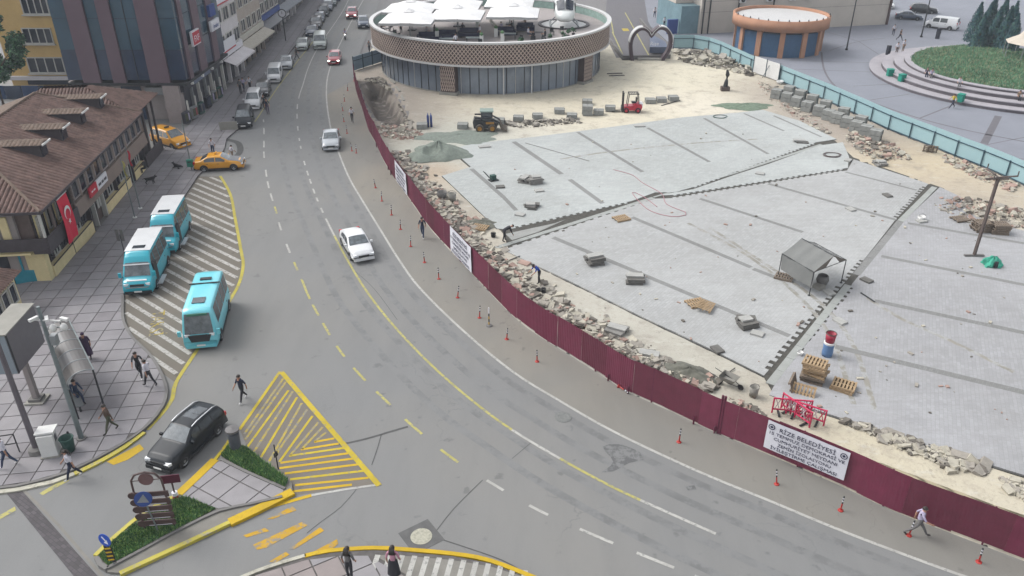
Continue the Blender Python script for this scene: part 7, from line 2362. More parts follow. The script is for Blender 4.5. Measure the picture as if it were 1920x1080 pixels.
# shop goods on the far pavement
for i, (px, py) in enumerate([(352, 232), (366, 222), (378, 214), (392, 202), (402, 192), (412, 184)]):
    t = thing('goods_stand', ['leaning goods stand nearest the corner pier', 'second goods stand along the glass building', 'third goods stand along the glass building', 'fourth goods stand along the glass building', 'fifth goods stand along the glass building', 'goods stand farthest from the corner pier'][i], 'stand', at(px, py, ZPV), R(80))
    bar('rack', t, [M_sha, M_steel, M_gbin][i % 3], -.5, .5, -.2, .2, .1, 1.3)
    for k in range(4):
        bar('goods', t, random.choice([C_tan, C_navy, C_green, C_grey, C_lav, PRED]), -.48 + k * .25, -.27 + k * .25, -.28, -.203, .4, 1.15)
    mb = MB(); mb.box(.55, .7, -.1, .05, 0, 2.3); mb.build('upright', M_frame, t)
# traffic island signs
ds = thing('direction_sign', 'brown direction sign with stacked boards under an arched top', 'sign', at(300, 990, .15), R(6))
M_brn = mat('sign_brown', S(84, 66, 64, 1.4), .6, var=.12)
for s_ in (-1, 1):
    mb = MB(); mb.tube([(s_ * .62, 0, 0), (s_ * .62, 0, 2.3)], .045, 8); mb.build('post', M_brn, ds)
mb = MB(); mb.tube([(-.62, 0, 2.3), (-.6, 0, 2.75), (-.4, 0, 3.05), (0, 0, 3.16), (.4, 0, 3.05), (.6, 0, 2.75), (.62, 0, 2.3)], .045, 8); mb.build('arch', M_brn, ds)
mb = MB(); mb.lathe([(.01, -.03), (.3, -.03), (.3, .03), (.01, .03)], 20); o = mb.build('disc', mat('disc_maroon', S(112, 84, 84, 1.4), .6), ds, loc=(0, 0, 2.78)); o.rotation_euler = (R(90), 0, 0)
mb = MB(); mb.tube([(-.6, 0, 2.72), (.6, 0, 2.75)], .02, 6); mb.build('cross_bar', M_brn, ds)
for k in range(5):
    z = 2.0 - k * .4
    o_ = .06 * k
    mb = MB(); mb.box(-.7 + o_ * .2, .78 - o_ * .1, -.10, -.05, z - .15, z + .15); b_ = mb.build('name_board', M_brn, ds)
    mb = MB(); mb.cyl((0, 0, 0), .17, .06, 12); e_ = mb.build('board_end', M_brn, b_, loc=(-.7 + o_ * .2, -.045, z)); e_.rotation_euler = (R(90), 0, 0)
    bar('white_line', b_, M_signw, -.35, .6, -.108, -.102, z - .12, z - .09)
bs_ = thing('blue_pedestrian_sign', 'tilted blue sign with a white triangle before the direction sign', 'sign', at(297, 996, .15), R(14))
mb = MB(); mb.tube([(0, 0, 0), (0, 0, 2.2)], .035, 8); o = mb.build('pole', M_galv, bs_); o.rotation_euler = (0, R(-6), 0)
mb = MB(); mb.lathe([(.01, -.012), (.36, -.012), (.36, .012), (.01, .012)], 20); o = mb.build('blue_disc', M_bluep, bs_, loc=(-.2, -.06, 1.95)); o.rotation_euler = (R(80), R(10), 0)
mb = MB(); mb.face([(-.24, -.16, .016), (.24, -.16, .016), (0, .24, .016)]); o = mb.build('white_triangle', M_steel, bs_, loc=(-.2, -.06, 1.95)); o.rotation_euler = (R(80), R(10), 0)
ar_ = thing('keep_right_sign', 'round blue arrow sign above a black and yellow striped plate', 'sign', at(214, 1058, .15), R(-18))
mb = MB(); mb.tube([(0, 0, 0), (0, 0, 1.5)], .03, 8); mb.build('pole', M_galv, ar_)
mb = MB(); mb.lathe([(.01, -.012), (.3, -.012), (.3, .012), (.01, .012)], 24); o = mb.build('blue_disc', mat('sign_blue', S(36, 80, 180, 1.4), .5, var=.05), ar_, loc=(0, -.05, 1.42)); o.rotation_euler = (R(84), 0, 0)
mb = MB()
for q in ([(-.15, .13), (.05, -.07), (.1, -.02), (-.1, .18)], [(.15, -.17), (-.06, -.13), (.11, .04)]):
    mb.face([(p[0], p[1], .016) for p in q])
o = mb.build('white_arrow', M_signw, ar_, loc=(0, -.05, 1.42)); o.rotation_euler = (R(84), 0, 0)
bar('warning_plate', ar_, M_black, -.2, .2, -.05, -.02, .2, 1.05)
for k in range(4):
    mb = MB(); mb.M = Matrix.Translation((0, -.055, .32 + k * .21)) @ Matrix.Rotation(R(-25), 4, 'Y'); mb.box(-.19, .19, -.003, .003, -.035, .035); mb.build('yellow_stripe', M_gold, ar_)
lp = thing('lollipop_sign', 'maroon shield sign on a short post with a white band', 'sign', at(330, 934, .15), R(10))
mb = MB(); mb.tube([(0, 0, 0), (0, 0, 1.25)], .04, 8); mb.build('post', M_brn, lp)
bar('shield', lp, mat('dark_maroon', S(92, 34, 56, 1.4), .5), -.4, .4, -.06, -.02, .95, 1.4)
for z, m_ in ((0, M_redp), (.2, M_signw)):
    mb = MB(); mb.cyl((0, 0, z), .13, .17, 12); mb.build('collar', m_, lp)
lb = thing('litter_column', 'dark grey column bin with a round lid at the tip of the island', 'bin', at(443, 842, .15))
mb = MB(); mb.lathe([(.01, 0), (.26, 0), (.28, 1.0), (.01, 1.0)], 16); mb.build('column', mat('column_grey', S(84, 88, 96, 1.4), .6, var=.12), lb)
mb = MB(); mb.lathe([(.01, 1.32), (.33, 1.25), (.33, 1.15), (.01, 1.1)], 18); mb.build('lid', mat('lid_grey', S(110, 108, 108, 1.5), .6), lb)
for s_ in (-1, 1):
    mb = MB(); mb.tube([(s_ * .2, 0, 1.0), (s_ * .2, 0, 1.2)], .02, 5); mb.build('lid_strut', M_dark, lb)
sf = thing('sign_frame', 'thin dark post with a turned plate beside the grass strip', 'sign', at(522, 880, .12), R(60))
mb = MB(); mb.tube([(0, 0, 0), (0, 0, 1.5)], .03, 6); mb.build('post', M_dark, sf); bar('plate', sf, M_dark, -.12, .12, -.03, .0, .8, 1.05)
# orange delineator posts along the closed lane
M_del = mat('delineator_red', S(188, 60, 54, 1.7), .5, var=.1)
proto = None
DEL = [(664, 152), (652, 170), (646, 190), (643, 208), (645, 228), (651, 250), (660, 283), (668, 287), (704, 352), (716, 377), (734, 403), (751, 430), (770, 462), (796, 492), (823, 523), (858, 558), (899, 596), (950, 636), (1007, 678), (1273, 829), (1456, 908), (1576, 957), (1704, 1004), (1835, 1054)]
for i, (px, py) in enumerate(DEL):
    c = at(px, py, .005)
    lab = 'red flexible post in the row beside the hoarding'
    if i == 18: lab = 'red flexible post before the long gap in the row'
    if i == 19: lab = 'lone red flexible post below the tall gate post'
    if i == 20: lab = 'red flexible post below the lettered banner'
    if i == 22: lab = 'red flexible post beside the striding man'
    if i == 23: lab = 'red flexible post nearest the right edge'
    if proto is None:
        t = thing('flexible_post', lab, 'post', c, 0, 'red flexible posts along the closed lane')
        mb = MB(); mb.lathe([(.01, .04), (.045, .06), (.12, .03), (.13, 0)], 12); mb.build('base', M_del, t)
        mb = MB(); mb.lathe([(.038, .03), (.034, .42)], 10); mb.build('shaft', M_del, t)
        for z0, m_ in ((.42, M_trim), (.52, M_signw), (.60, M_trim), (.68, M_signw), (.75, M_trim)):
            mb = MB(); mb.lathe([(.034, z0), (.034, z0 + .08), (.001, z0 + .081)], 10); mb.build('band', m_, t)
        proto = t
    else:
        t = copy_tree(proto, None, lab); t.location = c; t.rotation_euler = (R(random.uniform(-7, 7)), R(random.uniform(-7, 7)), 0)
c = at(1160, 724, .08)
t = copy_tree(proto, None, 'red flexible post lying flat at the foot of the hoarding'); t.location = c; t.rotation_euler = (R(88), 0, R(35))
zb_ = thing('striped_marker', 'tall marker post with yellow and white bands on a round foot', 'post', at(917, 611))
mb = MB(); mb.lathe([(.01, .1), (.18, .08), (.22, 0)], 14); mb.build('foot', M_concd, zb_)
for k in range(6):
    mb = MB(); mb.lathe([(.035, .1 + k * .2), (.035, .3 + k * .2), (.001, .301 + k * .2)], 10); mb.build('band', [M_orange, M_trim, M_orange, M_trim, M_signw, M_signw][k], zb_)

# ------------------------------------------------------------------ site clutter
def broken(rnd, r_, th):
    n = rnd.randint(4, 6)
    P_ = []
    for k in range(n):
        a = 2 * math.pi * (k + rnd.uniform(-.25, .25)) / n
        rr = r_ * rnd.uniform(.65, 1.15)
        P_.append((rr * math.cos(a), rr * .75 * math.sin(a)))
    mb = MB()
    lo = [mb.pt((x, y, -th / 2)) for x, y in P_]; hi = [mb.pt((x * .94, y * .94, th / 2 + rnd.uniform(-.1, .1) * th)) for x, y in P_]
    mb.f += [lo[::-1], hi] + [[lo[i], lo[(i + 1) % n], hi[(i + 1) % n], hi[i]] for i in range(n)]
    mb.m += [0] * (n + 2)
    return mb
M_rub = [mat('rubble_grey', S(176, 170, 160, 1.8), .95, var=.2, scale=3, bump=.3), mat('rubble_pale', S(206, 200, 184, 1.8), .95, var=.18, scale=3, bump=.3), mat('rubble_pink', S(186, 158, 146, 1.8), .95, var=.2, scale=3, bump=.3), mat('rubble_dark', S(124, 118, 110, 1.8), .95, var=.25, scale=3, bump=.3)]
rr_ = random.Random(11)
RUB = []
for k in range(14):
    me_ = broken(rr_, 1.0, rr_.uniform(.25, .6)).mesh('rubble'); me_.materials.append(None); RUB.append(me_)
def rubble(zone_px, n, smin, smax, label, group, mats, hmax=.25, nsmall=0, seed=1, wts=None):
    rnd = random.Random(seed)
    poly = [xy(p) for p in W(zone_px)]
    xs = [p[0] for p in poly]; ys = [p[1] for p in poly]
    k = 0
    ntot, n = n, int(n * .5)
    while k < n:
        x, y = rnd.uniform(min(xs), max(xs)), rnd.uniform(min(ys), max(ys))
        if not inside((x, y), poly): continue
        k += 1
        e = min(1, dist_poly((x, y), poly) / 1.2)
        s_ = rnd.uniform(smin, smax)
        o = link('broken_stone', rnd.choice(RUB), None, (x, y, .04 + s_ * .12 + e * hmax * rnd.uniform(.1, 1)), mats=[rnd.choice(mats)])
        o.scale = (s_, s_, s_ * rnd.uniform(.45, .9)); o.rotation_euler = (rnd.uniform(-.35, .35), rnd.uniform(-.35, .35), rnd.uniform(0, 6.3))
        tag(o, label, 'rubble', group)
    if nsmall:
        mb = MB()
        k = 0
        nsmall = int(nsmall * 1.8)
        while k < nsmall + ntot - n:
            x, y = rnd.uniform(min(xs), max(xs)), rnd.uniform(min(ys), max(ys))
            if not inside((x, y), poly): continue
            k += 1
            e = min(1, dist_poly((x, y), poly) / 1.2)
            s_ = rnd.uniform(.04, smin) if k > ntot - n else rnd.uniform(smin, smax)
            mb.cbox((x, y, .03 + e * hmax * rnd.uniform(0, .8)), (s_ * rnd.uniform(.7, 1.8), s_, s_ * .7), rnd.uniform(0, 6), rnd.uniform(-.5, .5), rnd.uniform(-.5, .5), mi=rnd.randrange(len(mats)))
        o = mb.build('stone_chips', mats); tag(o, 'small stone chips among ' + group, 'rubble', kind='stuff')
G_, Pl, Pk, Dk = M_rub
rubble([(1262, 96), (1320, 96), (1400, 125), (1425, 140), (1400, 142), (1345, 128), (1300, 122), (1270, 112)], 85, .3, .85, 'broken concrete lump in the heap behind the sand', 'lumps in the far concrete heap', [Pl, G_, Pl, Dk], .7, 260, 2)
rubble([(1575, 783), (1700, 822), (1850, 868), (1850, 892), (1780, 880), (1700, 850), (1640, 820), (1575, 795)], 75, .22, .5, 'broken kerb stone between the paving edge and the earth bank', 'stones along the near paving edge', [G_, Pl, Pl, Dk], .22, 160, 3)
rubble([(810, 355), (835, 350), (880, 410), (905, 440), (925, 470), (900, 485), (870, 465), (840, 420)], 46, .18, .5, 'broken slab in the debris behind the second banner', 'debris behind the second banner', [G_, Pk, Pl, Dk], .3, 160, 4)
rubble([(920, 520), (960, 525), (1000, 560), (990, 575), (950, 560), (905, 520)], 22, .18, .45, 'broken slab behind the hoarding near the worker in blue', 'debris near the worker in blue', [G_, Pk, Pl], .2, 90, 5)
rubble([(1005, 575), (1040, 590), (1110, 630), (1150, 660), (1125, 668), (1060, 635)], 36, .15, .42, 'broken stone behind the middle of the hoarding', 'debris behind the middle of the hoarding', [Pk, Pl, G_, Pk], .22, 120, 6)
rubble([(1360, 745), (1400, 755), (1440, 780), (1420, 795), (1385, 782)], 22, .15, .38, 'broken stone behind the hoarding beside the red barriers', 'debris beside the red barriers', [Pk, Pl, G_, Dk], .2, 70, 7)
rubble([(1590, 238), (1650, 262), (1700, 285), (1710, 300), (1660, 305), (1615, 290), (1585, 262)], 55, .18, .5, 'broken slab in the debris right of the stone stacks', 'debris right of the stone stacks', [G_, Pl, Pk, Dk], .2, 220, 8)
rubble([(1755, 372), (1830, 372), (1900, 390), (1930, 400), (1930, 430), (1850, 428), (1790, 405), (1750, 392)], 55, .2, .5, 'board or slab in the debris around the lamp pole', 'debris round the lamp pole', [G_, Dk, Pl, Pk], .3, 180, 9)
rubble([(1770, 290), (1850, 318), (1915, 352), (1900, 362), (1830, 335), (1770, 306)], 30, .2, .5, 'stone lying along the turquoise fence', 'stones along the turquoise fence', [G_, Pk, Pl], .25, 120, 10)
rubble([(940, 226), (1000, 226), (1090, 222), (1090, 232), (1000, 240), (945, 238)], 44, .2, .45, 'grey rubble lump in the row between loader and forklift', 'rubble between loader and forklift', [G_, Dk, G_], .35, 120, 12)
rubble([(705, 235), (770, 238), (800, 255), (780, 262), (730, 262), (710, 250)], 40, .2, .5, 'broken stone at the rim of the dug pit', 'stones at the rim of the pit', [Pl, Pk, G_], .2, 160, 13)
rubble([(675, 150), (700, 145), (720, 150), (760, 215), (780, 235), (765, 236), (735, 170), (700, 156)], 30, .2, .5, 'broken slab on the pit wall', 'slabs on the pit wall', [G_, Pl, Dk], .2, 100, 14)
rubble([(1420, 150), (1462, 165), (1500, 200), (1560, 250), (1540, 252), (1480, 215), (1430, 180)], 40, .15, .45, 'loose stone in the brown soil by the stone stacks', 'loose stones by the stone stacks', [Pl, Pk, G_], .15, 240, 15)
rubble([(1870, 895), (1935, 905), (1935, 945), (1890, 925)], 14, .25, .55, 'pale concrete lump at the right edge behind the hoarding', 'concrete lumps at the right edge', [G_, Pl], .3, 40, 16)
# continuous fringe of debris behind the hoarding
rnd = random.Random(77)
mb = MB()
for x, y, a in along(FEN, .11):
    if not (at(0, 800).y < y < at(0, 330).y): continue
    for _ in range(5):
        o_ = abs(rnd.gauss(0, .85))
        X_, Y_ = x * 1.085, y * 1.085
        s_ = rnd.choice((.08, .12, .2, .3, .42)) * rnd.uniform(.7, 1.2)
        mb.cbox((X_ - math.sin(a) * o_, Y_ + math.cos(a) * o_, .06 + rnd.random() * .25 * max(0, 1 - o_ / 1.6)), (s_ * rnd.uniform(.8, 2), s_, s_ * .35), rnd.uniform(0, 6), rnd.uniform(-.4, .4), rnd.uniform(-.4, .4), rnd.choice((0, 0, 1, 1, 3, 3, 2)))
tag(mb.build('debris_fringe', M_rub), 'fringe of broken slabs and chips all along the back of the hoarding', 'rubble', kind='stuff')
# earth bank behind the near hoarding
M_bank = mat('earth_bank', S(206, 192, 160, 1.95), .95, var=.15, scale=.8, worldco=True, bump=.5, bscale=6)
mb = MB()
bk0 = [xy(p) for p in W([(1440, 798), (1500, 815), (1600, 850), (1720, 895), (1830, 935), (1940, 975)])]
bk1 = [xy(p) for p in W([(1450, 822), (1500, 842), (1590, 882), (1700, 930), (1830, 985), (1950, 1030)])]
n = 40
ca0, ca1 = curve(bk0, .5), curve(bk1, .5)
def bankf(u, v):
    a = ca0[min(len(ca0) - 1, int(u * (len(ca0) - 1)))]; b = ca1[min(len(ca1) - 1, int(u * (len(ca1) - 1)))]
    x, y = a[0] + (b[0] - a[0]) * v, a[1] + (b[1] - a[1]) * v
    return (x, y, .02 + .75 * math.sin(min(1, v * 1.15) * math.pi * .5) ** 1.2 * (1 if u > .08 else u / .08) + .06 * hnoise(x * 2, y * 2))
mb.grid(bankf, 50, 8)
tag(mb.build('earth_bank', M_bank, None, True), kind='structure')
# gravel heaps
def heap(name, label, px, py, rx, ry, h, m_, rz=0, seed=1, bite=None):
    c = at(px, py)
    rnd = random.Random(seed)
    mb = MB()
    def fn(u, v):
        a = u * 2 * math.pi
        r_ = v
        k = 1 + .14 * math.sin(a * 3 + seed) + .08 * math.sin(a * 7 + seed * 2)
        x, y = rx * k * r_ * math.cos(a), ry * k * r_ * math.sin(a)
        z = h * (1 - r_) ** .85 * (1 + .1 * math.sin(a * 5 + r_ * 9)) + .03 * math.sin(x * 9) * math.cos(y * 8)
        if bite:
            dd = math.hypot(x - bite[0], y - bite[1]) / bite[2]
            if dd < 1: z = min(z, h * (.12 + .5 * dd * dd))
        return (x, y, max(-.02, z) - .01)
    mb.grid(fn, 64, 20)
    o = mb.build(name, m_, None, True, loc=(c.x, c.y, .05)); o.rotation_euler = (0, 0, rz)
    return tag(o, label, 'heap')
M_grv = mat('green_grey_gravel', S(146, 156, 146, 1.9), .95, var=.2, scale=4, bump=.6, bscale=25)
M_grd = mat('dark_gravel', S(122, 122, 112, 1.9), .95, var=.25, scale=3, bump=.7, bscale=20)
heap('gravel_heap', 'large green grey gravel heap with a hollow beside the paving', 822, 290, 3.0, 2.3, 1.25, M_grv, 0, 2, (-.7, -.9, .95))
heap('gravel_heap', 'flat spread of grey gravel in front of the loader', 860, 258, 4.2, 2.2, .35, M_grv, 0, 5)
heap('gravel_heap', 'dark gravel heap behind the hoarding near the wheelbarrow', 1290, 703, 1.9, .95, .5, M_grd, R(-35), 3)
heap('sand_heap', 'small dark sand heap beside the second banner', 905, 420, 1.3, .8, .3, M_grd, R(-30), 4)
heap('gravel_heap', 'green gravel patch near the far corner of the paving', 1395, 200, 3.2, 1.5, .3, mat('moss_gravel', S(128, 146, 126, 1.9), .95, var=.2, scale=3), R(0), 6)
# pallets
M_pal = mat('pallet_wood', S(186, 160, 126, 1.75), .9, var=.2, scale=3)
M_palg = mat('weathered_pallet', S(140, 126, 112, 1.75), .9, var=.22, scale=3)
def box_mesh(nm, a, b, c):
    mb = MB(); mb.box(-a / 2, a / 2, -b / 2, b / 2, -c / 2, c / 2); me_ = mb.mesh(nm); me_.materials.append(None); return me_
PB = box_mesh('pallet_board', .1, 1.0, .025); PS = box_mesh('pallet_stringer', 1.2, .09, .09); PBB = box_mesh('pallet_bottom', 1.2, .1, .022)
def pallet(loc, rz, label, m_, rot=(0, 0), group=None):
    t = thing('wooden_pallet', label, 'pallet', loc, rz, group)
    t.rotation_euler = (rot[0], rot[1], rz)
    for k in range(7):
        link('deck_board', PB, t, (-.55 + k * .1833, 0, .132), mats=[m_])
    for y in (-.43, 0, .43):
        link('stringer', PS, t, (0, y, .074), mats=[m_])
    for y in (-.43, .43):
        link('bottom_board', PBB, t, (0, y, .016), mats=[m_])
    return t
zs = ZP
pallet(at(1165, 411, zs), R(25), 'single pale pallet lying on the paving near the toothed joint', M_pal)
pallet(at(1305, 570, zs), R(20), 'left pallet of the crossed pair in the middle of the square', M_pal)
pallet(at(1322, 575, zs + .15), R(62), 'right pallet of the crossed pair in the middle of the square', M_pal, (R(8), 0))
for k in range(2):
    pallet(at(1580, 728, zs) + Vector((0.03 * k, 0, .16 * k)), R(-35 + 4 * k), ['lower pallet of the pair right of the tall pallet stack', 'upper pallet of the pair right of the tall pallet stack'][k], M_pal)
for k in range(8):
    c = at(1524, 712, zs)
    pallet(c + Vector((random.uniform(-.1, .1), random.uniform(-.1, .1), .155 * k)), R(-30 + random.uniform(-9, 9)), 'pallet in the tall stack below the blue barrel', M_pal if k > 2 else M_palg, group='pallets of the tall stack')
pallet(at(1506, 738, zs), R(-28), 'pallet leaning against the front of the tall stack', M_pal, (R(48), 0))
pallet(at(1484, 722, zs + .1), R(60), 'pallet leaning on edge at the left of the tall stack', M_palg, (R(75), 0))
pallet(at(1470, 521, zs), R(-30), 'pallet under the left end of the grey tent', M_palg)
for k in range(5):
    pallet(at(1838, 432, zs) + Vector((random.uniform(-.08, .08), 0, .155 * k)), R(8 + random.uniform(-6, 6)), 'weathered pallet in the stack left of the lamp pole', M_palg, group='pallets left of the lamp pole')
for k in range(5):
    pallet(at(1872, 436, zs) + Vector((random.uniform(-.08, .08), 0, .155 * k)), R(-6 + random.uniform(-6, 6)), 'weathered pallet in the stack right of the lamp pole', M_palg, group='pallets right of the lamp pole')
for k in range(2):
    pallet(at(1740, 284, .08) + Vector((k * .25, -.2 * k, 0)), R(80), ['pallet standing on edge by the turquoise fence, back one', 'pallet standing on edge by the turquoise fence, front one'][k], M_palg, (0, R(80)))
pallet(at(1800, 412, .1), R(12), 'weathered pallet lying flat left of the pallet stacks', M_palg)
pallet(at(900, 428, .12), R(-20), 'pale pallet lying in the debris behind the second banner', M_pal)
# slab stacks on the paving
M_slabs = [mat('loose_slab', S(150, 148, 144, 1.8), .9, var=.16, scale=2.5, bump=.2), mat('loose_slab_dark', S(118, 116, 112, 1.8), .9, var=.2, scale=2.5, bump=.2), mat('loose_slab_pale', S(190, 190, 186, 1.8), .9, var=.12, scale=2.5)]
SLB = box_mesh('slab', 1.15, .55, .12)
SLB2 = box_mesh('slab2', .75, .55, .12)
def slabstack(px, py, layers, rz, label, seed, z=zs, pal=True, dark=0):
    rnd = random.Random(seed)
    t = thing('slab_stack', label, 'slab stack', at(px, py, z), R(rz))
    for k in range(layers):
        nper = 2 if k < layers - 1 else 1
        for j in range(nper):
            link('slab', rnd.choice((SLB, SLB, SLB2)), t, (rnd.uniform(-.12, .12), (j - (nper - 1) / 2) * .57 + rnd.uniform(-.04, .04), .06 + k * .13), rnd.uniform(-.25, .25), mats=[M_slabs[dark if k < layers - 1 else 2]])
    return t
slabstack(1115, 492, 5, 15, 'stepped stack of slabs left of the pale sand stain', 1, dark=1)
slabstack(1190, 527, 4, 5, 'stack of slabs beside the pale sand stain', 2, dark=1)
slabstack(1400, 609, 4, 8, 'stack of slabs topped with pale pieces below the tent', 3, dark=1)
slabstack(1003, 342, 5, 20, 'tall pile of slabs beside the wooden boards on the far field', 4, dark=0)
slabstack(1012, 358, 1, 12, 'low slab lying in front of the tall pile', 5)
slabstack(997, 389, 3, -5, 'small slab stack in the far field below the tall pile', 6, dark=1)
slabstack(1500, 266, 2, 5, 'flat slab stack near the far end of the toothed joint', 7, dark=1)
slabstack(1157, 622, 3, -35, 'large slab stack on the earth behind the hoarding', 8, .05)
slabstack(1218, 668, 2, -25, 'wide pair of slabs on the earth near the gravel heap', 9, .05)
slabstack(872, 288, 1, 8, 'flat slabs at the far left corner of the paving', 10, dark=2)
slabstack(907, 276, 1, 8, 'pale slab at the far left edge of the paving', 11, dark=2)
slabstack(1200, 237, 1, 10, 'small tool pile at the back edge of the paving', 12, dark=1)
slabstack(1650, 308, 3, 10, 'slab stack at the right corner of the middle field', 13)
slabstack(985, 340, 4, 70, 'wooden boards heaped beside the tall slab pile', 14, dark=0)
for i, (px, py) in enumerate([(938, 350), (975, 402), (1590, 300), (1664, 366), (1595, 392), (1728, 414), (1625, 525), (1575, 602), (1425, 325), (1345, 655), (1420, 625), (1555, 548)]):
    t = link('loose_slab', SLB2, None, at(px, py, zs + .06), random.uniform(0, 3), mats=[M_slabs[2 if i % 3 else 1]])
    tag(t, 'single slab left lying on the new paving', 'slab', 'single slabs lying on the new paving')
# strapped stone packs
M_pack = [mat('stone_pack', S(170, 172, 168, 1.85), .9, var=.12, scale=2, bump=.15), mat('stone_pack_side', S(142, 140, 138, 1.6), .9, var=.15, scale=2)]
PK = box_mesh('pack_block', .54, 1.0, .5); STP = box_mesh('pack_strap', 1.16, .03, .52)
def stonepack(px, py, tiers, rz, label, group=None, z=.06):
    t = thing('stone_pack', label, 'stone pack', at(px, py, z), R(rz), group)
    for k in range(tiers):
        for j in (-1, 1):
            link('stone_block', PK, t, (j * .275 + random.uniform(-.02, .02), random.uniform(-.03, .03), .27 + k * .54), random.uniform(-.03, .03), mats=[M_pack[0]])
        link('strap', STP, t, (0, .1, .27 + k * .54), mats=[M_trim])
    return t
for i, (px, py) in enumerate([(1455, 184), (1474, 191), (1492, 199), (1512, 208), (1534, 216), (1552, 224), (1568, 230), (1586, 238), (1604, 246), (1622, 254), (1640, 262)]):
    stonepack(px, py, 2, -38 + random.uniform(-6, 6), 'strapped stone pack in the front row along the turquoise fence', 'front row of stone packs along the turquoise fence')
for i, (px, py) in enumerate([(1478, 178), (1500, 186), (1522, 195), (1546, 206), (1580, 220), (1612, 236)]):
    stonepack(px, py, 2, -38 + random.uniform(-6, 6), 'strapped stone pack in the back row along the turquoise fence', 'back row of stone packs along the turquoise fence')
for i, (px, py, ti, lab) in enumerate([(792, 240, 1, 'low stone pack next to the blue gas bottles'), (868, 240, 1, 'stone pack left of the loader'), (972, 226, 1, 'stone pack right of the loader'), (936, 231, 1, 'stone pack partly hidden by the loader cab'), (1008, 222, 1, 'stone pack at the middle of the rubble row'), (1072, 222, 1, 'low stone pack at the right end of the rubble row'), (1049, 212, 1, 'stone pack among the rubble left of the double pack'), (1101, 215, 2, 'double stone pack left of the forklift'), (1122, 214, 1, 'stone pack against the double pack'), (1101, 195, 1, 'stone pack behind the double pack'), (1144, 207, 1, 'stone pack on the forks side of the forklift'), (1219, 193, 1, 'stone pack just right of the forklift'), (1240, 191, 1, 'middle pack of the three right of the forklift'), (1262, 188, 1, 'rightmost of the three packs right of the forklift')]):
    stonepack(px, py, ti, random.uniform(-8, 8), lab)
rnd = random.Random(5)
mb = MB()
for k in range(170):
    c = at(rnd.uniform(950, 1900), rnd.uniform(250, 800))
    if not any(inside((c.x, c.y), q) for q in (F1, F2, F3)): continue
    s_ = rnd.choice((.05, .07, .1, .16))
    mb.cbox((c.x, c.y, ZP + s_ * .25), (s_ * rnd.uniform(1, 2.6), s_, s_ * .5), rnd.uniform(0, 6), mi=rnd.randrange(4))
tag(mb.build('paving_crumbs', M_rub), 'crumbs and offcuts scattered over the new paving', 'rubble', kind='stuff')
# work tent
Pl_, Pn_, Pr_ = at(1459, 518, zs), at(1517, 554, zs), at(1577, 530, zs)
Pb_ = Pl_ + Pr_ - Pn_
te = thing('work_tent', 'grey canvas work tent with one open gable on the square', 'tent', Pn_)
M_canv = mat('grey_canvas', S(150, 152, 150, 2.2), .85, var=.08, scale=1.2)
EH, RH = 1.75, 2.45
def L_(p, z): return Vector((p.x - Pn_.x, p.y - Pn_.y, z))
def lerpv(a, b, t): return a + (b - a) * t
m0, m1 = lerpv(Pl_, Pb_, .55), lerpv(Pn_, Pr_, .55)
def roofp(e0, e1, r0, r1):
    return lambda u, v: lerpv(lerpv(L_(e0, EH), L_(e1, EH), u), lerpv(L_(r0, RH), L_(r1, RH), u), v) + Vector((0, 0, -.06 * math.sin(v * math.pi) - .09 * abs(math.sin(u * math.pi * 3))))
for f_ in (roofp(Pl_, Pn_, m0, m1), roofp(Pr_, Pb_, m1, m0)):
    mb = MB(); mb.grid(f_, 12, 5); mb.grid(lambda u, v: f_(u, v) - Vector((0, 0, .015)), 12, 5, flip=True); mb.build('roof_sheet', M_canv, te, True)
mb = MB(); ff_ = lambda u, v: lerpv(L_(Pl_, EH), L_(Pn_, EH), u) + Vector((.05 * math.sin(u * 8 + v), -.12 * v, -1.15 * v)); mb.grid(ff_, 10, 4); mb.grid(lambda u, v: ff_(u, v) + Vector((0, .015, 0)), 10, 4, flip=True); mb.build('side_flap', M_canv, te, True)
mb = MB(); mb.face([L_(Pn_, EH), L_(m1, RH), lerpv(L_(Pn_, EH), L_(Pr_, EH), .35) - Vector((0, 0, .05))]); mb.face([L_(Pr_, EH), lerpv(L_(Pn_, EH), L_(Pr_, EH), .8) - Vector((0, 0, .05)), L_(m1, RH)]); mb.build('gable_flap', mat('brown_grey_canvas', S(128, 120, 112, 1.7), .85, var=.1), te)
for p in (Pl_, Pn_, Pr_, Pb_):
    mb = MB(); mb.tube([L_(p, 0), L_(p, EH)], .03, 6); mb.build('pole', M_dark, te)
    mb = MB(); mb.cyl(L_(p, 0), .1, .02, 8); mb.build('foot', M_dark, te)
for a, b in ((Pl_, Pn_), (Pn_, Pr_), (Pr_, Pb_), (Pb_, Pl_)):
    mb = MB(); mb.tube([L_(a, EH - .02), L_(b, EH - .02)], .022, 6); mb.build('eave_tube', M_dark, te)
mb = MB(); mb.tube([L_(m0, RH - .03), L_(m1, RH - .03)], .025, 6); mb.build('ridge_tube', M_dark, te)
mx = thing('cement_mixer', 'grey tub and sacks under the open side of the tent', 'mixer', at(1540, 535, zs), R(30))
mb = MB(); mb.lathe([(.01, .1), (.3, .12), (.42, .45), (.34, .75), (.3, .78), (.3, .5), (.01, .4)], 16); mb.build('drum', M_concd, mx, True)
bar('sack', mx, M_conc, -.75, -.2, -.5, .1, 0, .28); bar('frame', mx, M_dark, -.5, .5, -.05, .05, 0, .1)
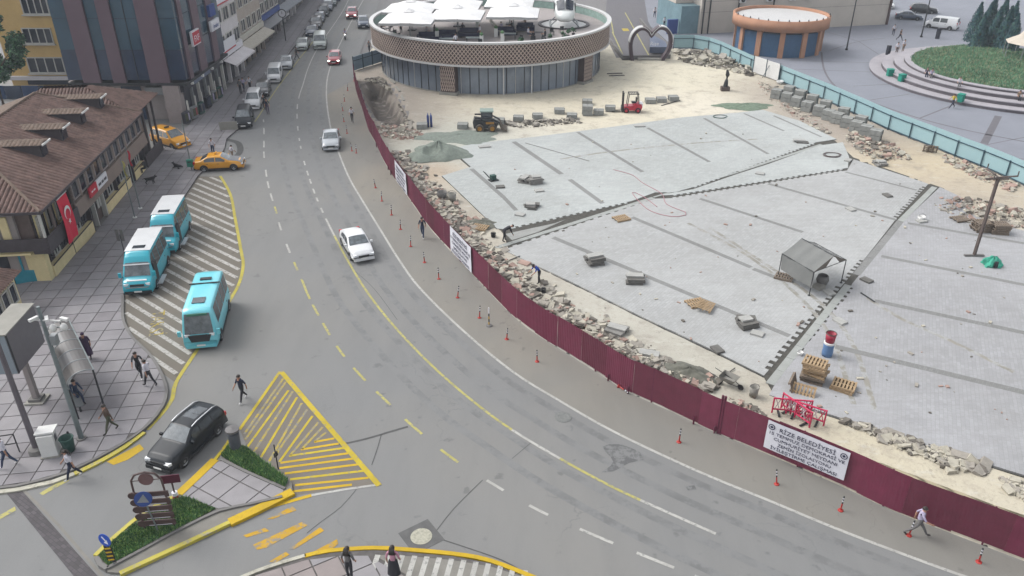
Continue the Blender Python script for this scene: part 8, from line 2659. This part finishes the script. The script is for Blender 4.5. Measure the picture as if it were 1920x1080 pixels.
# lamp pole with cross arms and a bundle of green netting
lp_ = thing('site_lamp_pole', 'brown lamp pole with three crossed arms on the right of the square', 'lamp post', at(1826, 480, zs))
M_rust = mat('rusty_brown', S(96, 84, 80, 1.5), .7, var=.15)
mb = MB(); mb.box(-.085, .085, -.085, .085, 0, 6.0); o = mb.build('post', M_rust, lp_); o.rotation_euler = (0, 0, R(20))
for k, a in enumerate((0, 125, 245)):
    mb = MB(); mb.tube([(0, 0, 6.02), (1.1 * math.cos(R(a - 20)), 1.1 * math.sin(R(a - 20)), 6.25)], .06, 6); mb.build('arm', M_rust, lp_)
    mb = MB(); mb.tube([(1.1 * math.cos(R(a - 20)), 1.1 * math.sin(R(a - 20)), 6.2), (1.1 * math.cos(R(a - 20)), 1.1 * math.sin(R(a - 20)), 6.6)], .04, 6); mb.build('lamp_stub', M_rust, lp_)
mb = MB(); mb.box(-.85, .75, -.05, .05, 5.86, 5.96); mb.build('cross_beam', M_rust, lp_)
bar('foot_beam', lp_, M_concd, -.7, .7, -.1, .1, 0, .12)
nt_ = thing('green_netting', 'crumpled bundle of green netting beside the lamp pole', 'netting', at(1859, 497, zs))
M_net = mat('green_net', S(70, 176, 150, 1.7), .8, var=.3, scale=3)
mb = MB()
def nf(u, v):
    a = u * 2 * math.pi; th = v * math.pi / 2
    k = 1 + .22 * math.sin(a * 4 + v * 5) + .12 * math.sin(a * 9 - v * 7)
    return (.62 * k * math.sin(th) * math.cos(a), .5 * k * math.sin(th) * math.sin(a), .62 * math.cos(th) * (1 + .15 * math.sin(a * 5)))
mb.grid(nf, 26, 8); mb.build('net_bundle', M_net, nt_)
bar('dark_tie', nt_, M_dark, -.12, .1, -.55, -.42, .05, .5)
# barrels
br_ = thing('blue_barrel', 'blue and white barrel standing on the near edge of the square', 'barrel', at(1550, 666, zs))
mb = MB(); mb.lathe([(.01, 0), (.29, 0), (.31, .25), (.29, .5), (.31, .75), (.29, .9), (.01, .9)], 20); mb.build('drum', mat('barrel_blue', S(104, 140, 186, 1.7), .5, var=.12), br_, True)
mb = MB(); mb.lathe([(.30, .78), (.315, .9), (.27, .93), (.01, .93)], 20); mb.build('white_top', M_whitep, br_)
rb_ = thing('red_tub', 'dark red open tub standing on top of the blue barrel', 'tub', at(1550, 666, zs) + Vector((0, 0, .935)))
mb = MB(); mb.lathe([(.01, 0), (.25, 0), (.3, .55), (.27, .55), (.22, .08), (.01, .08)], 20); mb.build('tub', mat('tub_red', S(166, 40, 66, 1.5), .5, var=.1), rb_, True)
mb = MB(); mb.lathe([(.29, .52), (.32, .56), (.29, .6), (.26, .56)], 20); mb.build('rim', M_brn, rb_)
# red plastic barriers
M_pk = mat('barrier_red', S(206, 48, 92, 1.5), .5, var=.1); M_pkw = mat('barrier_white', S(226, 206, 214, 1.6), .5, var=.05)
def barrier(px, py, rz, label):
    t = thing('plastic_barrier', label, 'barrier', at(px, py, .06), R(rz))
    for z in (.3, .98):
        mb = MB(); mb.tube([(-.95, 0, z), (.95, 0, z)], .045, 6); mb.build('rail', M_pk, t)
    for x in (-.95, -.02, .95):
        mb = MB(); mb.tube([(x, 0, .05), (x, 0, 1.02)], .045, 6); mb.build('upright', M_pk, t)
    for k in range(6):
        x = -.85 + k * .3
        for a, b in (((x, .34), (x + .22, .94)), ((x + .22, .34), (x, .94))):
            mb = MB(); mb.tube([(a[0], 0, a[1]), (b[0], 0, b[1])], .025, 5); mb.build('lattice_bar', M_pk if k % 2 else M_pkw, t)
    for x in (-.6, .6):
        mb = MB(); mb.box(x - .05, x + .05, -.28, .28, 0, .06); mb.build('foot', M_black, t)
    return t
barrier(1508, 788, -32, 'front red plastic barrier beside the banner'); barrier(1482, 778, -8, 'rear red plastic barrier crossing behind the front one'); barrier(1490, 784, -60, 'left red plastic barrier turned end on')
# tools and small things
wb = thing('wheelbarrow', 'grey wheelbarrow on the earth behind the hoarding', 'wheelbarrow', at(1365, 722, .05), R(-40))
mb = MB(); mb.face([(-.35, -.3, .35), (.3, -.22, .3), (.3, .22, .3), (-.35, .3, .35)]); 
for q in ([(-.35, -.3, .35), (-.45, -.38, .62), (.5, -.34, .6), (.3, -.22, .3)], [(.3, .22, .3), (.5, .34, .6), (-.45, .38, .62), (-.35, .3, .35)], [(.3, -.22, .3), (.5, -.34, .6), (.5, .34, .6), (.3, .22, .3)], [(-.35, .3, .35), (-.45, .38, .62), (-.45, -.38, .62), (-.35, -.3, .35)]):
    mb.face(q); mb.face(q[::-1])
mb.build('tray', M_conc, wb)
for s_ in (-1, 1):
    mb = MB(); mb.tube([(.7, s_ * .08, .2), (.1, s_ * .25, .3), (-1.0, s_ * .3, .55)], .02, 6); mb.build('handle', M_dark, wb); mb = MB(); mb.tube([(-.2, s_ * .27, .35), (-.4, s_ * .27, .0)], .02, 6); mb.build('leg', M_dark, wb)
mb = MB(); mb.lathe([(.01, -.04), (.15, -.04), (.18, 0), (.15, .04), (.01, .04)], 14); w = mb.build('wheel', M_black, wb, loc=(.72, 0, .18)); w.rotation_euler = (R(90), 0, 0)
for px, py, r_, h_, m_, lab in [(1412, 742, .26, .6, M_conc, 'grey open bucket near the wheelbarrow'), (829, 372, .42, .6, M_concd, 'round grey tub in the debris near the far banner'), (848, 376, .36, .65, M_conc, 'second grey tub right of the round one'), (925, 444, .2, .3, M_black, 'small black bucket left of the bending worker'), (1010, 548, .14, .25, M_black, 'left black bucket below the worker in blue'), (1019, 548, .16, .28, M_black, 'right black bucket below the worker in blue'), (1500, 665 + 0, .18, .2, M_whitep, 'white bowl beside the channel above the pallets'), (1727, 412, .3, .3, M_whitep, 'white basin on the paving beside the far channel'), (1462, 156, .45, .3, M_whitep, 'white round tub by the white gate')]:
    t = thing('bucket', lab, 'bucket', at(px, py, .07))
    mb = MB(); mb.lathe([(.01, 0), (r_ * .8, 0), (r_, h_), (r_ * .9, h_), (r_ * .72, h_ * .15), (.01, h_ * .15)], 16); mb.build('pail', m_, t, True)
    mb = MB(); mb.tube([(-r_, 0, h_), (-r_ * .7, 0, h_ + r_ * .5), (0, 0, h_ + r_ * .75), (r_ * .7, 0, h_ + r_ * .5), (r_, 0, h_)], .012, 5); mb.build('handle', M_dark, t)
gp = thing('gas_bottles', 'pair of blue gas bottles standing near the pit', 'gas bottle', at(806, 238, .05))
for x in (-.16, .16):
    mb = MB(); mb.lathe([(.01, 0), (.13, 0), (.13, 1.15), (.08, 1.3), (.03, 1.36), (.04, 1.5), (.01, 1.5)], 12); mb.build('bottle', mat('bottle_blue', S(66, 86, 150, 1.6), .5), gp, True, loc=(x, 0, 0))
def coil(px, py, r_, n, m_, label, z=zs):
    t = thing('hose_coil', label, 'hose', at(px, py, z))
    mb = MB()
    pts = []
    for k in range(n * 24):
        a = k / 24 * 2 * math.pi
        q = r_ * (1 - .1 * k / 24)
        pts.append((q * math.cos(a) * (1 + .1 * math.sin(a * 2)), q * .85 * math.sin(a), .03 + .02 * (k // 24)))
    mb.tube(pts, .025, 5); mb.build('hose', m_, t, True)
coil(1350, 219, .8, 2, M_gbin, 'dark green hose coil at the back edge of the paving'); coil(1560, 291, .9, 3, M_brn, 'brown hose coil near the right end of the toothed joint')
hp2 = thing('pink_hose', 'thin pink hose looping over the toothed joint', 'hose', at(1250, 380, zs))
o_ = at(1250, 380, zs)
mb = MB(); mb.tube([(q[0] - o_.x, q[1] - o_.y, .03) for q in curve([xy(p) for p in W([(1150, 320), (1185, 330), (1205, 345), (1240, 365), (1250, 385), (1285, 400), (1286, 405), (1258, 408), (1215, 395), (1185, 363), (1205, 370), (1232, 390)])], .4)], .025, 5); mb.build('hose', mat('hose_pink', S(206, 150, 160, 1.8), .5), hp2, True)
for a, b, lab, r_ in [((1614, 549), (1640, 566), 'dark steel bar lying at the start of a dark band', .05), ((985, 268), (1105, 302), 'thin cable stretched across the far field', .02), ((1138, 138), (1167, 137), 'upper of two dark planks lying on the sand', .06), ((1142, 142), (1171, 141), 'lower of two dark planks lying on the sand', .06), ((1240, 198), (1275, 188), 'long thin board on the sand below the stone packs', .05), ((955, 488), (975, 480), 'grey bar at the paving edge above the worker in blue', .03), ((1362, 702), (1378, 690), 'shovel handle sticking up by the wheelbarrow', .03)]:
    A, B = at(*a, .1), at(*b, .1)
    t = thing('site_bar', lab, 'bar', (A + B) / 2)
    mb = MB(); mb.tube([A - (A + B) / 2, (0, 0, .01), B - (A + B) / 2], r_, 6); mb.build('bar', M_dark if r_ > .022 else M_concd, t)
# power trowel / small machine on the far field
mc = thing('plate_compactor', 'small dark plate compactor on the far field', 'machine', at(925, 338, zs), R(30))
bar('plate', mc, M_dark, -.4, .4, -.3, .3, 0, .08); bar('engine', mc, M_gbin, -.25, .2, -.2, .2, .1, .5)
mb = MB(); mb.tube([(-.3, -.2, .2), (-.9, -.2, .95), (-.9, .2, .95), (-.3, .2, .2)], .025, 6); mb.build('handle', M_dark, mc)
# breaker arm standing in the soil
bk = thing('hydraulic_breaker', 'dark hydraulic breaker tool standing on its bracket', 'machine', at(1359, 170, .05))
bar('bracket', bk, M_rust, -.5, .5, -.35, .35, 0, .5); mb = MB(); mb.tube([(0, 0, .5), (.05, 0, 1.2), (.1, 0, 1.9), (0, 0, 2.5)], [.3, .22, .26, .12], 8); mb.build('hammer', M_dark, bk)
# pit wall slabs
for i, (px, py) in enumerate([(738, 163), (748, 178), (757, 195)]):
    t = link('retaining_slab', box_mesh('retaining', 2.3, .25, 1.6), None, at(px, py, -.65), R(-70), mats=[M_conc]); t.rotation_euler = (R(6), 0, R(-68 - 4 * i))
    tag(t, ['pale retaining slab at the far end of the pit wall', 'middle retaining slab of the pit wall', 'near retaining slab of the pit wall'][i], 'slab')
# ------------------------------------------------------------------ tree at the upper left
def tree(px, py, h, spread, label, n, seed, size, Yb=None):
    c = at(px, py)
    t = thing('tree', label, 'tree', c)
    rnd = random.Random(seed)
    mb = MB(); mb.tube([(0, 0, 0), (.1, 0, h * .3), (-.1, .1, h * .6), (0, 0, h * .85)], [.28, .22, .14, .05], 8)
    for k in range(7):
        a = k * 2.4; z = h * (.3 + .07 * k)
        mb.tube([(0, 0, z), (spread * .4 * math.cos(a), spread * .4 * math.sin(a), z + h * .12), (spread * .75 * math.cos(a), spread * .75 * math.sin(a), z + h * .2)], [.1, .07, .03], 6)
    mb.build('trunk', M_bark, t)
    bl = []
    for k in range(26):
        a = rnd.uniform(0, 6.28); z = rnd.uniform(.3, 1.0)
        rr = spread * math.sqrt(rnd.random()) * (1 - .55 * abs(z - .55) * 1.4)
        bl.append(((rr * math.cos(a), rr * math.sin(a), h * z), spread * rnd.uniform(.2, .36)))
    mb = MB(); foliage(rnd, bl, n, size, mb); mb.build('crown', M_leaf, t)
tree(14, 222, 14, 3.1, 'leafy green tree in front of the ochre building', 11000, 4, .24)
tree(-60, 200, 13, 3.4, 'tree cut by the left edge behind the tiled roof', 5000, 5, .26)
# ------------------------------------------------------------------ thin haze over the whole place
hz_ = MB(); hz_.box(-300, 300, -8, 420, -3, 34)
hm_ = bpy.data.materials.new('haze_air'); hm_.use_nodes = True
hn = hm_.node_tree.nodes; hn.remove(hn['Principled BSDF'])
pv = hn.new('ShaderNodeVolumePrincipled'); pv.inputs['Color'].default_value = (.86, .92, 1, 1); pv.inputs['Density'].default_value = .0004; pv.inputs['Anisotropy'].default_value = 0
hm_.node_tree.links.new(pv.outputs[0], hn['Material Output'].inputs['Volume'])
tag(hz_.build('haze', hm_), 'thin pale haze in the air over the whole place', 'haze', kind='stuff')
